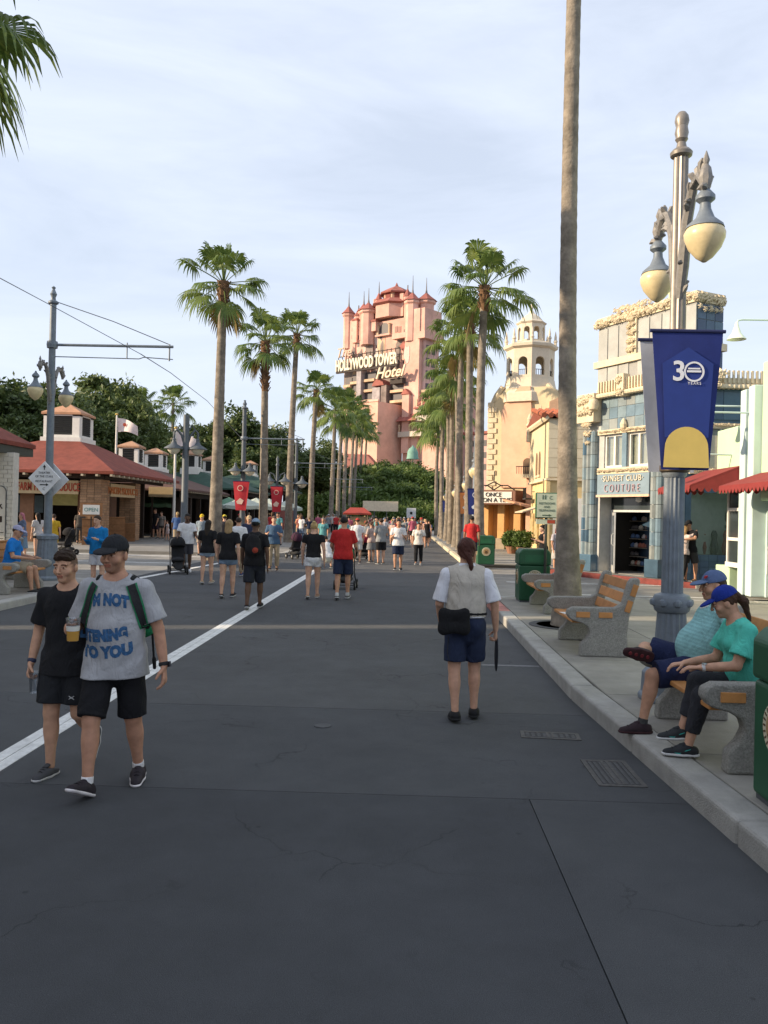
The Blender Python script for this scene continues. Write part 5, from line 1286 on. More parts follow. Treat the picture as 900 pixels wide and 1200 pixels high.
oakleaf = leaf_mat('oak_leaf', (.028, .056, .016), (.13, .17, .05), scale=.35, transl=.25)
oakleaf2 = leaf_mat('bright_leaf', (.045, .088, .018), (.15, .21, .05), scale=.4, transl=.3)
trunkm = M('oak_bark', (.10, .08, .06), rough=.95, var=.3, scale=4, bump=.6)
def leaf_cloud(seed, lobes, nclump, nleaf, ls, clump_r):
    rg = np.random.default_rng(seed); lobes = np.array(lobes, float)      # x,y,z,rx,ry,rz
    vol = np.prod(lobes[:, 3:], 1); pr = vol/vol.sum()
    li = rg.choice(len(lobes), nclump, p=pr); d = rg.normal(size=(nclump, 3)); d /= np.linalg.norm(d, axis=1)[:, None]
    rad = rg.uniform(.35, 1.0, nclump)**.45
    C = lobes[li, :3] + d*rad[:, None]*lobes[li, 3:]
    cr = clump_r*rg.uniform(.6, 1.3, nclump)
    P = np.repeat(C, nleaf, 0) + rg.normal(size=(nclump*nleaf, 3))*np.repeat(cr, nleaf)[:, None]*np.array([.55, .55, .38])
    n = len(P); a = rg.normal(size=(n, 3)); a /= np.linalg.norm(a, axis=1)[:, None]; b = np.cross(a, rg.normal(size=(n, 3))); b /= np.linalg.norm(b, axis=1)[:, None]
    s = ls*rg.uniform(.6, 1.3, n)[:, None]
    V = np.stack([P - a*s, P + b*s*.45, P + a*s, P - b*s*.45], 1).reshape(-1, 3)
    return V, np.arange(4*n).reshape(-1, 4)
def np_mesh(name, V, F, mat):
    me = bpy.data.meshes.new(name); me.vertices.add(len(V)); me.vertices.foreach_set('co', np.asarray(V, np.float32).ravel())
    F = np.asarray(F); k = F.shape[1]; me.loops.add(F.size); me.loops.foreach_set('vertex_index', F.ravel().astype(np.int32)); me.polygons.add(len(F))
    me.polygons.foreach_set('loop_start', np.arange(0, F.size, k, dtype=np.int32)); me.polygons.foreach_set('loop_total', np.full(len(F), k, np.int32))
    if mat: me.materials.append(mat)
    me.update(calc_edges=True); me.validate()
    return me
def oak_meshes(seed, w, h, mat, nclump=190, nleaf=95, ls=.21):
    rg = random.Random(seed); lobes = []
    for k in range(9):
        a = rg.uniform(0, 6.28); r = w*.30*math.sqrt(rg.random()); z = h*rg.uniform(.42, .84); sc = 1 - .45*(z/h - .42)
        lobes.append((r*math.cos(a), r*math.sin(a), z, w*.23*sc*rg.uniform(.8, 1.2), w*.23*sc*rg.uniform(.8, 1.2), h*.15*rg.uniform(.8, 1.2)))
    V, F = leaf_cloud(seed, lobes, nclump, nleaf, ls, w*.075)
    mb = MB(); mb.tube([(0, 0, -.2), (.1, 0, h*.2), (.05, .1, h*.45)], [w*.035, w*.028, w*.02], 8)
    for lo in lobes: mb.tube([(.05, .05, h*.25), (lo[0]*.5, lo[1]*.5, h*.25 + (lo[2] - h*.25)*.6), (lo[0], lo[1], lo[2])], [w*.016, w*.011, w*.004], 6)
    return np_mesh('crown', V, F, mat), mb.mesh('trunk', trunkm, True)
OAK = [oak_meshes(100 + i, 9, 12, oakleaf) for i in range(4)] + [oak_meshes(110 + i, 9, 9, oakleaf2, 200, 95, .19) for i in range(2)]
def oak(x, y, w, h, v, label, group, rz):
    e = empty('oak_tree', (x, y, 0), rz, label, 'tree', group); bh = 12 if v < 4 else 9; e.scale = (w/9, w/9, h/bh)
    link('crown', OAK[v][0], e); link('trunk', OAK[v][1], e)
r7 = random.Random(17); GT = 'oaks behind the market halls'
for i, (px, py, Y, w) in enumerate(((-10, 445, 70, 12), (22, 452, 66, 10), (55, 440, 76, 12), (92, 447, 68, 11), (122, 440, 74, 11), (148, 452, 70, 9), (172, 500, 96, 12), (205, 505, 100, 11), (232, 492, 104, 12), (262, 482, 106, 13), (292, 480, 108, 13), (320, 492, 112, 12), (345, 512, 118, 11), (372, 520, 124, 12), (400, 532, 128, 11), (-60, 430, 60, 12), (40, 478, 60, 8), (110, 475, 62, 8), (238, 525, 92, 9), (290, 520, 98, 10))):
    t = at(px, py, Y); oak(t.x, Y, w, t.z*1.04, i % 4, 'dark spreading oak rising behind the market roofs' if i < 6 or i > 14 else 'dark oak in the grove beyond the arcades', GT, r7.uniform(0, 6.28))
for i, (px, py, Y, w) in enumerate(((446, 541, 128, 11), (468, 538, 134, 12), (492, 541, 130, 11), (430, 555, 122, 9), (508, 552, 126, 9), (455, 560, 116, 9), (482, 562, 114, 9), (415, 560, 118, 9))):
    t = at(px, py, Y); oak(t.x, Y, w, t.z, 4 + i % 2, 'round bright green tree at the foot of the hotel', 'trees before the hotel', r7.uniform(0, 6.28))
HEDGE = np_mesh('hedge', *leaf_cloud(5, [(0, 0, 1.0, 6, 1.3, 1.1), (-3, .2, 1.3, 2.5, 1.2, 1.0), (3, 0, 1.2, 3, 1.2, 1.0), (0, .3, 1.6, 2.5, 1, .9)], 240, 50, .2, .55), oakleaf2)
for i, (px, Y, s) in enumerate(((430, 104, 1.0), (452, 106, 1.1), (478, 107, 1.2), (500, 106, 1.1), (516, 104, 1.0), (465, 112, 1.7), (490, 113, 1.7), (440, 112, 1.6), (405, 112, 1.5))):
    t = at(px, 600, Y); h_ = link('hedge', HEDGE, None, (t.x, Y, 0), (0, 0, r7.uniform(-.2, .2))); h_.scale = (s, s, s*1.25); tag(h_, 'clipped green hedge bank at the end of the street', 'hedge', 'hedges at the street end')
TOPI = np_mesh('topiary', *leaf_cloud(6, [(0, 0, .62, .42, .42, .42), (0, 0, .6, .3, .3, .3)], 130, 40, .055, .11), oakleaf2)
for i, (px, Y, lab) in enumerate(((600, 40.6, 'round clipped shrub in a planter, the one nearer the theatre'), (613, 39.6, 'round clipped shrub in a planter, the one beside the restroom sign'))):
    t = at(px, 640, Y); e = empty('potted_shrub', (t.x, Y, .145), 0, lab, 'shrub'); link('foliage', TOPI, e); e.scale = (1.15, 1.15, 1.1)
    MB().lathe([(.18, 0), (.28, .3), (.3, .32), (.26, .33)], 14).build('planter', M('terracotta', (.30, .15, .09), rough=.9), e)
# ------------------------------------------------------------------ street furniture
greyp = M('lamp_grey_paint', (.17, .20, .235), rough=.5, var=.12, scale=12, bump=.12, bscale=70, dirt=.15, dscale=4, metal=.15)
greyd = M('pole_dark_paint', (.10, .115, .13), rough=.55, var=.12, scale=8, metal=.15)
globem = M('lamp_globe', (.66, .55, .33), rough=.35, var=.12, scale=9, spec=.4, dirt=.12, dscale=6)
goldm = M('polished_brass', (.55, .40, .24), rough=.3, metal=.8)
greylit = M('lamp_sunlit_grey', (.25, .225, .20), rough=.42, var=.15, scale=14, metal=.35, dirt=.15, dscale=5)  # upper post: warm sunlight put into the colour of the lamp grey
def globe(e, x, y, z, s, m=None):
    """hanging lamp: socket, bell cap, acorn globe; z is the level of the hook"""
    L_ = empty('lamp_head', (x, y, z), parent=e)
    MB().lathe([(.02*s, .0), (.03*s, -.04*s), (.05*s, -.06*s), (.10*s, -.12*s), (.10*s, -.16*s), (.055*s, -.2*s), (.06*s, -.26*s), (.1*s, -.36*s), (.19*s, -.44*s), (.20*s, -.47*s)], 20).build('cap', greyp, L_, smooth=True)
    MB().lathe([(.185*s, -.465*s), (.215*s, -.52*s), (.21*s, -.58*s), (.17*s, -.68*s), (.09*s, -.78*s), (.02*s, -.83*s)], 20).build('globe', globem, L_, smooth=True)
def ornate_arm(mb, s, sy, z):
    """arched bracket with leaf scrolls, along +-y"""
    pts = [(0, 0, z - .95*s), (0, sy*.13*s, z - .55*s), (0, sy*.22*s, z - .12*s), (0, sy*.38*s, z + .16*s), (0, sy*.58*s, z + .2*s), (0, sy*.72*s, z + .06*s), (0, sy*.74*s, z - .04*s)]
    mb.tube(pts, [.05*s, .06*s, .055*s, .05*s, .05*s, .045*s, .03*s], 8)
    rg = random.Random(int(10*s))
    for i in range(len(pts) - 1):
        a, b = Vector(pts[i]), Vector(pts[i+1])
        for q in range(4):
            p = a.lerp(b, q/4); an = rg.uniform(0, 6.28)
            d = Vector((math.cos(an)*.06, sy*rg.uniform(-.05, .1), math.sin(an)*.06 + .04))*s*1.3
            mb.tube([p, p + d*.6 + Vector((0, 0, .02)), p + d], [.03*s, .035*s, .008*s], 5)
    mb.lathe([(.04*s, -.1*s), (.07*s, 0), (.05*s, .1*s), (.02*s, .14*s), (.035*s, .18*s), (.004*s, .27*s)], 8, (0, sy*.74*s, z + .1*s))
# the near lamp post with its banner
LX, LY = 2.57, 8.0
def near_lamp():
    p = lambda py: zat(py, LY, 790) - .145
    e = empty('street_lamp', (LX, LY, .145), 0, 'tall fluted grey lamp post with two acorn globes behind the seated couple', 'street lamp')
    zc = p(702)
    MB().lathe([(.30, 0), (.30, .05), (.275, .08), (.265, .26), (.22, .31), (.17, .36)], 8, rot=PI/8).build('plinth', greyp, e, bevel=.012)
    MB().lathe([(.165, .35), (.135, zc - .14), (.135, zc - .12)], 64, flute=(16, .10)).build('fluted_base', greyp, e, smooth=True)
    MB().lathe([(.135, zc - .13), (.16, zc - .11), (.175, zc - .06), (.175, zc + .01), (.16, zc + .04), (.1, zc + .06)], 32).build('collar', greyp, e, smooth=True)
    for k in range(8):
        a = 2*PI*k/8; MB().lathe([(.001, -.04), (.035, -.025), (.042, 0), (.035, .025), (.001, .04)], 8).build('boss', greyp, e, loc=(.17*math.cos(a), .17*math.sin(a), zc - .03), smooth=True)
    zm = p(560)
    MB().lathe([(.102, zc + .06), (.096, zm)], 64, flute=(16, .11)).build('shaft', greyp, e, smooth=True)
    MB().lathe([(.096, zm), (.115, zm + .03), (.11, zm + .08), (.08, zm + .16)], 32).build('shaft_cap', greyp, e, smooth=True)
    zt = p(183)
    MB().lathe([(.078, zm + .1), (.068, zt)], 48, flute=(12, .12)).build('upper_shaft', greylit, e, smooth=True)
    f = p(130); h = f - zt
    MB().lathe([(.07, zt - .02), (.10, zt), (.105, zt + .03), (.08, zt + .06), (.05, zt + .08), (.04, zt + .13), (.06, zt + .16), (.055, zt + .18), (.065, zt + .22), (.055, zt + .28), (.03, zt + .38), (.028, zt + .40), (.05, zt + h - .17), (.068, zt + h - .1), (.06, zt + h - .05), (.035, zt + h - .015), (.004, zt + h)], 20).build('finial', greylit, e, smooth=True)
    za = p(240)
    for sy in (-1, 1):
        mb = MB(); ornate_arm(mb, .92, sy, za - .12); mb.build('arm', M('lamp_arm_metal', (.22, .21, .20), rough=.55, metal=.3, var=.2, scale=30), e, smooth=True)
        globe(e, 0, sy*.68, za - .08, .82)
    z0, z1 = p(552), p(397)
    MB().lathe([(.09, z1 - .02), (.13, z1 + .0), (.13, z1 + .06), (.09, z1 + .08)], 20).build('banner_clamp', goldm, e, smooth=True); MB().lathe([(.1, z0 - .03), (.14, z0), (.14, z0 + .05), (.1, z0 + .07)], 20).build('banner_clamp', M('clamp_dark', (.12, .09, .06), metal=.5, rough=.4), e, smooth=True)
    return e, z0, z1
le, bz0, bz1 = near_lamp()
def banner(loc, z0, z1, wt, wb, cloth, label, rear=None, group=None):
    e = empty('street_banner', loc, 0, label, 'banner', group)
    for yy, nm in ((-.2, 'front_panel'), (.2, 'rear_panel')):
        nx, nz = 10, 14; vs = []; fs = []
        for side in (0, 1):
            for j in range(nz + 1):
                v = j/nz; hw = (wb + (wt - wb)*v)/2
                for i in range(nx + 1):
                    u = i/nx*2 - 1
                    vs.append((u*hw, yy*(1 if abs(yy) > .01 else 0) - (.025 if yy < 0 else -.025)*math.cos(u*PI/2)*math.sin(PI*v) + (.004 if side else 0), z0 + (z1 - z0)*v))
        o2 = (nx + 1)*(nz + 1)
        for j in range(nz):
            for i in range(nx):
                a = j*(nx + 1) + i; q = (a, a + 1, a + nx + 2, a + nx + 1); fs += [q, tuple(o2 + t for t in q[::-1])]
        for j in range(nz):
            for i in (0, nx): a = j*(nx + 1) + i; fs.append((a, a + nx + 1, a + nx + 1 + o2, a + o2))
        for i in range(nx):
            for j in (0, nz): a = j*(nx + 1) + i; fs.append((a, a + 1, a + 1 + o2, a + o2))
        MB().add(vs, fs).build(nm, cloth if yy < 0 or not rear else rear, e, smooth=True)
        MB().tube([(-wt/2 - .02, yy, z1 + .0), (wt/2 + .02, yy, z1 + .0)], .018, 8).build('rod', M('rod_navy', (.02, .025, .09), rough=.5), e)
    return e
navy = M('banner_navy', (.014, .026, .15), rough=.75, var=.12, scale=6, bump=.1, bscale=120)
navy2 = M('banner_blue_light', (.02, .042, .21), rough=.75, var=.08, scale=5)
be = banner((LX + .03, LY, .145), bz0, bz1 + .03, .66, .44, navy, 'navy banner with the number 30 hung on the near lamp post', M('banner_pale', (.42, .45, .52), rough=.8))
def flatp(poly, y, m, nm, parent): return MB().prism(poly, y, y + .003, 'y').build(nm, m, parent)
bw = .205; bh = bz1 - bz0; byy = -.232
wh = M('print_white', (.72, .73, .76), rough=.7, var=.03); gold = M('print_gold', (.62, .46, .13), rough=.75, var=.06)
flatp([(-.20, bz0 + .3), (.20, bz0 + .3), (.235, bz0 + bh*.78), (0, bz0 + bh*.9), (-.235, bz0 + bh*.78)], byy + .003, navy2, 'pale_field', be)
flatp([(-.21, bz0 + .02), (.21, bz0 + .02), (.2, bz0 + .2)] + [(.2*math.cos(R(t)), bz0 + .2 + .2*math.sin(R(t))) for t in range(0, 181, 12)], byy - .004, gold, 'gold_arch', be)
text('3', .26, wh, be, (-.085, byy - .006, bz0 + bh*.655), extrude=.002, offset=.004, sx=1.0)
rg_ = MB(); n = 36
for k in range(n):
    a0, a1 = 2*PI*k/n, 2*PI*(k+1)/n
    rg_.prism([(.055 + r*math.cos(a), bz0 + bh*.72 + r*math.sin(a)) for r, a in ((.095, a0), (.095, a1), (.078, a1), (.078, a0))], byy - .006, byy - .003, 'y')
rg_.build('ring', wh, be)
MB().box(-.01, .12, byy - .006, byy - .003, bz0 + bh*.715, bz0 + bh*.73).box(.0, .11, byy - .006, byy - .003, bz0 + bh*.737, bz0 + bh*.748).build('ring_bars', wh, be)
text('YEARS', .036, wh, be, (.06, byy - .006, bz0 + bh*.625), extrude=.001, space=1.3)

# benches: concrete ends, timber slats; they face the road (-x)
agg = M('bench_aggregate', (.33, .32, .29), rough=.95, var=.3, scale=70, bump=.9, bscale=170, dirt=.15, dscale=5)
slatm = M('bench_timber', (.44, .20, .065), rough=.6, var=.22, scale=6, rnd=.14, bump=.15, bscale=40)
PROF = [(-.25, 0), (.36, 0), (.34, .3), (.36, .5), (.44, .78), (.49, .96), (.46, 1.0), (.38, .99), (.34, .93), (.27, .67), (.18, .62), (-.34, .615), (-.41, .58), (-.42, .52), (-.37, .455), (-.24, .42), (-.15, .37), (-.13, .3), (-.17, .22), (-.24, .15)]
def bench(name, x, y0, y1, label, face=1, z=.145):
    x += .05
    e = empty(name, (x, (y0 + y1)/2, z), 0 if face > 0 else PI, label, 'bench', 'concrete and timber benches'); L = (y1 - y0)
    for s in (-1, 1):
        yo = s*L/2
        end = MB().prism(PROF, yo - (.13 if s > 0 else 0), yo + (.13 if s < 0 else 0), 'y').build('end_frame', agg, e, bevel=.022, seg=3)
        for (px, pz, w_, an) in ((-.22, .525, .17, 0), (.06, .525, .17, 0), (.345, .64, .15, 72), (.41, .84, .15, 72)):
            mt = Matrix.Rotation(R(-an), 3, 'Y'); MB().cbox((0, 0, 0), (w_, .014, .07), mt).build('timber_plug', slatm, end, loc=(px, yo + s*.004, pz), bevel=.004)
    a, b = -L/2 + .13, L/2 - .13
    for k in range(4): MB().box(-.33 + k*.135, -.205 + k*.135, a, b, .405, .445).build('seat_slat', slatm, e, bevel=.01)
    for k in range(3):
        t = k/2; cx, cz = .275 + .105*t, .57 + .32*t
        MB().cbox((0, 0, 0), (.04, b - a, .125), Matrix.Rotation(R(17), 3, 'Y')).build('back_slat', slatm, e, loc=(cx, 0, cz), bevel=.01)
    return e
bench('street_bench', 2.42, 10.42, 11.95, 'empty timber bench with concrete ends before the stout palm trunk')
bench('street_bench', 2.72, 14.95, 16.7, 'timber bench half hidden behind the stout palm trunk')
bench('street_bench', 2.42, 5.68, 7.35, 'timber bench on which the couple in caps sit')
bench('street_bench', -7.98, 15.9, 17.5, 'timber bench under the man in the light blue cap', face=-1)
bench('street_bench', -9.6, 18.1, 19.5, 'timber bench turned away behind the light blue capped man', face=1)
tag(MB().box(-.14, .14, -.11, .11, 0, .004).build('paper_sheet', whitep, None, loc=(2.28, 11.25, .592), rot=(0, 0, .2)), 'white paper sheet left on the empty bench seat', 'paper')

# green litter bins with round emblem
bing = M('bin_green', (.015, .085, .038), rough=.45, var=.1, scale=5, spec=.45, dirt=.12, dscale=3)
emb = M('emblem_cream', (.55, .50, .36), rough=.6)
def bin_(x, y, label, s=1.0, rz=0.0, lean=None):
    e = empty('litter_bin', (x, y, .145), rz, label, 'bin', 'green litter bins'); a = .31*s; h = 1.07*s
    MB().box(-a, a, -a, a, .03, h - .33*s).build('body', bing, e, bevel=.03, seg=3)
    MB().box(-a + .02, a - .02, -a + .02, a - .02, 0, .03).build('plinth', steel, e)
    pr = [(-a - .012, h - .325*s), (a + .012, h - .325*s), (a + .012, h - .08*s), (a - .06, h), (-a + .06, h), (-a - .012, h - .08*s)]
    MB().prism(pr, -a - .012, a + .012, 'y').build('hood', bing, e, bevel=.03, seg=3)
    for s2 in (-1, 1): MB().box(-.2*s, .2*s, s2*(a + .013), s2*(a + .018), h - .27*s, h - .12*s).build('flap', M('flap_green', (.02, .11, .05), rough=.4), e)
    for rot, dx, dy in ((0, 0, -a - .002), (-PI/2, -a - .002, 0)):
        em = empty('emblem', (dx, dy, h*.46), rot, parent=e)
        MB().lathe([(.155*s, 0), (.15*s, .006)], 28).build('disc', emb, em, rot=(R(90), 0, 0))
        MB().lathe([(.105*s, .0065), (.10*s, .009)], 24).build('inner_disc', M('emblem_tan', (.38, .24, .11)), em, rot=(R(90), 0, 0))
        MB().prism([(-.07*s, -.05*s), (.0, -.075*s), (.07*s, -.05*s), (.04*s, .0), (.055*s, .05*s), (.0, .03*s), (-.055*s, .05*s), (-.04*s, 0)], -.013, -.0095, 'y').build('figure', M('emblem_brown', (.10, .06, .03)), em)
        for k in range(22):
            an = 2*PI*k/22
            MB().box(-.006*s, .006*s, -.0085, -.0062, -.014*s, .014*s).build('letter_mark', M('emblem_brown', (.1, .06, .03)), em, loc=(.128*s*math.cos(an), 0, .128*s*math.sin(an)), rot=(0, -an + PI/2, 0))
    return e
bin_(2.52, 4.95, 'green litter bin with cream emblem beside the seated woman')
bin_(2.68, 17.35, 'green litter bin under the restroom sign', 1.02)
bin_(2.95, 30.3, 'green litter bin at the foot of the tall palm', 1.0)
bin_(2.95, 33.6, 'green litter bin standing past the tall palm', 1.0)

# restroom direction sign
e = empty('direction_sign', (2.86, 16.9, .145), 0, 'green and cream restroom and telephone sign on a thin post', 'sign')
Z0, Z1 = zat(607, 16.9, 627) - .145, zat(577, 16.9, 627) - .145
MB().tube([(0, 0, 0), (0, 0, Z1 - .02)], .03, 10).build('post', M('post_black', (.03, .035, .03), rough=.5), e)
w2 = .2
MB().box(-w2 - .02, w2 + .02, -.055, .055, Z0, Z1).build('housing', bing, e, bevel=.02); MB().box(-w2, w2, -.064, -.056, Z0 + .02, Z1 - .02).build('face', M('sign_face', (.46, .50, .40), rough=.6), e)
sgk = M('sign_ink', (.06, .10, .07))
for i, t_ in enumerate(('RESTROOMS', 'AND', 'TELEPHONES')): text(t_, .062, sgk, e, (0, -.068, Z1 - .24 - i*.072), extrude=.001, sx=.92)
ic = MB()
for x_ in (-.08, -.03): ic.box(x_ - .012, x_ + .012, -.068, -.064, Z1 - .14, Z1 - .075).lathe([(.001, -.012), (.012, 0), (.001, .012)], 8, (x_, -.066, Z1 - .06))
ic.build('person_symbol', sgk, e)
text('C', .1, sgk, e, (.08, -.068, Z1 - .14), extrude=.001, name='telephone_symbol')
MB().prism([(-.09, Z0 + .05), (.04, Z0 + .05), (.04, Z0 + .035), (.1, Z0 + .06), (.04, Z0 + .085), (.04, Z0 + .07), (-.09, Z0 + .07)], -.068, -.064, 'y').build('arrow', sgk, e)
MB().box(-w2, w2, -.03, .03, Z0 - .12, Z0 - .02).build('lower_plate', M('sign_face', (.46, .5, .4)), e)
MB().box(.02, w2 - .02, -.034, -.0305, Z0 - .105, Z0 - .035).build('red_mark', letred, e)

# left tram pole with globes, diamond sign and overhead wire
def tram_pole(x, y, ztop, zarm, larm, label, lamps=None, r=.10, base=True, zl=None, bellm=None):
    e = empty('tram_pole', (x, y, .145), 0, label, 'tram pole', 'tram poles along the street')
    if base:
        MB().lathe([(.33, 0), (.33, .06), (.29, .1), (.27, .5)], 8, rot=PI/8).build('plinth', greyp, e, bevel=.01)
        MB().lathe([(.26, .5), (.22, .95), (.25, .97), (.25, 1.05), (.14, 1.1)], 48, flute=(16, .08)).build('fluted_base', greyp, e, smooth=True)
    MB().lathe([(r, .0), (r*.72, ztop - .4)], 16).build('shaft', greyp if base else greyd, e, smooth=True)
    MB().lathe([(r*.72, ztop - .45), (r*1.2, ztop - .42), (r*1.2, ztop - .38), (r*.6, ztop - .34), (r*.5, ztop - .28), (r*.8, ztop - .2), (r*.3, ztop - .08), (r*.5, ztop - .04), (.005, ztop)], 14).build('finial', greyp, e, smooth=True)
    if larm:
        MB().tube([(0, 0, zarm), (larm, 0, zarm)], .035, 8).tube([(0, 0, zarm - .28), (larm*.72, 0, zarm - .3), (larm*.76, 0, zarm - .26), (larm, 0, zarm - .3)], .012, 6).tube([(larm*.62, 0, zarm + .08), (larm*.62, 0, zarm - .3)], .015, 6).tube([(larm*.97, 0, zarm + .06), (larm*.97, 0, zarm - .34)], .02, 6).build('wire_arm', greyp, e)
        MB().tube([(0, 0, zarm + 1.05), (larm*.5, 0, zarm + .58), (larm*.97, 0, zarm + .05)], .011, 5).build('stay_wire', steel, e)
        MB().lathe([(r*1.2, -.08), (r*1.3, 0), (r*1.2, .08)], 14, (0, 0, zarm)).build('arm_clamp', greyp, e)
    return e
PX, PY = at(59, 500, 19.5).x, 19.5
zz = lambda py, Y=PY, px=60: zat(py, Y, px) - .145
la = at(203, 405, PY).x - PX
e = tram_pole(PX, PY, zz(335), zz(404), la, 'slim grey tram pole with acorn globes and a white diamond sign')
for sy in (-1, 1):
    mb = MB(); ornate_arm(mb, .85, sy, zz(438)); mb.build('arm', M('lamp_arm_metal', (.22, .21, .2)), e, smooth=True); globe(e, .0 + .1*sy, sy*.62, zz(440), .82)
d = empty('diamond_sign', (PX - .02, PY - .2, .145), R(-4), 'white diamond direction sign with arrows strapped to the tram pole', 'sign')
zc = zz(561); a = .40
dw = M('sign_white', (.66, .67, .68), rough=.5)
MB().prism([(0, zc - a), (a, zc), (0, zc + a), (-a, zc)], -.02, .02, 'y').build('panel', dw, d, bevel=.008)
MB().prism([(0, zc - a), (a, zc), (0, zc + a), (-a, zc)], .32, .35, 'y').build('rear_panel', dw, d, loc=(.03, 0, -.02))
ink = M('letter_black', (.02, .02, .02))
for i, (t_, s_) in enumerate((('THEATER', .072), ('OF THE STARS', .072), ('RESTAURANT', .072))): text(t_, s_, ink, d, (0, -.024, zc + .105 - i*.085 - (.03 if i == 2 else 0)), extrude=.001, sx=.95)
MB().prism([(-.012, zc + .2), (.012, zc + .2), (.012, zc + .26), (.04, zc + .26), (0, zc + .32), (-.04, zc + .26), (-.012, zc + .26)], -.024, -.021, 'y').prism([(-.1, zc - .165), (.05, zc - .165), (.05, zc - .19), (.11, zc - .153), (.05, zc - .115), (.05, zc - .14), (-.1, zc - .14)], -.024, -.021, 'y').build('arrow', ink, d)
text('C', .09, ink, d, (0, -.024, zc - .28), extrude=.001, name='telephone_symbol')
w0 = at(0, 326, 12.0); w1 = at(165, 415, PY); w2_ = at(243, 470, 40)
for nm, pts in (('near', [at(-90, 285, 9), at(0, 326, 13), at(60, 358, 17), w1]), ('far', [w1, at(200, 437, 27), w2_, at(285, 516, 40)])):
    tag(MB().tube(pts, .008 if nm == 'near' else .012, 5).build('tram_wire', steel), 'thin overhead tram wire slung ' + ('from above the left pavement to the first pole arm' if nm == 'near' else 'between the first and second tram pole arms'), 'wire', 'overhead tram wires')
# plainer lamp posts and tram poles further along the left pavement
def bell_lamp(e, x, y, z, s=1.0):
    L_ = empty('lamp_head', (x, y, z), parent=e)
    MB().lathe([(.03*s, .12*s), (.07*s, .05*s), (.06*s, 0), (.12*s, -.12*s), (.34*s, -.26*s), (.35*s, -.29*s)], 18).build('shade', greyd, L_, smooth=True)
    MB().lathe([(.24*s, -.28*s), (.22*s, -.36*s), (.12*s, -.46*s), (.02*s, -.49*s)], 14).build('globe', M('lamp_globe_pale', (.62, .58, .46), rough=.3), L_, smooth=True)
def dark_lamp(px, Y, pt, pl, label, s=1.0):
    c = at(px, 600, Y); e = empty('street_lamp', (c.x, Y, 0), R(20), label, 'street lamp', 'dark lamp posts on the left')
    z1 = zat(pt, Y, px); zl = zat(pl, Y, px)
    MB().lathe([(.2, 0), (.19, .5), (.13, .6), (.11, z1)], 14).build('shaft', greyd, e, smooth=True)
    for sx in (-1, 1):
        MB().tube([(0, 0, zl - .3), (sx*.15*s, 0, zl + .2), (sx*.32*s, 0, zl + .42), (sx*.42*s, 0, zl + .3), (sx*.42*s, 0, zl + .1)], .045, 7).tube([(sx*.1, 0, zl + .4), (sx*.22, 0, zl + .6), (sx*.3, 0, zl + .45)], .03, 6).build('arm', greyd, e, smooth=True)
        bell_lamp(e, sx*.42*s, 0, zl, s)
    return e
dark_lamp(216, 29.8, 486, 517, 'dark lamp post with two bell lamps before the arcade')
e2 = tram_pole(at(284, 600, 40.4).x, 40.4, zat(472, 40.4, 284), zat(517, 40.4, 284), at(355, 517, 40.4).x - at(284, 517, 40.4).x, 'dark tram pole carrying a red banner and bell lamps', base=False, r=.14)
for sx in (-1, 1): bell_lamp(e2, sx*.35, -.2, zat(549, 40.4, 284), 1.05)
e3 = tram_pole(at(346, 600, 58).x, 58, zat(515, 58, 346), zat(545, 58, 346), at(400, 546, 58).x - at(346, 546, 58).x, 'slim tram pole next beyond the red banners', base=False, r=.14)
for sx in (-1, 1): bell_lamp(e3, sx*.45, -.2, zat(563, 58, 346), 1.4)
for i, (px, Y, pt, pa, xe) in enumerate(((388, 82, 548, 563, 425), (402, 100, 556, 572, 436), (414, 118, 560, 578, 444))):
    tram_pole(at(px, 600, Y).x, Y, zat(pt, Y, px), zat(pa, Y, px), at(xe, pa, Y).x - at(px, pa, Y).x, ('tram pole beside the crowded far palms', 'small tram pole past the crowded palms', 'farthest tram pole near the hedges')[i], base=False, r=.18)
bred = M('banner_red', (.42, .025, .035), rough=.75, var=.12, scale=4); cream = M('print_cream', (.66, .45, .36), rough=.8)
def small_banner(px, Y, pt, pb, wt, wb, m, lab, gm=cream):
    c = at(px, 600, Y); z0, z1 = zat(pb, Y, px), zat(pt, Y, px)
    e = banner((c.x, Y, 0), z0, z1, wt, wb, m, lab, None); h = z1 - z0
    MB().lathe([(wt*.2, -.004), (wt*.2, .004)], 20).build('print_ring', gm, e, loc=(0, -.24, z0 + h*.76), rot=(R(90), 0, 0)); MB().lathe([(wt*.15, -.005), (wt*.15, .005)], 20).build('print_disc', m, e, loc=(0, -.243, z0 + h*.76), rot=(R(90), 0, 0))
    MB().prism([(-wt*.25, z0 + h*.3), (wt*.0, z0 + h*.42), (wt*.25, z0 + h*.34), (wt*.12, z0 + h*.2), (-wt*.18, z0 + h*.22)], -.236, -.23, 'y').build('print_motif', gm, e)
small_banner(282, 40.0, 564, 598, .72, .42, bred, 'red banner hung on the tram pole behind the walking group')
small_banner(324, 48.0, 570, 600, .7, .42, bred, 'red banner on the ornate lamp post beyond the walking group')
c = at(324, 600, 48.2); e = empty('street_lamp', (c.x, 48.2, 0), 0, 'ornate grey lamp post above the second red banner', 'street lamp', 'dark lamp posts on the left')
zt = zat(534, 48.2, 324); MB().lathe([(.16, 0), (.12, .6), (.07, zt - .6), (.12, zt - .58), (.05, zt - .4), (.1, zt - .2), (.01, zt)], 12).build('shaft', greyd, e, smooth=True)
for sx in (-1, 1): MB().tube([(0, 0, zt - 1.6), (sx*.2, 0, zt - 1.1), (sx*.42, 0, zt - 1.0), (sx*.45, 0, zt - 1.15)], .04, 6).build('arm', greyd, e); bell_lamp(e, sx*.45, 0, zt - 1.2, 1.1)
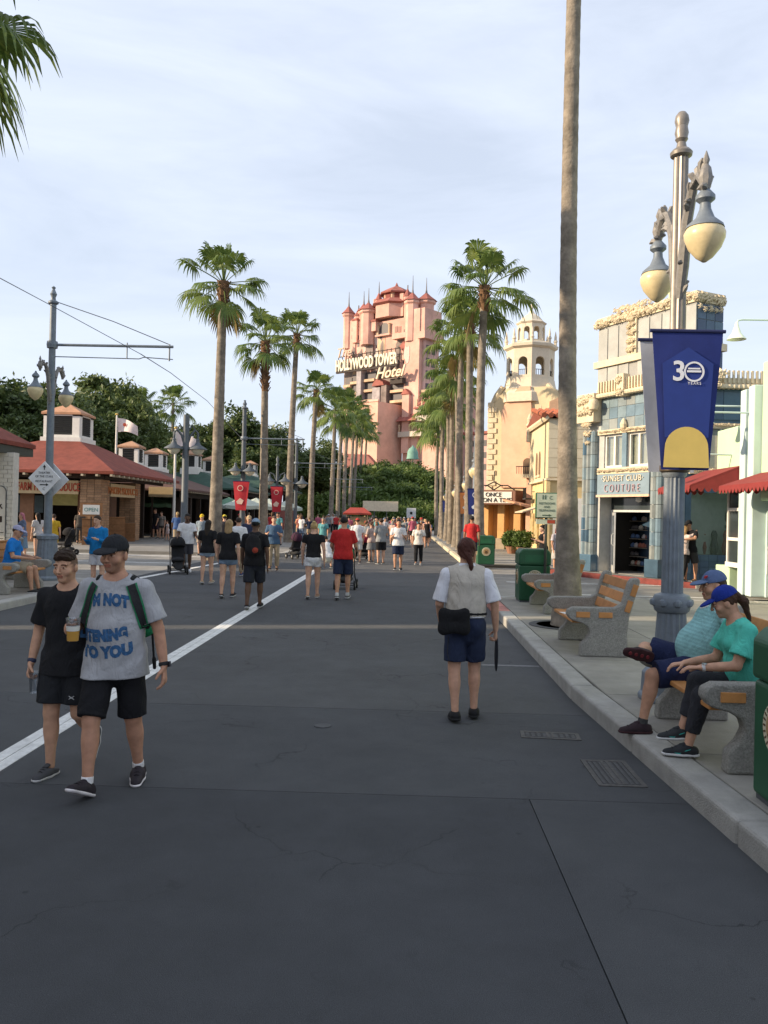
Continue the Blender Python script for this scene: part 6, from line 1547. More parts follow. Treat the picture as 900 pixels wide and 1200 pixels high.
# lamp posts of the right pavement with coloured banners
for i, (Y, pt, m, lab) in enumerate(((36.0, 505, navy, 'blue banner with white motif on the second theatre side lamp'), (43.0, 530, M('banner_orange', (.55, .22, .08), rough=.8), 'orange banner on the third theatre side lamp'), (52.0, 545, None, ''), (64.0, 556, navy, 'small blue banner far down the theatre side'))):
    X = 2.95; px = (556, 545, 534, 523)[i]; X = at(px, 600, Y).x
    e = empty('street_lamp', (X, Y, .145), 0, ('globe lamp post beside the blue banner', 'globe lamp post beside the orange banner', 'globe lamp post between the far palms', 'farthest globe lamp post before the hotel')[i], 'street lamp', 'globe lamps on the theatre side')
    zt = zat(pt, Y, px)
    MB().lathe([(.2, 0), (.18, .9), (.12, 1.0), (.08, zt - .5), (.1, zt - .45), (.04, zt - .3), (.08, zt - .15), (.005, zt)], 14).build('shaft', greyp, e, smooth=True)
    for sy in (-1, 1):
        mb = MB(); ornate_arm(mb, .9, sy, zt - 1.2); mb.build('arm', greyp, e); globe(e, 0, sy*.66, zt - 1.25, 1.15)
    if m: small_banner(px, Y, (573, 577, 0, 587)[i], (603, 602, 0, 600)[i], .62, .5, m, lab, wh)
# popcorn cart, far sign boards
c = at(418, 622, 60); e = empty('snack_cart', (c.x, 60, 0), R(5), 'red wheeled snack cart with pitched roof in the crowd', 'cart')
cr_ = M('cart_red', (.34, .05, .03), rough=.5)
MB().box(-.8, .8, -.5, .5, .45, 1.15).build('body', cr_, e, bevel=.03)
for sx in (-1, 1):
    for sy in (-1, 1):
        MB().bar((sx*.75, sy*.45, 1.15), (sx*.75, sy*.45, 2.0), .05).build('post', goldm, e)
        MB().lathe([(.3, -.04), (.3, .04)], 18).build('wheel', M('wheel_dark', (.03, .03, .03)), e, loc=(sx*.55, sy*.53, .3), rot=(R(90), 0, 0))
MB().box(-.7, .7, -.42, .42, 1.15, 1.75).build('glass_case', M('case_warm', (.35, .26, .12), rough=.2, spec=.7), e)
hip(MB(), -1.0, 1.0, -.75, .75, 2.0, -.5, .5, -.1, .1, 2.4, .12).build('roof', cr_, e)
for px, py, Y, w_, h_, m, lab in ((446, 590, 75, 1.6, .7, M('board_beige', (.70, .60, .45), rough=.8), 'long tan sign board above the crowd'), (482, 598, 80, .45, .75, dw, 'small white notice on a post before the hedges')):
    t = at(px, py, Y); e = empty('notice_board', (t.x, Y, 0), 0, lab, 'sign'); MB().bar((-w_*.35, .03, 0), (-w_*.35, .03, t.z), .08).bar((w_*.35, .03, 0), (w_*.35, .03, t.z), .08).build('posts', steel, e)
    MB().box(-w_, w_, -.04, .0, t.z - h_, t.z + h_*.3).build('panel', m, e)
    if w_ < 1: MB().box(-.12, .12, -.05, -.041, t.z - .4, t.z - .15).build('mark', ink, e)
# ------------------------------------------------------------------ people: bodies and clothes as smooth implicit surfaces, meshed
skinm = tint_mat('skin', rough=.66, bump=.3, bscale=190, var=.13, skin=True)
clothm = tint_mat('cloth', rough=.92, bump=.3, bscale=90, var=.10, wrinkle=.5)
hairm = tint_mat('hair', rough=.6, bump=.8, bscale=120, var=.3)
shoem = tint_mat('shoe_upper', rough=.7, bump=.25, bscale=140, var=.15)
A3 = lambda v: np.array(v, np.float32)
def unit(v):
    v = A3(v); return v/np.linalg.norm(v)
def cone(a, b, ra, rb, k=.02, flat=None, bulge=0.0): return ('c', A3(a), A3(b), ra, rb, k, flat, bulge)
def ell(c, r, k=.02, B=None): return ('e', A3(c), A3(r), B, k)
def bounds(prims, pad=.03):
    lo = np.full(3, 1e9); hi = -lo
    for p in prims:
        if p[0] == 'c':
            r = max(p[3], p[4]) + abs(p[7])
            lo = np.minimum(lo, np.minimum(p[1], p[2]) - r); hi = np.maximum(hi, np.maximum(p[1], p[2]) + r)
        else:
            r = max(p[2]); lo = np.minimum(lo, p[1] - r); hi = np.maximum(hi, p[1] + r)
    return lo - pad, hi + pad
class Grid:
    def __init__(s, lo, hi, h):
        s.lo = np.asarray(lo, np.float32); s.h = h; s.n = np.maximum(4, np.ceil((np.asarray(hi) - lo)/h).astype(int) + 1)
        s.ax = [s.lo[i] + h*np.arange(s.n[i], dtype=np.float32) for i in range(3)]
    def full(s): return np.full(s.n, .25, np.float32)
    def sub(s, lo, hi):
        i0 = np.clip(np.floor((lo - s.lo)/s.h).astype(int), 0, s.n); i1 = np.clip(np.ceil((hi - s.lo)/s.h).astype(int) + 1, 0, s.n)
        sl = tuple(slice(a, b) for a, b in zip(i0, i1))
        return sl, [s.ax[0][sl[0]][:, None, None], s.ax[1][sl[1]][None, :, None], s.ax[2][sl[2]][None, None, :]]
    def dist(s, p, X):
        if p[0] == 'c':
            _, a, b, ra, rb, k, flat, bulge = p; ab = b - a; L2 = float(ab @ ab) + 1e-9
            dx, dy, dz = X[0] - a[0], X[1] - a[1], X[2] - a[2]
            t = np.clip((dx*ab[0] + dy*ab[1] + dz*ab[2])/L2, 0, 1)
            dx = dx - t*ab[0]; dy = dy - t*ab[1]; dz = dz - t*ab[2]
            d2 = dx*dx + dy*dy + dz*dz
            if flat is not None:
                w_, sc = flat; q = dx*w_[0] + dy*w_[1] + dz*w_[2]; d2 = d2 + (sc*sc - 1)*q*q
            r = ra + (rb - ra)*t
            if bulge: r = r + bulge*np.sin(PI*t)
            return np.sqrt(d2) - r
        _, c, r, B, k = p
        x, y, z = X[0] - c[0], X[1] - c[1], X[2] - c[2]
        if B is not None: x, y, z = (x*B[0][0] + y*B[0][1] + z*B[0][2]), (x*B[1][0] + y*B[1][1] + z*B[1][2]), (x*B[2][0] + y*B[2][1] + z*B[2][2])
        k0 = np.sqrt((x/r[0])**2 + (y/r[1])**2 + (z/r[2])**2); k1 = np.sqrt((x/r[0]**2)**2 + (y/r[1]**2)**2 + (z/r[2]**2)**2) + 1e-6
        return k0*(k0 - 1)/k1
    def union(s, V, prims):
        for p in prims:
            k = p[5] if p[0] == 'c' else p[4]; lo, hi = bounds([p], k + 3*s.h); sl, X = s.sub(lo, hi)
            if min(V[sl].shape) == 0: continue
            d = s.dist(p, X); a = V[sl]; h = np.clip(.5 + .5*(a - d)/k, 0, 1); V[sl] = a + (d - a)*h - k*h*(1 - h)
        return V
    def carve(s, V, prims):
        for p in prims:
            k = p[5] if p[0] == 'c' else p[4]; lo, hi = bounds([p], k + 3*s.h); sl, X = s.sub(lo, hi)
            if min(V[sl].shape) == 0: continue
            d = -s.dist(p, X); a = V[sl]; h = np.clip(.5 - .5*(a - d)/k, 0, 1); V[sl] = a + (d - a)*h + k*h*(1 - h)
        return V
    def cut(s, V, o, n):               # keep the side where (p-o).n < 0
        n = unit(n); d = (s.ax[0][:, None, None] - o[0])*n[0] + (s.ax[1][None, :, None] - o[1])*n[1] + (s.ax[2][None, None, :] - o[2])*n[2]
        return np.maximum(V, d)
    def merge(s, V, W, k=.015):
        h = np.clip(.5 + .5*(V - W)/k, 0, 1); return V + (W - V)*h - k*h*(1 - h)
    def folds(s, V, amp, f=1.0, seed=0):
        x, y, z = s.ax[0][:, None, None], s.ax[1][None, :, None], s.ax[2][None, None, :]; q = seed*1.7
        w_ = .5*np.sin(9*f*x + 5*f*z + q) + .5*np.sin(11*f*y - 7*f*z + 2*q)
        n = np.sin(38*f*(x*.8 + z*.55) + 4*w_ + q) + np.sin(33*f*(y*.9 - z*.7) + 3.5*w_ + 1.3 + q) + .7*np.sin(61*f*(z*.6 + x*.5 - y*.6) + 5*w_)
        return V + amp*n/2.7
    def mesh(s, V):
        S = V < 0
        C = [(a, b, c) for a in (0, 1) for b in (0, 1) for c in (0, 1)]
        nx, ny, nz_ = s.n
        cnt = np.zeros((nx-1, ny-1, nz_-1), np.int8)
        for a, b, c in C: cnt += S[a:nx-1+a, b:ny-1+b, c:nz_-1+c]
        m = (cnt > 0) & (cnt < 8); I = np.nonzero(m); n = len(I[0])
        idx = np.full(m.shape, -1, np.int32); idx[I] = np.arange(n)
        cv = [V[I[0]+a, I[1]+b, I[2]+c] for a, b, c in C]
        acc = np.zeros((n, 3), np.float32); num = np.zeros(n, np.float32)
        for i in range(8):
            for j in range(i+1, 8):
                if sum(abs(C[i][q] - C[j][q]) for q in range(3)) != 1: continue
                x = (cv[i] < 0) != (cv[j] < 0); t = np.where(x, cv[i]/(cv[i] - cv[j] + 1e-12), 0)
                pos = np.array(C[i], np.float32)[None]*(1 - t)[:, None] + np.array(C[j], np.float32)[None]*t[:, None]
                acc += pos*x[:, None]; num += x
        P = (acc/num[:, None] + np.stack(I, 1))*s.h + s.lo
        F = []
        for ax in range(3):
            o = [(1, 2), (2, 0), (0, 1)][ax]
            s0 = [slice(1, -1)]*3; s0[ax] = slice(0, -1); s1 = list(s0); s1[ax] = slice(1, None)
            A_, B_ = S[tuple(s0)], S[tuple(s1)]; ch = np.nonzero(A_ != B_)
            if len(ch[0]) == 0: continue
            base = [ch[q] + (0 if q == ax else 1) for q in range(3)]; ins = A_[ch]
            def cell(du, dv):
                c = [b.copy() for b in base]; c[o[0]] = c[o[0]] - du; c[o[1]] = c[o[1]] - dv; return idx[tuple(c)]
            q = np.stack([cell(1, 1), cell(0, 1), cell(0, 0), cell(1, 0)], 1); q[~ins] = q[~ins][:, ::-1]
            F.append(q)
        F = np.concatenate(F) if F else np.zeros((0, 4), int)
        F = F[(F >= 0).all(1)]
        return P, F
def smooth_obj(name, P, F, mat, parent, color, colfn=None):
    me = np_mesh(name, P, F, mat); me.polygons.foreach_set('use_smooth', np.ones(len(F), bool))
    ca = me.color_attributes.new('Col', 'FLOAT_COLOR', 'POINT'); c = np.ones((len(P), 4), np.float32)
    if colfn is not None: c[:, :3] = colfn(P)
    ca.data.foreach_set('color', c.ravel())
    o = link(name, me, parent); o.color = (*color, 1)
    return o
def sdf_obj(name, prims, h, mat, parent, color, planes=(), carve=(), fold=0, ff=1.0, seed=0, colfn=None, pieces=(), mk=.012, rough=0.0):
    allp = list(prims) + [p for pc in pieces for p in pc[0]]
    lo, hi = bounds(allp, 3*h + .01); g = Grid(lo, hi, h); V = g.full()
    if prims:
        V = g.union(V, prims)
        if fold: V = g.folds(V, fold, ff, seed)
        for o, n in planes: V = g.cut(V, o, n)
    for pp, pl in pieces:
        W = g.union(g.full(), pp)
        if fold: W = g.folds(W, fold, ff, seed + 1)
        for o, n in pl: W = g.cut(W, o, n)
        V = g.merge(V, W, mk)
    if carve: V = g.carve(V, carve)
    if rough: V = g.folds(V, rough, 5.0, seed + 2)
    P, F = g.mesh(V)
    return smooth_obj(name, P, F, mat, parent, color, colfn)

def skeleton(H, pose):
    J = {}; up = unit(pose.get('torso', (0, .03, 1))); rt = unit(pose.get('right', (1, 0, 0))); rt = unit(rt - up*(rt @ up)); fw = np.cross(up, rt)
    P = A3((0, 0, 0)); J.update(P=P, up=up, rt=rt, fw=fw)
    hz = unit(pose.get('hipright', (1, 0, 0)))
    J['N'] = P + up*.30*H
    for s, k in ((1, 'R'), (-1, 'L')):
        hip = P + hz*s*.052*H - A3((0, 0, .005*H)); th = unit(pose.get('th' + k, (.01*s, .02, -1))); sh = unit(pose.get('sh' + k, (.0, -.02, -1))); ft = unit(pose.get('ft' + k, (.12*s, 1, 0)))
        kn = hip + th*.245*H; an = kn + sh*.235*H
        fu = unit(pose['fu' + k]) if 'fu' + k in pose else unit(A3((0, 0, 1)) - ft*ft[2]) if abs(ft[2]) < .95 else unit(-sh)
        fu = unit(fu - ft*(fu @ ft))
        J.update({'hip' + k: hip, 'kn' + k: kn, 'an' + k: an, 'th' + k: th, 'sh' + k: sh, 'ft' + k: ft, 'fu' + k: fu})
        sd = J['N'] - up*.036*H + rt*s*.108*H*pose.get('broad', 1.0) + fw*(-.005*H)
        ua = unit(pose.get('ua' + k, (.16*s, -.03, -1))); fa = unit(pose.get('fa' + k, (.05*s, .15, -1)))
        el = sd + ua*.165*H; wr = el + fa*.145*H
        hd = unit(pose.get('hd' + k, fa)); J.update({'sd' + k: sd, 'el' + k: el, 'wr' + k: wr, 'ua' + k: ua, 'fa' + k: fa, 'hd' + k: hd})
    hu = unit(pose.get('headup', up + fw*.12)); hf = unit(pose.get('face', fw)); hf = unit(hf - hu*(hf @ hu)); hr = np.cross(hf, hu)
    J.update(hu=hu, hf=hf, hr=hr, HC=J['N'] + hu*.098*H + hf*.012*H)
    low = min(float((J['an' + k] - J['fu' + k]*.042*H + (J['ft' + k]*.11*H if J['ft' + k][2] < 0 else -J['ft' + k]*.035*H))[2]) for k in 'LR')
    low = min(low, min(float((J['an' + k] - J['fu' + k]*.042*H)[2]) for k in 'LR'))
    J['low'] = low if 'base' not in pose else pose['base']
    return J
def shift(J, dz):
    for k in list(J):
        if k in ('P', 'N', 'HC') or k[:2] in ('hi', 'kn', 'an', 'sd', 'el', 'wr'):
            if isinstance(J[k], np.ndarray): J[k] = J[k] + A3((0, 0, dz))
    return J
def body_prims(J, H, fat=0.0, fem=False, arms=True, legs=True):
    P, N_, up, rt, fw = J['P'], J['N'], J['up'], J['rt'], J['fw']; h = H; pr = []; fl = (fw, 1.35); k = .02*h
    hipw = .090 if fem else .083; wa = (.066 if fem else .074) + .02*fat; chw = .082 if fem else .092
    pr += [cone(P - up*.02*h, P + up*.05*h, hipw*h, (wa + .01)*h, k, fl), cone(P + up*.05*h, P + up*.13*h, (wa + .008)*h, wa*h, k, (fw, 1.3)), cone(P + up*.13*h, P + up*.23*h, wa*h, chw*h, k, (fw, 1.4)), cone(P + up*.23*h, N_ - up*.01*h, chw*.95*h, .045*h, .03*h, (fw, 1.5))]
    if fat: pr.append(ell(P + up*.09*h + fw*.035*h*fat, (.075*h, .07*h*(.7 + .4*fat), .085*h), .03*h))
    if fem: pr += [ell(P + up*.215*h + fw*.05*h + rt*s*.036*h, (.034*h, .034*h, .034*h), .02*h) for s in (1, -1)]
    for s, q in ((1, 'R'), (-1, 'L')):
        pr += [cone(N_ - up*.03*h + rt*s*.03*h, J['sd' + q], .036*h, .031*h, .025*h)]
        pr += [ell(P - up*.015*h + rt*s*.045*h - fw*.035*h, (.045*h, .045*h, .05*h), k)]
        if arms: pr += [cone(J['sd' + q], J['el' + q], .029*h, .0215*h, .012*h, None, .003*h), cone(J['el' + q], J['wr' + q], .0215*h, .0148*h, .01*h, None, .003*h)]
        if legs:
            pr += [cone(J['hip' + q], J['kn' + q], (.053 if fem else .05)*h, .033*h, .015*h, None, .003*h), cone(J['kn' + q], J['an' + q], .031*h, .0195*h, .012*h)]
            sh = J['sh' + q]; bk = unit(-fw - sh*(-fw @ sh)) if abs(sh @ fw) < .95 else unit(A3((0, 0, -1)) - sh*(A3((0, 0, -1)) @ sh))
            c = J['kn' + q] + sh*.075*h + bk*.012*h
            pr += [cone(J['kn' + q] + sh*.03*h + bk*.008*h, J['kn' + q] + sh*.13*h + bk*.006*h, .024*h, .018*h, .02*h, None, .009*h)]
    pr += [cone(N_ - up*.02*h, J['HC'] - J['hu']*.03*h - J['hf']*.01*h, .034*h, .030*h, .02*h)]
    return pr
def head_prims(J, H, detail):
    s = H/1.75; C, r, f, u = J['HC'], J['hr'], J['hf'], J['hu']
    B = (r, f, u); p = lambda x, y, z: C + (r*x + f*y + u*z)*s
    E = lambda x, y, z, a, b, c, k=.012: ell(p(x, y, z), (a*s, b*s, c*s), k*s, B)
    pr = [E(0, -.012, .03, .076, .095, .092), E(0, .022, -.03, .060, .072, .082, .03), E(0, .068, -.092, .026, .024, .022, .03), cone(p(0, .1, .015), p(0, .116, -.026), .007*s, .0125*s, .012*s)]
    for q in (-1, 1): pr.append(E(q*.078, -.008, -.008, .011, .023, .033, .008))
    cv = []
    if detail:
        for q in (-1, 1):
            pr += [E(q*.042, .058, -.028, .028, .026, .026, .02), E(q*.012, .108, -.03, .008, .009, .007, .006)]
            cv.append(E(q*.032, .108, .008, .019, .018, .011, .012))
        pr += [cone(p(-.048, .078, .027), p(.048, .078, .027), .010*s, .010*s, .015*s), cone(p(-.02, .09, -.057), p(.02, .09, -.057), .006*s, .006*s, .006*s), cone(p(-.016, .088, -.067), p(.016, .088, -.067), .0075*s, .0075*s, .006*s)]
        ey = [E(q*.032, .079, .006, .0135, .0135, .0125, .003) for q in (-1, 1)]
    else: ey = []
    return pr, cv, ey
def hand_prims(J, H, q, curl=.5, thumb=None, palm_n=None):
    s = H/1.75; W = J['wr' + q]; d = J['hd' + q]; sg = 1 if q == 'R' else -1
    n = unit(palm_n) if palm_n is not None else unit(-J['rt']*sg); n = unit(n - d*(n @ d)); t = np.cross(d, n)*(1)
    if thumb is not None and (t @ A3(thumb)) < 0: t = -t
    elif thumb is None and (t @ J['fw']) < 0: t = -t
    pr = [cone(W - d*.01*s, W + d*.085*s, .026*s, .036*s, .012*s, (n, 2.0))]
    for i, (off, L) in enumerate(((.028, .078), (.0095, .088), (-.0095, .08), (-.027, .062))):
        a = W + d*.085*s + t*off*s; dd = d; c = curl*(1 + .06*i)
        for j, fr in enumerate((.45, .3, .25)):
            an = c*(.5 if j == 0 else 1.0); ang = sum((c*.5, c*1.0, c*.9)[:j+1]); dd = d*math.cos(ang) + n*math.sin(ang)
            b = a + dd*L*fr*s; pr.append(cone(a, b, (.0092 - .0008*j)*s, (.0086 - .0008*j)*s, .004*s)); a = b
    a = W + d*.02*s + t*.022*s; dd = unit(t*.75 + d*.75 + n*(.25 + .5*min(1, curl)))
    b = a + dd*.045*s; pr.append(cone(a, b, .014*s, .0115*s, .012*s)); dd = unit(t*.25 + d*.9 + n*(.25 + .6*min(1, curl))); pr.append(cone(b, b + dd*.042*s, .011*s, .0085*s, .004*s))
    return pr
def lowhand(J, H, q):
    s = H/1.75; W = J['wr' + q]; d = J['hd' + q]
    return [cone(W, W + d*.09*s, .024*s, .034*s, .012*s, (J['rt'], 1.9)), cone(W + d*.08*s, W + d*.16*s + J['fw']*.02*s, .027*s, .016*s, .012*s, (J['rt'], 1.6))]
def head_colour(J, H, brow=(.30, .24, .2), stubble=0.0, iris=(.18, .12, .08), fade=0.0):
    s = H/1.75
    def fn(P):
        Q = P - J['HC']; x, y, z = (Q @ J['hr'])/s, (Q @ J['hf'])/s, (Q @ J['hu'])/s
        c = np.ones((len(P), 3), np.float32)
        if stubble:
            m = np.clip((-.035 - z)/.02, 0, 1)*np.clip((y - .0)/.03, 0, 1)*np.clip((.14 + z)/.02, 0, 1); c *= (1 - stubble*m)[:, None]
        if fade:
            nzv = .012*np.sin(x*260 + z*190) ; m = np.clip((z + .030 + nzv*.5 - np.clip(y - .01, 0, 1)*1.1)/.05, 0, 1)*np.clip((.052 - y + nzv)/.02, 0, 1)*(np.abs(x) < .0835); c *= (1 - fade*m)[:, None]
            m = np.clip((z - .074 + nzv*.4)/.012, 0, 1); c *= (1 - fade*m)[:, None]
        m = (np.abs(x) < .024 - .1*np.abs(z + .061)) & (np.abs(z + .061) < .012) & (y > .07); c[m] = (.80, .56, .55)
        m = (np.abs(z + .0615) < .0028) & (np.abs(x) < .024) & (y > .07); c[m] = (.42, .28, .28)
        m = (np.abs(np.abs(x) - .034) < .021) & (np.abs(z - .029 + .15*np.abs(np.abs(x) - .03)) < .006) & (y > .06); c[m] = brow
        ax = np.abs(x) - .032
        m = (np.abs(ax) < .0145) & (np.abs(z - .006) < .0065 - .25*np.abs(ax)*.6) & (y > .07); c[m] = (1.25, 1.5, 1.75)
        m2 = (np.hypot(ax, z - .006) < .0062) & (y > .07); c[m2] = iris
        m3 = (np.abs(ax) < .016) & (np.abs(z - .0125 + .3*np.abs(ax)*.5) < .0018) & (y > .07); c[m3] = (.35, .28, .25)
        m4 = (np.hypot(np.abs(x) - .008, z + .036) < .004) & (y > .1); c[m4] = (.4, .28, .25)
        return c
    return fn

def build_body(e, J, H, skin, res, fat=0, fem=False, detail=False, hands=None, brow=(.3, .24, .2), stubble=0.0, fade=0.0):
    pr = body_prims(J, H, fat, fem)
    if not detail:
        hp, _, _ = head_prims(J, H, False)
        pr = pr + hp
        for q in 'RL': pr += lowhand(J, H, q)
        fn = head_colour(J, H, brow) if res < .016 else None
        return sdf_obj('body', pr, res, skinm, e, skin, colfn=fn)
    # one mesh: trunk and limbs at body resolution, head and hands meshed finer and joined in
    g = Grid(*bounds(pr, .04), res); P, F = g.mesh(g.union(g.full(), pr)); Ps = [P]; Fs = [F]; cols = [np.ones((len(P), 3), np.float32)]
    hp, cv, ey = head_prims(J, H, True)
    nk = [cone(J['N'] - J['up']*.015*H, J['HC'] - J['hu']*.03*H - J['hf']*.01*H, .034*H, .030*H, .02*H)]
    g = Grid(*bounds(hp + nk, .02), .0036*H/1.75); V = g.union(g.full(), hp + nk); V = g.carve(V, cv); V = g.union(V, ey); P, F = g.mesh(V)
    Fs.append(F + sum(map(len, Ps))); Ps.append(P); cols.append(head_colour(J, H, brow, stubble, fade=fade)(P))
    for q in 'RL':
        kw = (hands or {}).get(q, {})
        hp = hand_prims(J, H, q, **kw) + [cone(J['wr' + q] - J['fa' + q]*.03*H, J['wr' + q], .0165*H, .0148*H, .01*H)]
        g = Grid(*bounds(hp, .015), .0032*H/1.75); P, F = g.mesh(g.union(g.full(), hp)); Fs.append(F + sum(map(len, Ps))); Ps.append(P); cols.append(np.ones((len(P), 3), np.float32))
    P = np.concatenate(Ps); F = np.concatenate(Fs); C = np.concatenate(cols)
    return smooth_obj('body', P, F, skinm, e, skin, colfn=lambda _: C)
def tee(e, J, H, col, res, hem=-.035, sleeve=.62, loose=1.0, fat=0.0, fem=False, name='shirt', neck=.046, fold=.004, seed=0, sl_r=.043, colfn=None, hw=None):
    P, N_, up, rt, fw = J['P'], J['N'], J['up'], J['rt'], J['fw']; h = H; L = loose
    rh, rw, rc = (.100 if fem else .097)*L + .006*fat, (.080 if fem else .090)*L + .02*fat, (.092 if fem else .101)*(.5 + .5*L)
    if hw: rh = hw
    pr = [cone(P + up*(hem - .02)*h, P + up*.12*h, rh*h, rw*h, .02*h, (fw, 1.25)), cone(P + up*.12*h, P + up*.225*h, rw*h, rc*h, .03*h, (fw, 1.32)), cone(P + up*.225*h, N_ - up*.01*h, rc*.95*h, .05*h, .03*h, (fw, 1.45))]
    if fat: pr.append(ell(P + up*.085*h + fw*.04*h*fat, (.088*h, .078*h*(.7 + .4*fat), .10*h), .04*h))
    if fem: pr += [ell(P + up*.215*h + fw*.052*h + rt*s*.036*h, (.042*h, .040*h, .042*h), .03*h) for s in (1, -1)]
    pr += [ell(P - up*.01*h + rt*s*.045*h - fw*.035*h, (.055*h, .052*h, .06*h), .03*h) for s in (1, -1)]
    if hw: pr += [cone(J['hip' + q], J['hip' + q] + J['th' + q]*.10*h, (hw - .052)*h, (hw - .052)*h, .02*h) for q in 'RL' if J['th' + q][2] < -.7]
    for s, q in ((1, 'R'), (-1, 'L')): pr.append(cone(N_ - up*.034*h + rt*s*.035*h, J['sd' + q] + up*.002*h, .038*h, .031*h, .025*h))
    pieces = []
    if sleeve:
        for q in 'RL':
            sd, ua, el, fa = J['sd' + q], J['ua' + q], J['el' + q], J['fa' + q]
            if sleeve <= 1: pieces.append(([cone(sd, sd + ua*.165*h*sleeve*1.15, .034*h, sl_r*h, .01*h)], [(sd + ua*.165*h*sleeve, ua)]))
            else: pieces.append(([cone(sd, el, .035*h, .032*h, .015*h), cone(el, el + fa*.145*h, .033*h, .026*h, .015*h)], [(J['wr' + q] - fa*.01*h, fa)]))
    return sdf_obj(name, pr, res, clothm, e, col, planes=[(P + up*hem*h, -up)], carve=[ell(N_ + up*.018*h + fw*.012*h, (neck*h, neck*h, .045*h), .006*h)], fold=fold, seed=seed, pieces=pieces, mk=.02*h, colfn=colfn)
def legwear(e, J, H, col, res, length=.8, loose=1.0, fem=False, name='shorts', fold=.004, seed=3, top=.05, taper=None, colfn=None, fat=0.0):
    P, up, fw, rt = J['P'], J['up'], J['fw'], J['rt']; h = H; rp = ((.098 if fem else .093) + .008*fat)*h
    pr = [cone(P - up*.03*h, P + up*top*h, rp, (.086 + .02*fat)*h, .02*h, (fw, 1.28))] + [ell(P - up*.015*h + rt*s*.045*h - fw*.035*h, (.052*h, .052*h, .057*h), .025*h) for s in (1, -1)]
    pieces = []
    for q in 'RL':
        hp, kn, an, th, sh = J['hip' + q], J['kn' + q], J['an' + q], J['th' + q], J['sh' + q]
        if length <= 1: pieces.append(([cone(hp, hp + th*.245*h*(length + .06), .060*h*loose, (taper or .056)*h*loose, .015*h)], [(hp + th*.245*h*length, th)]))
        else: pieces.append(([cone(hp, kn, .058*h*loose, (taper or .044)*h*loose, .02*h), cone(kn, an + sh*.02*h, (taper or .043)*h*loose, (taper or .034)*h*loose*.85, .02*h), cone(kn + sh*.03*h, kn + sh*.14*h, .034*h*loose, .028*h*loose, .02*h)], [(an - sh*.235*h*(2 - length), sh)]))
    return sdf_obj(name, pr, res, clothm, e, col, planes=[(P + up*top*h, up)], fold=fold, seed=seed, pieces=pieces, mk=.008*h, colfn=colfn)
def shoes(e, J, H, col, res, sole=(.6, .6, .58), low=False, sock=None):
    h = H
    for q in 'RL':
        A, f, u = J['an' + q], J['ft' + q], J['fu' + q]; sd = np.cross(f, u); b = A - u*.042*h
        pr = [cone(b - f*.022*h + u*.02*h, b + f*.03*h + u*.022*h, .026*h, .027*h, .012*h), cone(b + f*.03*h + u*.02*h, b + f*.092*h + u*.010*h, .027*h, .021*h, .015*h, (u, 1.15)), cone(b - f*.012*h + u*.02*h, A - f*.005*h + (u*-.008*h if low else u*.002*h), .026*h, .0235*h, .012*h)]
        o = sdf_obj('shoe', pr, res, shoem, e, col, planes=[(b + u*.004*h, -u), (A - (u*.012*h if low else u*-.004*h) - f*.01*h, unit(u - f*.25))])
        sp = [cone(b - f*.024*h + u*.006*h, b + f*.03*h + u*.006*h, .0285*h, .029*h, .01*h, (u, 2.2)), cone(b + f*.03*h + u*.006*h, b + f*.094*h + u*.008*h, .030*h, .023*h, .01*h, (u, 2.0))]
        sdf_obj('sole', sp, res, shoem, o, sole, planes=[(b + u*.0115*h, u), (b - u*.001*h, -u)])
        if res < .0065:
            for i in range(4):
                a = b + f*(.022 + .016*i)*h + u*(.0505 - .0052*i)*h; w1 = (.014 - .0012*i)*h
                MB().tube([tuple(a - sd*w1 - u*.004), tuple(a + u*.002), tuple(a + sd*w1 - u*.004)], .0028, 5).build('lace', MATS['shoe_upper'], o).color = (*[min(.5, c*3 + .05) for c in col], 1)
            sdf_obj('tongue', [cone(b + f*.012*h + u*.052*h, b + f*.03*h + u*.046*h, .013*h, .013*h, .01, (u, 1.5))], res, shoem, o, col)
        if sock is not None: sdf_obj('sock', [cone(A - u*.01*h, A - J['sh' + q]*.03*h, .0235*h, .0225*h, .008*h)], res, clothm, e, sock, planes=[(A - J['sh' + q]*.028*h, -J['sh' + q])])
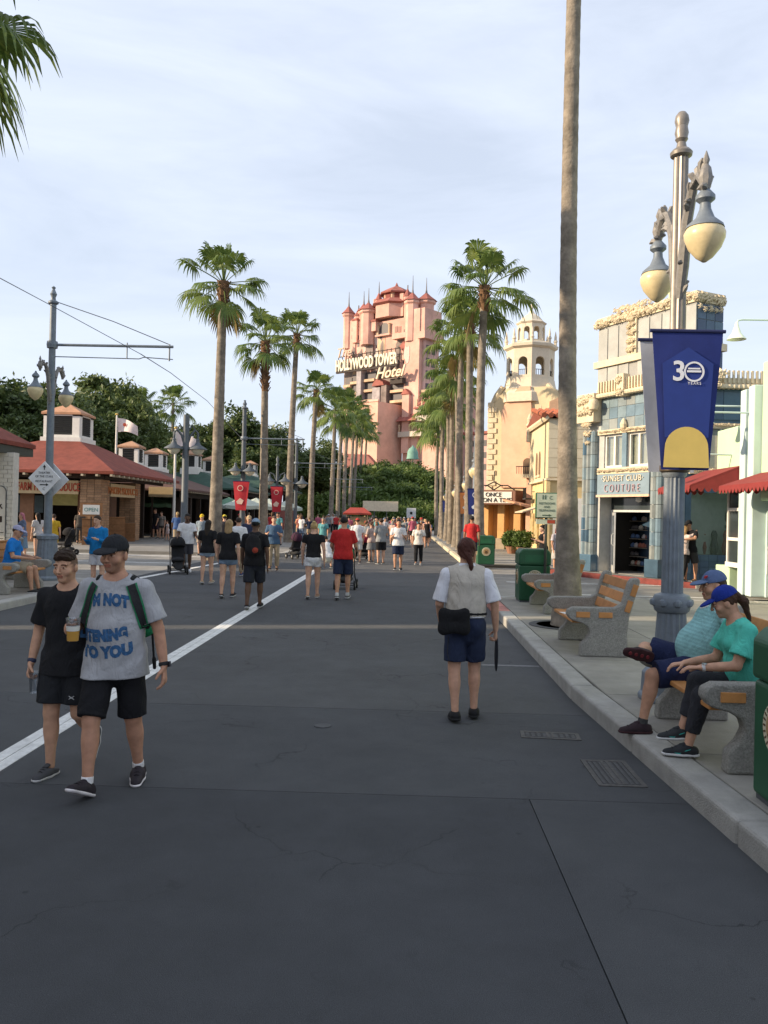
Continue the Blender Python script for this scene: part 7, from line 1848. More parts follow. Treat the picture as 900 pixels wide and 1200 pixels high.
def hair(e, J, H, col, res, style='short', name='hair'):
    s = H/1.75; C, r, f, u = J['HC'], J['hr'], J['hf'], J['hu']; B = (r, f, u); p = lambda x, y, z: C + (r*x + f*y + u*z)*s
    pr = [ell(p(0, -.014, .034), (.083*s, .100*s, .098*s), .01*s, B)]
    pl = [(p(0, .045, .052), unit(f*.8 - u*.9))]; pl2 = []
    if style == 'short': pieces = [(pr, [(p(0, .06, .06), unit(f*.75 - u*.8)), (p(0, -.02, -.055), -u)])]
    elif style == 'crop': pieces = [(pr, [(p(0, .062, .058), unit(f*.55 - u*.95)), (p(0, -.05, -.04), -u)])]
    elif style == 'tuft': pieces = [([ell(p(0, .002, .060), (.073*s, .094*s, .082*s), .01*s, B), ell(p(0, .052, .088), (.058*s, .042*s, .036*s), .02*s, B)], [(p(0, .07, .058), unit(f*.35 - u*1.0)), (p(0, -.05, .045), unit(-u - f*.25))])]
    elif style == 'bob': pieces = [(pr + [cone(p(0, -.05, .0), p(0, -.055, -.17), .088*s, .085*s, .03*s, (f, 1.3))], [(p(0, .03, .03), unit(f*.9 - u*.35))])]
    elif style == 'long': pieces = [(pr + [cone(p(0, -.05, .0), p(0, -.085, -.30), .088*s, .075*s, .03*s, (f, 1.5))], [(p(0, .02, .03), unit(f*.95 - u*.3))])]
    elif style == 'pony': pieces = [(pr, pl + [(p(0, -.05, -.07), -u)]), ([cone(p(0, -.10, .03), p(0, -.13, -.04), .030*s, .036*s, .02*s), cone(p(0, -.13, -.04), p(.01, -.12, -.20), .036*s, .012*s, .02*s)], [])]
    elif style == 'bun': pieces = [(pr, pl + [(p(0, -.05, -.06), -u)]), ([ell(p(0, -.075, .105), (.045*s, .045*s, .04*s), .01, B)], [])]
    elif style == 'full': pieces = [(pr + [cone(p(0, -.06, .02), p(0, -.075, -.1), .085*s, .06*s, .04*s, (f, 1.2))], pl), ([cone(p(.01, -.115, -.06), p(.035, -.12, -.16), .035*s, .022*s, .02*s), cone(p(.035, -.12, -.16), p(.04, -.115, -.25), .022*s, .008*s, .01*s)], [])]
    return sdf_obj(name, [], res, hairm, e, col, pieces=pieces, fold=.003*s, ff=2.2, mk=.01, rough=(.008*s if style == 'tuft' else .0045*s) if res < .01 else 0)
def cap(e, J, H, col, res, back=False, brimcol=None, name='cap'):
    s = H/1.75; C, r, f, u = J['HC'], J['hr'], J['hf'], J['hu']; B = (r, f, u); p = lambda x, y, z: C + (r*x + f*y + u*z)*s; g = -1 if back else 1
    o = sdf_obj(name, [ell(p(0, -.014, .038), (.088*s, .106*s, .100*s), .01*s, B)], res, clothm, e, col, planes=[(p(0, .0, .036), unit(-u + f*-.10))])
    sdf_obj('brim', [ell(p(0, g*.115, .040), (.078*s, .080*s, .016*s), .01*s, (r, unit(f*1 - u*.16*g), unit(u + f*.16*g)))], res, clothm, o, brimcol or col, planes=[(p(0, g*.06, 0), -f*g)])
    MB().lathe([(.001, .006*s), (.008*s, .004*s), (.009*s, 0)], 8).build('button', MATS['cloth'], o, loc=tuple(p(0, -.014, .137))).color = (*col, 1)
    return o
def person(loc, rz, label, H, pose, group=None, name='person'):
    e = empty(name, loc, rz, label, 'person', group); J = skeleton(H, pose); J = shift(J, -J['low']); return e, J
def world_pt(e, p): return Matrix.LocRotScale(e.location, e.rotation_euler, (1, 1, 1)) @ Vector([float(c) for c in p])
SK = dict(light=(.56, .33, .23), tan=(.46, .25, .16), med=(.34, .175, .105), dark=(.11, .058, .036), pale=(.62, .40, .30))
# ------------------------------------------------------------------ the people close to the camera
def bvh_of(o):
    me = o.data; return BVHTree.FromPolygons([v.co[:] for v in me.vertices], [tuple(p.vertices) for p in me.polygons])
def cast(b, p, d, off):
    d = Vector(d).normalized(); r = b.ray_cast(Vector([float(c) for c in p]) - d*.4, d, .8)
    return (r[0] - d*off) if r[0] is not None else Vector([float(c) for c in p])
def ribbon(b, pts, d, width, off, mat, name, parent, color=None, wdir=None, thick=.004, n=24):
    P = [Vector([float(c) for c in p]) for p in pts]; res = []
    for i in range(n + 1):
        t = i/n*(len(P) - 1); k = min(int(t), len(P) - 2); res.append(P[k].lerp(P[k+1], t - k))
    d = Vector([float(c) for c in d]).normalized(); vs = []
    for i, p in enumerate(res):
        tg = (res[min(i+1, n)] - res[max(i-1, 0)]).normalized(); wd = tg.cross(d).normalized()*(width/2)
        for q in (-1, -.4, .4, 1):
            h = cast(b, p + wd*q, d, off); vs += [h, h - d*thick]
    fs = []
    for i in range(n):
        a, c = 8*i, 8*(i+1)
        for q in range(3):
            fs += [(a + 2*q + 1, a + 2*q + 3, c + 2*q + 3, c + 2*q + 1), (a + 2*q, c + 2*q, c + 2*q + 2, a + 2*q + 2)]
        fs += [(a, a + 1, c + 1, c), (a + 6, c + 6, c + 7, a + 7)]
    o = MB().add(vs, fs).build(name, mat, parent, smooth=True)
    if color: o.color = (*color, 1)
    return o
def wrap_text(b, txt, size, mat, parent, centre, right, up_, d, sx=1.0, offset=.004, arch=0.0, shear=0.0, rot=0.0):
    offset = .0024
    me = text_mesh(txt, size, mat, extrude=0, offset=.008*size/.1, space=1.06, shear=shear)
    bm = bmesh.new(); bm.from_mesh(me); bmesh.ops.triangulate(bm, faces=bm.faces); bmesh.ops.subdivide_edges(bm, edges=[e for e in bm.edges if e.calc_length() > size*.25], cuts=2); bmesh.ops.triangulate(bm, faces=bm.faces)
    c = Vector([float(q) for q in centre]); r = Vector([float(q) for q in right]).normalized(); u = Vector([float(q) for q in up_]).normalized(); cr_, sr_ = math.cos(rot), math.sin(rot)
    for v in bm.verts:
        x, y = v.co.x*sx, v.co.y; y += -arch*x*x; x, y = x*cr_ - y*sr_, x*sr_ + y*cr_
        v.co = cast(b, c + r*x + u*y, d, offset)
    bm.to_mesh(me); bm.free()
    return link('lettering', me, parent)
plain = lambda n, c, **k: M(n, c, **k)
strapm = plain('strap_black', (.018, .018, .02), rough=.8, bump=.3, obj=True); strapg = plain('strap_green', (.02, .20, .085), rough=.7, obj=True)
# ---- man in the grey lettered shirt
def grey_man():
    H = 1.70
    e, J = person((-1.90, 5.46, 0), PI + .02, 'man in black cap and grey lettered T-shirt carrying a beer', H,
        dict(torso=(.0, .05, 1), broad=1.0, thR=(.03, .40, -.95), shR=(.0, .10, -1), ftR=(.22, .92, .42), thL=(-.03, -.16, -1), shL=(-.02, -.34, -.95), ftL=(-.18, 1, -.08),
             uaR=(.30, -.12, -.95), faR=(-.12, .95, .10), hdR=(-.25, .95, .05), uaL=(-.36, -.04, -1), faL=(-.22, .16, -1), hdL=(-.1, .2, -1), face=(.20, .97, -.05), headup=(.02, .10, 1)))
    build_body(e, J, H, (.43, .225, .145), .011, fat=.45, detail=True, stubble=.35, fade=.7, brow=(.16, .12, .1), hands={'R': dict(curl=1.05, palm_n=(-1, -.2, 0), thumb=(0, 0, 1)), 'L': dict(curl=.45, palm_n=(1, 0, 0))})
    heather = (.345, .345, .36)
    sh = tee(e, J, H, heather, .0085, hem=-.075, sleeve=.80, loose=1.03, fat=.55, fold=.0075, seed=2, sl_r=.049, name='shirt', hw=.121)
    legwear(e, J, H, (.012, .012, .014), .010, length=.96, loose=.98, fold=.006, seed=4, fat=.1)
    shoes(e, J, H, (.025, .02, .025), .006, sole=(.62, .58, .58), sock=(.62, .60, .60))
    cap(e, J, H, (.018, .019, .022), .005); hair(e, J, H, (.02, .015, .012), .006, 'crop')
    b = bvh_of(sh); f, u, r = J['fw'], J['up'], J['rt']; ink = plain('shirt_print', (.035, .10, .215), rough=.95, var=.45, scale=70, obj=True)
    C = J['P']
    wrap_text(b, "I'M NOT", .098, ink, sh, C + u*.212*H + r*.012*H, -r, u, -f, arch=1.2, sx=.70, rot=.0)
    wrap_text(b, "LISTENING", .098, ink, sh, C + u*.075*H + r*.035*H, -r, u, -f, arch=-.3, sx=.72, rot=.08)
    wrap_text(b, "TO YOU", .098, ink, sh, C + u*.012*H + r*.012*H, -r, u, -f, arch=-.5, sx=.86, rot=.08)
    cm = [c for c in e.children if c.name.startswith('cap')][0]
    wb = J['wrL']; ax = Vector([float(c) for c in J['faL']])
    MB().lathe([(.030, -.013), (.033, -.006), (.033, .006), (.030, .013)], 18).build('watch_band', strapm, e, loc=tuple(wb - J['faL']*.012), rot=ax.to_track_quat('Z', 'Y').to_euler()); 
    MB().cbox((0, 0, 0), (.012, .036, .036)).build('watch_face', plain('watch_glass', (.02, .02, .025), rough=.15), e, loc=tuple(wb - J['faL']*.012 - r*.034 + f*.004), rot=ax.to_track_quat('Z', 'Y').to_euler())
    # backpack worn over both shoulders
    k = empty('backpack', e.location, e.rotation_euler.z, 'black and green backpack worn by the man in grey', 'backpack')
    c0 = J['P'] + u*.17*H - f*.155*H
    sdf_obj('bag', [ell(c0, (.16, .09, .22), .02), ell(c0 - u*.06 - f*.02, (.165, .09, .15), .03)], .012, clothm, k, (.015, .015, .017), fold=.004)
    sdf_obj('pocket', [ell(c0 - u*.14 - f*.0 - r*.05, (.15, .095, .09), .02)], .012, clothm, k, (.02, .22, .09), fold=.004)
    for s in (1, -1):
        pts = [J['N'] - u*.014*H + r*s*.070*H, J['N'] - u*.05*H + r*s*.084*H, J['N'] - u*.10*H + r*s*.100*H, J['N'] - u*.15*H + r*s*.114*H, J['N'] - u*.185*H + r*s*.122*H]
        ribbon(b, pts, -f, .062, .004, strapg, 'strap_edge', k); ribbon(b, pts, -f, .044, .010, strapm, 'strap', k)
        top = [J['N'] + u*.0*H + r*s*.064*H + f*.03, J['N'] + u*.004*H + r*s*.064*H, J['N'] - u*.01*H + r*s*.066*H - f*.05*H, c0 + u*.14 + r*s*.08]
        sdf_obj('shoulder_strap', [cone(top[i], top[i+1], .02, .02, .01) for i in range(3)], .008, clothm, k, (.016, .018, .018))
        sdf_obj('side_strap', [cone(pts[-1], c0 - u*.10 + r*s*.12, .016, .016, .01)], .008, clothm, k, (.016, .018, .018))
    a = c0 - u*.12 - r*.16
    sdf_obj('dangling_strap', [cone(a, a - A3((.03, -.03, .26)), .008, .008, .004), cone(a - A3((.03, -.03, .24)), a - A3((.035, -.03, .30)), .014, .012, .004)], .005, clothm, k, (.015, .015, .016))
    # beer in a clear cup
    w_ = J['wrR'] + J['hdR']*.105 + unit(A3((-1, -.1, 0)))*.040
    q = world_pt(e, w_)
    cup_thing((q.x, q.y, q.z - .075), 'clear plastic cup of beer in the hand of the man in grey', .75, (.45, .24, .05))
def cup_thing(loc, label, fill, col):
    k = empty('plastic_cup', loc, 0, label, 'cup')
    MB().lathe([(.031, 0), (.034, .004), (.043, .14), (.045, .142), (.045, .147), (.0425, .147), (.041, .14), (.032, .006), (.001, .005)], 24).build('cup', plain('clear_plastic', (.80, .82, .84), rough=.15, trans=.75, var=0, ior=1.2), k, smooth=True)
    if fill: MB().lathe([(.0347, .004), (.0347 + .009*fill*.62, .14*fill*.62)], 24).build('drink', plain('beer' if col[0] > .3 else 'water', col, rough=.2, var=.05), k, smooth=True)
    if fill: MB().lathe([(.0388, .14*fill*.62 + .001), (.0412, .14*fill*.62 + .03)], 24).build('foam', plain('foam', (.62, .60, .55), rough=.9), k, smooth=True)
grey_man()
# ---- boy in black
def boy():
    H = 1.57
    e, J = person((-2.33, 5.72, 0), PI - .05, 'boy in plain black T-shirt and dark shorts walking beside the man in grey', H,
        dict(torso=(0, .03, 1), broad=.98, thR=(.02, .12, -1), shR=(0, -.02, -1), ftR=(.15, 1, 0), thL=(-.02, .02, -1), shL=(.05, -.80, -.62), ftL=(-.05, .42, -.9),
             uaR=(.26, -.16, -1), faR=(.04, .38, -1), hdR=(.0, .3, -1), uaL=(-.2, -.1, -1), faL=(-.05, .3, -1), face=(.10, .98, .03), headup=(.03, .10, 1)))
    build_body(e, J, H, (.50, .28, .18), .010, detail=True, brow=(.22, .16, .12), fade=.72, hands={'R': dict(curl=.9, palm_n=(-1, 0, 0)), 'L': dict(curl=.5)})
    sh = tee(e, J, H, (.016, .016, .018), .0085, hem=-.075, sleeve=.78, loose=.99, fold=.006, seed=6, sl_r=.046, hw=.116)
    legwear(e, J, H, (.020, .021, .024), .009, length=.82, loose=1.12, fold=.006, seed=8, taper=.060)
    shoes(e, J, H, (.055, .055, .06), .006, sole=(.42, .41, .40), low=True)
    hair(e, J, H, (.03, .017, .011), .0042, 'tuft')
    wb = J['wrR']; ax = Vector([float(c) for c in J['faR']])
    MB().lathe([(.026, -.014), (.030, -.006), (.030, .006), (.026, .014)], 18).build('wrist_band', plain('band_navy', (.03, .035, .07), rough=.6, obj=True), e, loc=tuple(wb - J['faR']*.012), rot=ax.to_track_quat('Z', 'Y').to_euler())
    lw = [c for c in e.children if c.name.startswith('shorts')][0]; b = bvh_of(lw)
    c = J['hipL'] + J['thL']*.245*H*.66
    p0 = cast(b, c, -J['fw'], .004); mk = MB()
    for s in (-1, 1): mk.tube([p0 + Vector((-.018, 0, s*.011)), p0 + Vector((-.006, .001, s*.003)), p0 + Vector((.006, .001, s*.003)), p0 + Vector((.018, 0, s*.011))], .0025, 5)
    mk.build('shorts_mark', plain('print_grey', (.5, .5, .5), rough=.6), lw)
    q = world_pt(e, J['wrR'] + J['hdR']*.10 + A3((-.045, .0, -.02)))
    cup_thing((q.x, q.y, q.z - .09), 'empty clear plastic cup in the hand of the boy in black', 0, (.6, .6, .6))
boy()
# ---- park worker seen from behind
def worker():
    H = 1.66
    e, J = person((.575, 7.62, 0), .04, 'woman in white blouse and beige vest walking away with a shoulder bag', H,
        dict(torso=(0, .05, 1), broad=1.02, thR=(.03, .20, -1), shR=(0, -.10, -1), ftR=(.16, 1, 0), thL=(-.03, -.06, -1), shL=(.02, -.22, -1), ftL=(-.12, 1, -.12),
             uaR=(.30, -.10, -1), faR=(.10, .22, -1), hdR=(0, .1, -1), uaL=(-.22, .02, -1), faL=(.12, .65, -.75), face=(.03, 1, -.12)))
    build_body(e, J, H, (.48, .27, .18), .010, fat=.35, fem=True, detail=True, hands={'R': dict(curl=1.2), 'L': dict(curl=.8)})
    tee(e, J, H, (.62, .62, .66), .009, hem=.03, sleeve=.92, loose=1.06, fat=.2, fem=True, fold=.005, seed=9, sl_r=.047, name='blouse')
    P, N_, up, rt, fw = J['P'], J['N'], J['up'], J['rt'], J['fw']; h = H
    vp = [cone(P + up*-.02*h, P + up*.12*h, .115*h, .104*h, .02*h, (fw, 1.22)), cone(P + up*.12*h, P + up*.225*h, .104*h, .108*h, .03*h, (fw, 1.30)), cone(P + up*.225*h, N_ - up*.008*h, .102*h, .055*h, .03*h, (fw, 1.40))]
    for s, q in ((1, 'R'), (-1, 'L')): vp.append(cone(N_ - up*.03*h + rt*s*.035*h, N_ - up*.028*h + rt*s*.088*h, .046*h, .040*h, .025*h))
    sdf_obj('vest', vp, .009, clothm, e, (.44, .40, .345), planes=[(P + up*.035*h, -up), (P + rt*.118*h, unit(rt + up*.05)), (P - rt*.118*h, unit(-rt + up*.05))], carve=[ell(N_ + up*.018*h + fw*.015*h, (.045*h, .05*h, .05*h), .006*h), ell(J['sdR'] + rt*.03*h - up*.02*h, (.045*h, .09*h, .085*h), .01*h), ell(J['sdL'] - rt*.03*h - up*.02*h, (.045*h, .09*h, .085*h), .01*h)], fold=.006, seed=5)
    sdf_obj('collar', [cone(N_ + up*.012*h - fw*.03*h + rt*.03*h, N_ + up*.012*h - fw*.03*h - rt*.03*h, .018*h, .018*h, .01, (fw, 1.5)), cone(N_ + up*.01*h + rt*.034*h - fw*.02*h, N_ - up*.004*h + rt*.03*h + fw*.03*h, .014*h, .012*h, .01), cone(N_ + up*.01*h - rt*.034*h - fw*.02*h, N_ - up*.004*h - rt*.03*h + fw*.03*h, .014*h, .012*h, .01)], .007, clothm, e, (.62, .62, .66))
    legwear(e, J, H, (.020, .028, .058), .009, length=.84, loose=1.04, fem=True, fold=.005, seed=12, fat=.3, top=.06, taper=.058)
    shoes(e, J, H, (.012, .012, .013), .006, sole=(.02, .02, .02)); 
    hair(e, J, H, (.055, .018, .012), .0055, 'full')
    k = empty('shoulder_bag', e.location, e.rotation_euler.z, 'flat black pouch hanging at the back of the woman in the beige vest', 'bag')
    c0 = P + up*.015*h - fw*.115*h - rt*.075*h
    sdf_obj('pouch', [cone(c0 + rt*.10 - up*.08, c0 + rt*.10 + up*.08, .035, .03, .05, (fw, 1.3)), cone(c0 - rt*.10 - up*.08, c0 - rt*.10 + up*.08, .035, .03, .05, (fw, 1.3)), cone(c0 - rt*.08 - up*.06, c0 + rt*.08 - up*.06, .05, .05, .06, (fw, 1.6)), cone(c0 - rt*.08 + up*.06, c0 + rt*.08 + up*.06, .045, .045, .06, (fw, 1.6))], .009, clothm, k, (.012, .012, .013), fold=.003)
    sdf_obj('belt', [cone(P + up*.052*h + rt*.112*h*math.cos(R(t)) + fw*.088*h*math.sin(R(t)), P + up*.052*h + rt*.112*h*math.cos(R(t + 20)) + fw*.088*h*math.sin(R(t + 20)), .012, .012, .006) for t in range(0, 360, 20)], .008, clothm, k, (.012, .012, .012))
    c1 = P - up*.10*h - fw*.075*h - rt*.10*h
    MB().tube([tuple(c1 + A3((0, 0, .05))), tuple(c1 + A3((-.01, -.02, -.1))), tuple(c1 + A3((.01, -.02, -.17)))], .004, 5).build('cord', strapm, k)
    q = J['wrR'] + J['hdR']*.09
    pd = empty('paddle', e.location, e.rotation_euler.z, 'dark oval paddle held low by the woman in the beige vest', 'paddle')
    sdf_obj('blade', [ell(q + A3((.015, .02, -.14)), (.014, .075, .17), .02)], .007, clothm, pd, (.022, .024, .03))
    MB().tube([tuple(q + A3((.0, 0, .06))), tuple(q + A3((.012, .01, -.02)))], .012, 8).build('handle', strapm, pd)
worker()
# ---- couple on the bench
SEATZ = .145 + .447
def seated_woman():
    H = 1.60
    e, J = person((2.56, 6.12, 0), PI/2, 'seated woman in turquoise top, grey leggings and bright blue cap', H,
        dict(base=-(SEATZ + .08), torso=(.02, .26, 1), thL=(.03, 1, -.18), shL=(.05, .24, -1), ftL=(.06, 1, 0), thR=(-.16, 1, .06), shR=(.05, .28, -1), ftR=(.05, 1, -.05),
             uaL=(-.12, .35, -.9), faL=(.32, .92, -.12), hdL=(.3, .95, -.1), uaR=(.15, .3, -.9), faR=(.1, .9, -.2), face=(.32, .92, -.28), headup=(.06, .42, 1)))
    build_body(e, J, H, (.48, .27, .18), .010, fat=.5, fem=True, detail=True, hands={'L': dict(curl=.35, palm_n=(0, 0, -1), thumb=(1, 0, 0)), 'R': dict(curl=.4, palm_n=(0, 0, -1))})
    tee(e, J, H, (.08, .46, .37), .0085, hem=-.045, sleeve=.72, loose=1.1, fat=.6, fem=True, fold=.005, seed=15, sl_r=.054)
    legwear(e, J, H, (.030, .031, .037), .009, length=1.72, loose=.98, fem=True, fold=.003, seed=16, name='leggings', fat=.3)
    shoes(e, J, H, (.025, .027, .03), .0055, sole=(.62, .62, .62))
    hair(e, J, H, (.045, .022, .014), .0055, 'pony'); c = cap(e, J, H, (.012, .030, .22), .005, brimcol=(.010, .026, .20))
    s = H/1.75; p = lambda x, y, z: J['HC'] + (J['hr']*x + J['hf']*y + J['hu']*z)*s
    MB().tube([tuple(p(.082*math.sin(R(t)), .11 + .083*math.cos(R(t)), .030 - .013*math.cos(R(t)))) for t in range(-80, 81, 16)], .0045, 6).build('brim_piping', plain('piping_white', (.65, .65, .68), rough=.8), c)
    wb = J['wrL']; ax = Vector([float(q) for q in J['faL']])
    MB().lathe([(.026, -.012), (.029, -.006), (.029, .006), (.026, .012)], 18).build('watch_band', plain('band_white', (.6, .6, .6), rough=.5), e, loc=tuple(wb - J['faL']*.015), rot=ax.to_track_quat('Z', 'Y').to_euler()); MB().lathe([(.019, 0), (.018, .008)], 16).build('watch_face', plain('watch_silver', (.5, .5, .5), rough=.2, metal=.7), e, loc=tuple(wb - J['faL']*.015 + A3((-.01, 0, .024))))
    for q in 'LR':
        A_, f, u = J['an' + q], J['ft' + q], J['fu' + q]; sd = np.cross(f, u); b_ = A_ - u*.042*H
        for sg in (-1, 1): MB().tube([tuple(b_ + f*.075*H + sd*sg*.0195*H + u*.016*H), tuple(b_ + f*.045*H + sd*sg*.0265*H + u*.014*H), tuple(b_ + f*.02*H + sd*sg*.0275*H + u*.026*H), tuple(b_ - f*.005*H + sd*sg*.026*H + u*.034*H)], [.002, .005, .004, .002], 5).build('shoe_stripe', plain('stripe_teal', (.02, .34, .30), rough=.6), e)
    # lacing down the side of the leggings
    for i in range(5):
        a = J['knL'] + J['shL']*(.01 + .028*i)*H - J['rt']*.040*H + J['fw']*.012*H
        MB().tube([tuple(a - J['fw']*.014*H), tuple(a - J['rt']*.004 + J['shL']*.012*H), tuple(a + J['fw']*.014*H)], .004, 5).build('lace', strapm, e)
def seated_man():
    H = 1.70
    e, J = person((2.44, 6.86, 0), PI/2, 'seated man in pale teal shirt and faded blue cap with ankle on knee', H,
        dict(base=-(SEATZ + .09), torso=(.0, -.28, 1), broad=1.08, thL=(-.02, 1, -.16), shL=(-.04, .20, -1), ftL=(-.1, 1, 0), thR=(.36, .85, .22), shR=(-.93, .36, .06), ftR=(-.30, .95, .22), fuR=(.9, .35, .30),
             uaL=(-.85, -.05, -.35), faL=(-.95, .05, .10), uaR=(.25, .15, -1), faR=(-.1, .95, -.25), face=(-.05, .95, -.30), headup=(0, .12, 1)))
    build_body(e, J, H, (.46, .25, .16), .011, fat=1.0, detail=True, stubble=.2, hands={'L': dict(curl=.4, palm_n=(0, 1, -.3)), 'R': dict(curl=.4, palm_n=(0, 0, -1))})
    u, P = J['up'], J['P']
    stripes = lambda Q: (1 + .10*np.sign(np.sin(((Q - P) @ u)*210)))[:, None]*np.ones((1, 3), np.float32)
    tee(e, J, H, (.22, .42, .43), .009, hem=-.04, sleeve=.8, loose=1.16, fat=1.2, fold=.004, seed=21, sl_r=.056, colfn=stripes)
    legwear(e, J, H, (.016, .022, .062), .010, length=.92, loose=1.2, fold=.005, seed=22, fat=.5)
    shoes(e, J, H, (.030, .018, .022), .006, sole=(.045, .018, .02), sock=(.05, .05, .05))
    hair(e, J, H, (.05, .035, .025), .006, 'crop'); c = cap(e, J, H, (.085, .125, .24), .005, brimcol=(.10, .15, .26))
    s = H/1.75; p = lambda x, y, z: J['HC'] + (J['hr']*x + J['hf']*y + J['hu']*z)*s
    MB().cbox((0, 0, 0), (.012, .04, .025)).build('cap_patch', plain('patch_red', (.38, .03, .04), rough=.8), c, loc=tuple(p(-.045, .072, .085)), rot=(0, R(-25), R(35)), bevel=.004)
    A_, f, uu = J['anR'], J['ftR'], J['fuR']; b_ = A_ - uu*.042*H
    for i in range(4): MB().lathe([(.016, 0), (.014, .006)], 12).build('sole_pad', plain('sole_red', (.16, .02, .025), rough=.7), e, loc=tuple(b_ + f*(-.012 + .032*i)*H - uu*.0035*H), rot=Vector([float(-q) for q in uu]).to_track_quat('Z', 'Y').to_euler())
seated_woman(); seated_man()
# ------------------------------------------------------------------ walkers in the middle distance and the far crowd
WALK = lambda a=.3, arms=.25: dict(thR=(.02, a, -1), shR=(0, a*.1, -1), ftR=(.12, 1, .1), thL=(-.02, -a*.45, -1), shL=(0, -a*1.2, -1), ftL=(-.12, 1, -.25), uaR=(.2, -arms, -1), faR=(.05, .05, -1), uaL=(-.2, arms*.8, -1), faL=(-.05, arms + .2, -1))
STAND = lambda: dict(thR=(.04, .03, -1), thL=(-.05, -.02, -1), uaR=(.18, .0, -1), faR=(.0, .3, -1), uaL=(-.18, .02, -1), faL=(.0, .25, -1))
PHONE = lambda: dict(STAND(), uaR=(.2, .1, -1), faR=(-.3, .9, .35), uaL=(-.2, .1, -1), faL=(.3, .9, .3), face=(0, .9, -.35))
def someone(loc, rz, label, H, pose, skin='light', top=(.5, .5, .5), bottom=(.03, .03, .04), hairc=(.04, .025, .016), hairs='short', res=.016, fem=False, fat=0.0, leg=.84, legn='shorts', sleeve=.7, shoe=(.03, .03, .03), sole=(.5, .5, .5), capc=None, hem=-.05, group='walkers in the middle of the street', loose=1.05, topname='shirt', skirt=None, sock=None):
    e, J = person(loc, rz, label, H, pose, group)
    build_body(e, J, H, SK[skin], res, fat=fat, fem=fem)
    tee(e, J, H, top, res, hem=hem, sleeve=sleeve, loose=loose, fat=fat, fem=fem, fold=.004, seed=int(H*100) % 7, hw=.118 if hem < -.03 else None, name=topname)
    if skirt:
        P, up = J['P'], J['up']; sdf_obj('skirt', [cone(P + up*.05*H, P - A3((0, 0, .26))*H*skirt, .09*H, .14*H, .02, (J['fw'], 1.2))], res, clothm, e, bottom, planes=[(P - A3((0, 0, .24))*H*skirt, (0, 0, -1)), (P + up*.06*H, up)], fold=.006)
    else: legwear(e, J, H, bottom, res, length=leg, loose=1.08 if leg < 1 else 1.04, fem=fem, fold=.004, name=legn, fat=fat*.5, taper=None if leg < 1 else .041)
    shoes(e, J, H, shoe, min(res, .011), sole=sole, low=True, sock=sock)
    if capc: cap(e, J, H, capc, min(res, .012))
    hair(e, J, H, hairc, min(res, .013), hairs)
    return e, J
def foot(px, py, z=0.0): p = gr(px, py, z); return (p.x, p.y, z)
def backpack(e, J, col, label, H, pc=None):
    k = empty('backpack', e.location, e.rotation_euler.z, label, 'backpack'); c0 = J['P'] + J['up']*.18*H - J['fw']*.145*H
    sdf_obj('bag', [ell(c0, (.15, .085, .20), .02), ell(c0 - J['up']*.08 - J['fw']*.02, (.15, .09, .13), .03)], .016, clothm, k, col, fold=.004)
    sdf_obj('pocket', [ell(c0 - J['up']*.1 - J['fw']*.085 + J['rt']*.04, (.07, .03, .06), .02)], .014, clothm, k, pc or col)
    for s in (1, -1):
        a = [c0 + J['up']*.15 + J['rt']*s*.07, J['N'] + J['rt']*s*.062*H - J['fw']*.01, J['N'] - J['up']*.07*H + J['rt']*s*.075*H + J['fw']*.088*H, J['P'] + J['up']*.14*H + J['rt']*s*.1*H + J['fw']*.05*H, c0 - J['up']*.1 + J['rt']*s*.1]
        sdf_obj('strap', [cone(a[i], a[i+1], .018, .018, .01) for i in range(4)], .014, clothm, k, col)
JEAN = (.16, .22, .31); NAVY = (.02, .028, .06); BLK = (.014, .014, .016); KHA = (.36, .28, .19); WHT = (.62, .62, .64)
e, J = someone(foot(297, 714), .05, 'man in black T-shirt and pale blue cap walking away with backpack', 1.74, WALK(.34), 'dark', BLK, (.022, .024, .032), (.01, .01, .01), 'crop', .013, leg=.95, capc=(.22, .30, .40), fat=.3, shoe=BLK, sole=(.4, .4, .4))
backpack(e, J, (.016, .016, .018), 'black backpack with a red tag on the man in the pale blue cap', 1.74, (.30, .05, .03))
someone(foot(266, 701), .0, 'blonde woman in black T-shirt and denim shorts walking away', 1.68, WALK(.22), 'light', BLK, JEAN, (.30, .20, .10), 'bob', .014, fem=True, leg=.42, shoe=BLK)
someone(foot(242, 685), -.05, 'dark haired woman in black T-shirt and pale denim shorts', 1.62, WALK(.16), 'light', BLK, (.26, .33, .42), (.02, .014, .01), 'long', .014, fem=True, leg=.38, shoe=(.35, .28, .2))
someone(foot(366, 702), .05, 'blonde woman in black off-shoulder top and white shorts', 1.66, WALK(.2), 'light', BLK, WHT, (.40, .28, .13), 'bun', .013, fem=True, leg=.45, sleeve=.42, shoe=(.3, .2, .14), hem=.0)
someone(foot(401, 703), -.02, 'man in bright red T-shirt and navy shorts pushing a stroller', 1.80, WALK(.25, .1) | dict(uaR=(.25, .3, -1), faR=(.0, .9, -.3), uaL=(-.25, .3, -1), faL=(0, .9, -.3)), 'tan', (.42, .025, .025), NAVY, (.012, .01, .01), 'crop', .013, leg=.92, fat=.5, shoe=(.10, .10, .10), sock=(.5, .5, .5))
someone(foot(218, 671), PI + .3, 'bearded man in white T-shirt pushing a black stroller', 1.76, WALK(.2, .1) | dict(uaR=(.25, .3, -1), faR=(.1, .9, -.25), uaL=(-.25, .3, -1), faL=(-.1, .9, -.25)), 'dark', WHT, (.05, .05, .06), (.01, .01, .01), 'crop', .015, leg=.9, fat=.3, shoe=WHT, sole=WHT)
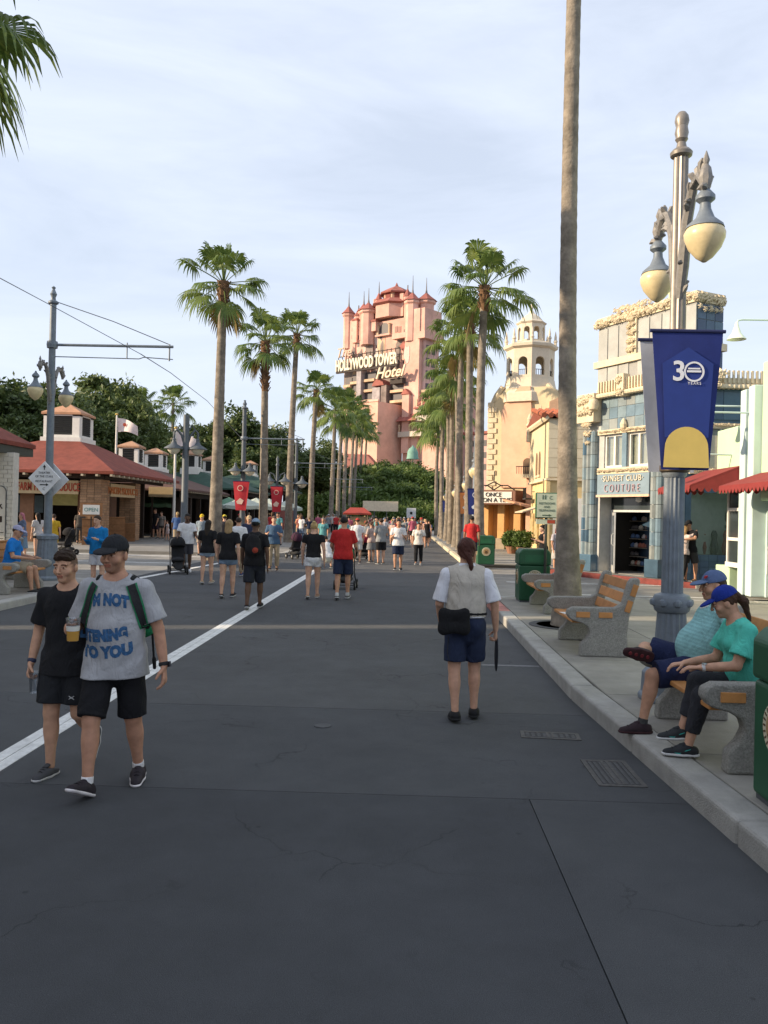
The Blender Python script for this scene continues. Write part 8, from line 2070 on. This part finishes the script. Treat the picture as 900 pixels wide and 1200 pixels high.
someone(foot(320, 669), PI + .1, 'man in blue polo shirt and khaki trousers coming closer', 1.74, WALK(.2) | PHONE(), 'light', (.06, .11, .19), KHA, (.10, .06, .04), 'short', .016, leg=1.9, legn='trousers', shoe=(.08, .05, .03), fat=.2)
someone(foot(291, 662), PI, 'man in navy shirt and straw hat behind the walking group', 1.76, STAND(), 'light', (.03, .04, .08), NAVY, (.2, .15, .1), 'crop', .018, capc=(.45, .33, .2), leg=.9)
someone(foot(278, 676), .1, 'person in white T-shirt and khaki trousers half hidden by the blonde woman', 1.70, WALK(.25), 'tan', WHT, KHA, (.03, .02, .015), 'short', .018, leg=1.9, legn='trousers', shoe=(.02, .03, .12))
someone(foot(466, 669), PI + .03, 'man in white T-shirt and navy shorts looking at his phone', 1.72, WALK(.2) | {k: v for k, v in PHONE().items() if k[:2] in ('ua', 'fa')}, 'tan', WHT, NAVY, (.012, .01, .01), 'short', .016, leg=.88, shoe=BLK, sole=WHT)
someone(foot(490, 663), PI - .05, 'woman in white T-shirt and tight black trousers coming closer', 1.60, WALK(.2), 'tan', (.60, .57, .53), BLK, (.03, .02, .015), 'bun', .018, fem=True, leg=1.85, legn='trousers', shoe=(.2, .2, .2))
someone(foot(446, 661), .4, 'man in grey T-shirt and black shorts standing in the crowd', 1.76, PHONE(), 'light', (.24, .25, .26), BLK, (.05, .03, .02), 'short', .018, leg=.88, fat=.2)
someone(foot(435, 659), .7, 'woman in patterned grey skirt standing in the crowd', 1.62, PHONE(), 'light', (.42, .33, .30), (.17, .18, .19), (.06, .03, .02), 'pony', .018, fem=True, skirt=.9)
someone(foot(418, 660), .1, 'man in white shirt and white shorts with a red cap', 1.74, STAND(), 'light', WHT, (.5, .5, .5), (.05, .03, .02), 'crop', .018, capc=(.40, .05, .04), leg=.9)
someone(foot(500, 642), .0, 'woman in short black dress walking away', 1.66, WALK(.15), 'light', BLK, BLK, (.03, .02, .015), 'pony', .022, fem=True, skirt=.75, sleeve=0)
someone(foot(552, 665, .145), -.1, 'man in red T-shirt near the green bins', 1.74, WALK(.15), 'med', (.45, .03, .03), NAVY, (.012, .01, .01), 'crop', .02, leg=.9)
e, J = someone(foot(383, 668), .3, 'person in white shirt crouching beside the man in red', 1.66, dict(torso=(0, .5, 1), thR=(.2, .95, .1), shR=(.05, -.5, -.9), thL=(-.2, .9, .0), shL=(-.05, -.5, -.9), ftL=(0, 1, -.1), ftR=(0, 1, -.1), uaR=(.2, .6, -.6), faR=(-.2, .8, -.4), uaL=(-.2, .6, -.6), faL=(.2, .8, -.4)), 'light', WHT, (.5, .48, .42), (.03, .02, .015), 'short', .018)
# right hand side
GR = 'visitors by the shops'
someone(foot(636, 672, 0), PI/2 + .2, 'woman in black tank top waiting beside the restroom sign', 1.66, PHONE(), 'light', BLK, BLK, (.02, .012, .01), 'bun', .016, fem=True, leg=1.6, legn='trousers', sleeve=0, group=GR)
someone(foot(652, 670, 0), PI + .5, 'person in pale patterned top beside the waiting woman', 1.62, STAND(), 'tan', (.45, .42, .45), (.40, .38, .36), (.12, .02, .02), 'bob', .016, fem=True, skirt=1.0, group=GR)
hx, hy = at(806, 640, 24.0).x, 24.0
someone((hx - .14, hy, .15), -.9, 'woman in white top hugging the man in black cap', 1.64, dict(torso=(0, .10, 1), thR=(.03, -.1, -1), shR=(0, -.4, -1), thL=(-.03, .15, -1), uaR=(.35, .85, .25), faR=(-.5, .7, .3), uaL=(-.35, .85, .1), faL=(.5, .7, .3), face=(-.3, .9, .1)), 'tan', (.62, .50, .45), BLK, (.35, .22, .10), 'long', .015, fem=True, leg=1.8, legn='leggings', group=GR)
someone((hx + .10, hy + .12, .15), -.9 + PI, 'man in black T-shirt and black cap hugging the woman', 1.78, dict(torso=(0, .06, 1), uaR=(.4, .7, -.5), faR=(-.6, .7, -.1), uaL=(-.4, .7, -.5), faL=(.6, .7, -.1), thR=(.05, .05, -1), thL=(-.1, -.2, -1), face=(.2, .9, -.2)), 'tan', BLK, (.05, .05, .05), (.02, .015, .01), 'crop', .015, leg=.9, capc=BLK, group=GR, shoe=(.35, .2, .1))
# left hand side
GL = 'visitors by the market'
e, J = someone((-7.93, 16.5, 0), -PI/2 + .1, 'seated man in bright blue T-shirt and lavender cap on the left bench', 1.74, dict(base=-(SEATZ + .09), torso=(0, .12, 1), thR=(.10, 1, -.12), shR=(0, .10, -1), thL=(-.12, 1, -.12), shL=(0, .22, -1), ftR=(.1, 1, 0), ftL=(-.1, 1, 0), uaR=(.2, .25, -.9), faR=(-.2, .9, -.1), uaL=(-.2, .25, -.9), faL=(.2, .9, -.1), face=(.1, 1, -.1)), 'tan', (.015, .17, .52), (.30, .25, .18), (.03, .02, .015), 'crop', .013, leg=.9, capc=(.34, .34, .48), fat=.4, group=GL)
someone((at(115, 640, 19.0).x, 19.0, 0.15 if at(115, 640, 19.0).x < -7.2 and False else 0), PI - .25, 'smiling man in bright blue jacket standing behind the boy', 1.72, PHONE() | dict(face=(0, 1, 0)), 'light', (.012, .17, .42), (.50, .50, .53), (.04, .025, .016), 'short', .013, fat=.5, leg=.8, sleeve=1.5, group=GL)
for i, (px, py, rz, lab, H, top, bot, kw) in enumerate((
    (26, 655, 2.2, 'woman in pink headscarf and blue dress at the market', 1.64, (.12, .16, .26), (.14, .22, .32), dict(fem=True, skirt=1.3, hairc=(.45, .16, .2), hairs='bob')),
    (44, 653, 1.0, 'woman in white top and black shorts at the market', 1.68, (.5, .48, .48), BLK, dict(fem=True, leg=.4, hairc=(.015, .012, .01), hairs='long')),
    (62, 652, .4, 'person in yellow top half behind the tram pole', 1.60, (.50, .32, .03), (.4, .27, .05), dict(leg=.9)),
    (93, 640, .3, 'person in dark clothes at the market counter', 1.70, (.08, .07, .06), (.05, .05, .05), dict(leg=1.8, legn='trousers')),
    (182, 634, 2.6, 'tall person in black at the arcade edge', 1.80, (.02, .02, .022), (.03, .02, .03), dict(leg=.9, skin='tan')),
    (189, 634, 2.9, 'woman in grey vest beside the tall person in black', 1.68, (.22, .20, .18), (.05, .05, .05), dict(fem=True, leg=.5, skin='light')),
    (196, 637, 2.2, 'child in pale clothes under the arcade', 1.15, (.5, .45, .45), (.5, .4, .4), dict(fem=True, leg=.7)),
    (206, 634, 2.0, 'person in orange brown under the arcade', 1.66, (.40, .16, .06), (.2, .12, .08), dict(leg=.9)),
    (236, 652, PI, 'person carrying a yellow bucket on the head behind the stroller', 1.72, (.2, .25, .3), (.3, .25, .2), dict(capc=(.62, .42, .03), leg=.9)),
    (262, 655, .2, 'person in dark top and yellow cap by the palm trunk', 1.76, (.03, .03, .04), NAVY, dict(capc=(.5, .40, .05), leg=.9)))):
    p = gr(px, py)
    someone((p.x, p.y, 0.0 if p.y < 34.7 else .13), rz, lab, H, STAND() if i % 2 else WALK(.15), kw.pop('skin', 'light'), top, bot, kw.pop('hairc', (.05, .03, .02)), kw.pop('hairs', 'short'), .02, group=GL, **kw)
# strollers
def stroller(loc, rz, label, hood=(.015, .015, .017), s=1.0, child=False):
    e = empty('stroller', loc, rz, label, 'stroller', 'strollers'); e.scale = (s, s, s); dk = M('stroller_frame', (.025, .025, .028), rough=.5)
    for x, y in ((-.25, -.28), (.25, -.28), (-.25, .38), (.25, .38)):
        w_ = MB().lathe([(.05, -.02), (.115, -.022), (.115, .022), (.05, .02)], 20).build('wheel', M('tyre', (.02, .02, .02), rough=.9), e, loc=(x, y, .115), rot=(0, R(90), 0)); MB().lathe([(.045, -.024), (.045, .024)], 12).build('hub', M('hub_grey', (.3, .3, .3)), w_)
    f = MB()
    for x in (-.22, .22): f.tube([(x, -.28, .14), (x, -.05, .42), (x, -.42, 1.0), (x*.9, -.5, 1.05)], .014, 6).tube([(x, .38, .14), (x, -.05, .42)], .014, 6)
    f.tube([(-.2, -.5, 1.05), (.2, -.5, 1.05)], .018, 6).tube([(-.25, -.28, .115), (.25, -.28, .115)], .012, 6).tube([(-.25, .38, .115), (.25, .38, .115)], .012, 6).build('frame', dk, e)
    sdf_obj('seat', [cone((0, -.18, .85), (0, -.05, .42), .19, .19, .05, (A3((0, 1, 0)), 2.6)), cone((0, -.02, .42), (0, .28, .42), .18, .17, .05, (A3((0, 0, 1)), 2.6))], .02, clothm, e, (.02, .02, .023))
    sdf_obj('hood', [ell((0, -.10, .86), (.22, .27, .24), .03)], .02, clothm, e, hood, planes=[((0, .0, .80), (0, .25, -1))])
    sdf_obj('basket', [cone((0, -.2, .24), (0, .25, .24), .16, .16, .05, (A3((0, 0, 1)), 2.0))], .02, clothm, e, (.03, .03, .03))
    if child: sdf_obj('leg_rest', [cone((0, .28, .40), (0, .40, .22), .12, .12, .04, (A3((0, 1, .5)), 3.0))], .02, clothm, e, (.03, .03, .033))
    return e
stroller(foot(208, 672), PI + .35, 'black stroller pushed by the bearded man in white', child=True)
stroller(foot(405, 690), -.02, 'black and green stroller pushed by the man in red', hood=(.02, .20, .09))
stroller(foot(78, 650), 1.2, 'dark stroller parked at the market front'); stroller(foot(425, 656), .3, 'red stroller in the standing crowd', hood=(.30, .02, .05)); stroller(foot(346, 655), .5, 'dark stroller by the left kerb in the crowd', hood=(.05, .02, .04))
# far crowd: a dozen figures built once, copied and recoloured
rc = random.Random(23); base = []
specs = [(False, .88, WALK(.25), 'crop', None), (True, .42, WALK(.2), 'long', None), (False, 1.85, STAND(), 'short', None), (True, 1.8, WALK(.22), 'pony', None), (False, .9, PHONE(), 'crop', 1), (True, .5, STAND(), 'bob', None), (False, .85, WALK(.15), 'short', 1), (True, .9, PHONE(), 'bun', None)]
GC = 'crowd filling the far end of the street'
for i, (fem, lg, ps, hs, cp) in enumerate(specs):
    e, J = someone((0, 0, 0), 0, 'visitor', (1.74, 1.64, 1.78, 1.66, 1.70, 1.60, 1.76, 1.62)[i], ps, 'light', (.5, .5, .5), (.1, .1, .1), (.04, .03, .02), hs, .03, fem=fem, leg=lg, legn='shorts' if lg < 1 else 'trousers', capc=(.2, .2, .2) if cp else None, fat=.3*(i % 2), group=GC); base.append(e)
tops = [WHT, WHT, (.55, .52, .5), BLK, (.02, .03, .06), (.42, .04, .04), (.05, .10, .24), (.20, .22, .24), (.45, .22, .12), (.38, .10, .16), (.10, .28, .30), (.5, .42, .18), (.25, .08, .08), (.55, .35, .30), (.12, .16, .10)]
bots = [BLK, NAVY, JEAN, KHA, (.06, .06, .07), (.5, .5, .5), (.2, .22, .24), (.12, .1, .1)]
hairs_ = [(.015, .012, .01), (.05, .03, .018), (.12, .07, .035), (.32, .22, .10), (.2, .19, .18)]
TN = {id(t): n for t, n in zip(tops, ('white', 'white', 'pale grey', 'black', 'dark navy', 'red', 'blue', 'grey', 'orange', 'rose', 'teal', 'yellow', 'maroon', 'peach', 'olive'))}
BN = {id(t): n for t, n in zip(bots, ('black', 'navy', 'denim', 'khaki', 'charcoal', 'white', 'grey', 'dark brown'))}
spots = []
tries = 0
while len(spots) < 150 and tries < 9000:
    tries += 1
    t = rc.random(); Y = 33 + 62*t**.9
    X = rc.uniform(-4.4, 1.9) if Y < 70 else rc.uniform(-4.8, 2.0)
    if rc.random() < .22 and Y > 38: X = rc.uniform(-11.5, -5.6)
    if Y < 46 and X > -1.4: continue
    if Y < 40 and -5.2 < X < -2.5 and rc.random() < .6: continue
    if all((X - a)**2 + (Y - b)**2 > .55 for a, b in spots): spots.append((X, Y))
for i, (X, Y) in enumerate(spots):
    b = base[i % 8]; o = b if i < 8 else copy_tree(b)
    z = .0 if X > -5.16 else .13
    o.location = (X, Y, z); o.rotation_euler = (0, 0, rc.choice((0, PI)) + rc.uniform(-.6, .6)); s_ = rc.uniform(.92, 1.04) * (.68 if rc.random() < .08 else 1); o.scale = (s_, s_, s_)
    tc_, bc_, hc_ = rc.choice(tops), rc.choice(bots), rc.choice(hairs_); sk = SK[rc.choice(('light', 'tan', 'pale', 'light', 'med', 'dark'))]
    away = math.cos(o.rotation_euler.z) > 0
    o['label'] = 'visitor in %s top and %s %s %s in the far crowd' % (TN[id(tc_)], BN[id(bc_)], 'shorts' if specs[i % 8][1] < 1 else 'trousers', 'walking away' if away else 'coming closer')
    for ch in o.children:
        n = ch.name.split('.')[0]
        c = {'body': sk, 'shirt': tc_, 'shorts': bc_, 'trousers': bc_, 'hair': hc_, 'cap': rc.choice(((.4, .04, .04), (.03, .04, .1), WHT, (.4, .33, .2)))}.get(n)
        if c: ch.color = (*c, 1)
        if n == 'cap':
            for g in ch.children: g.color = ch.color
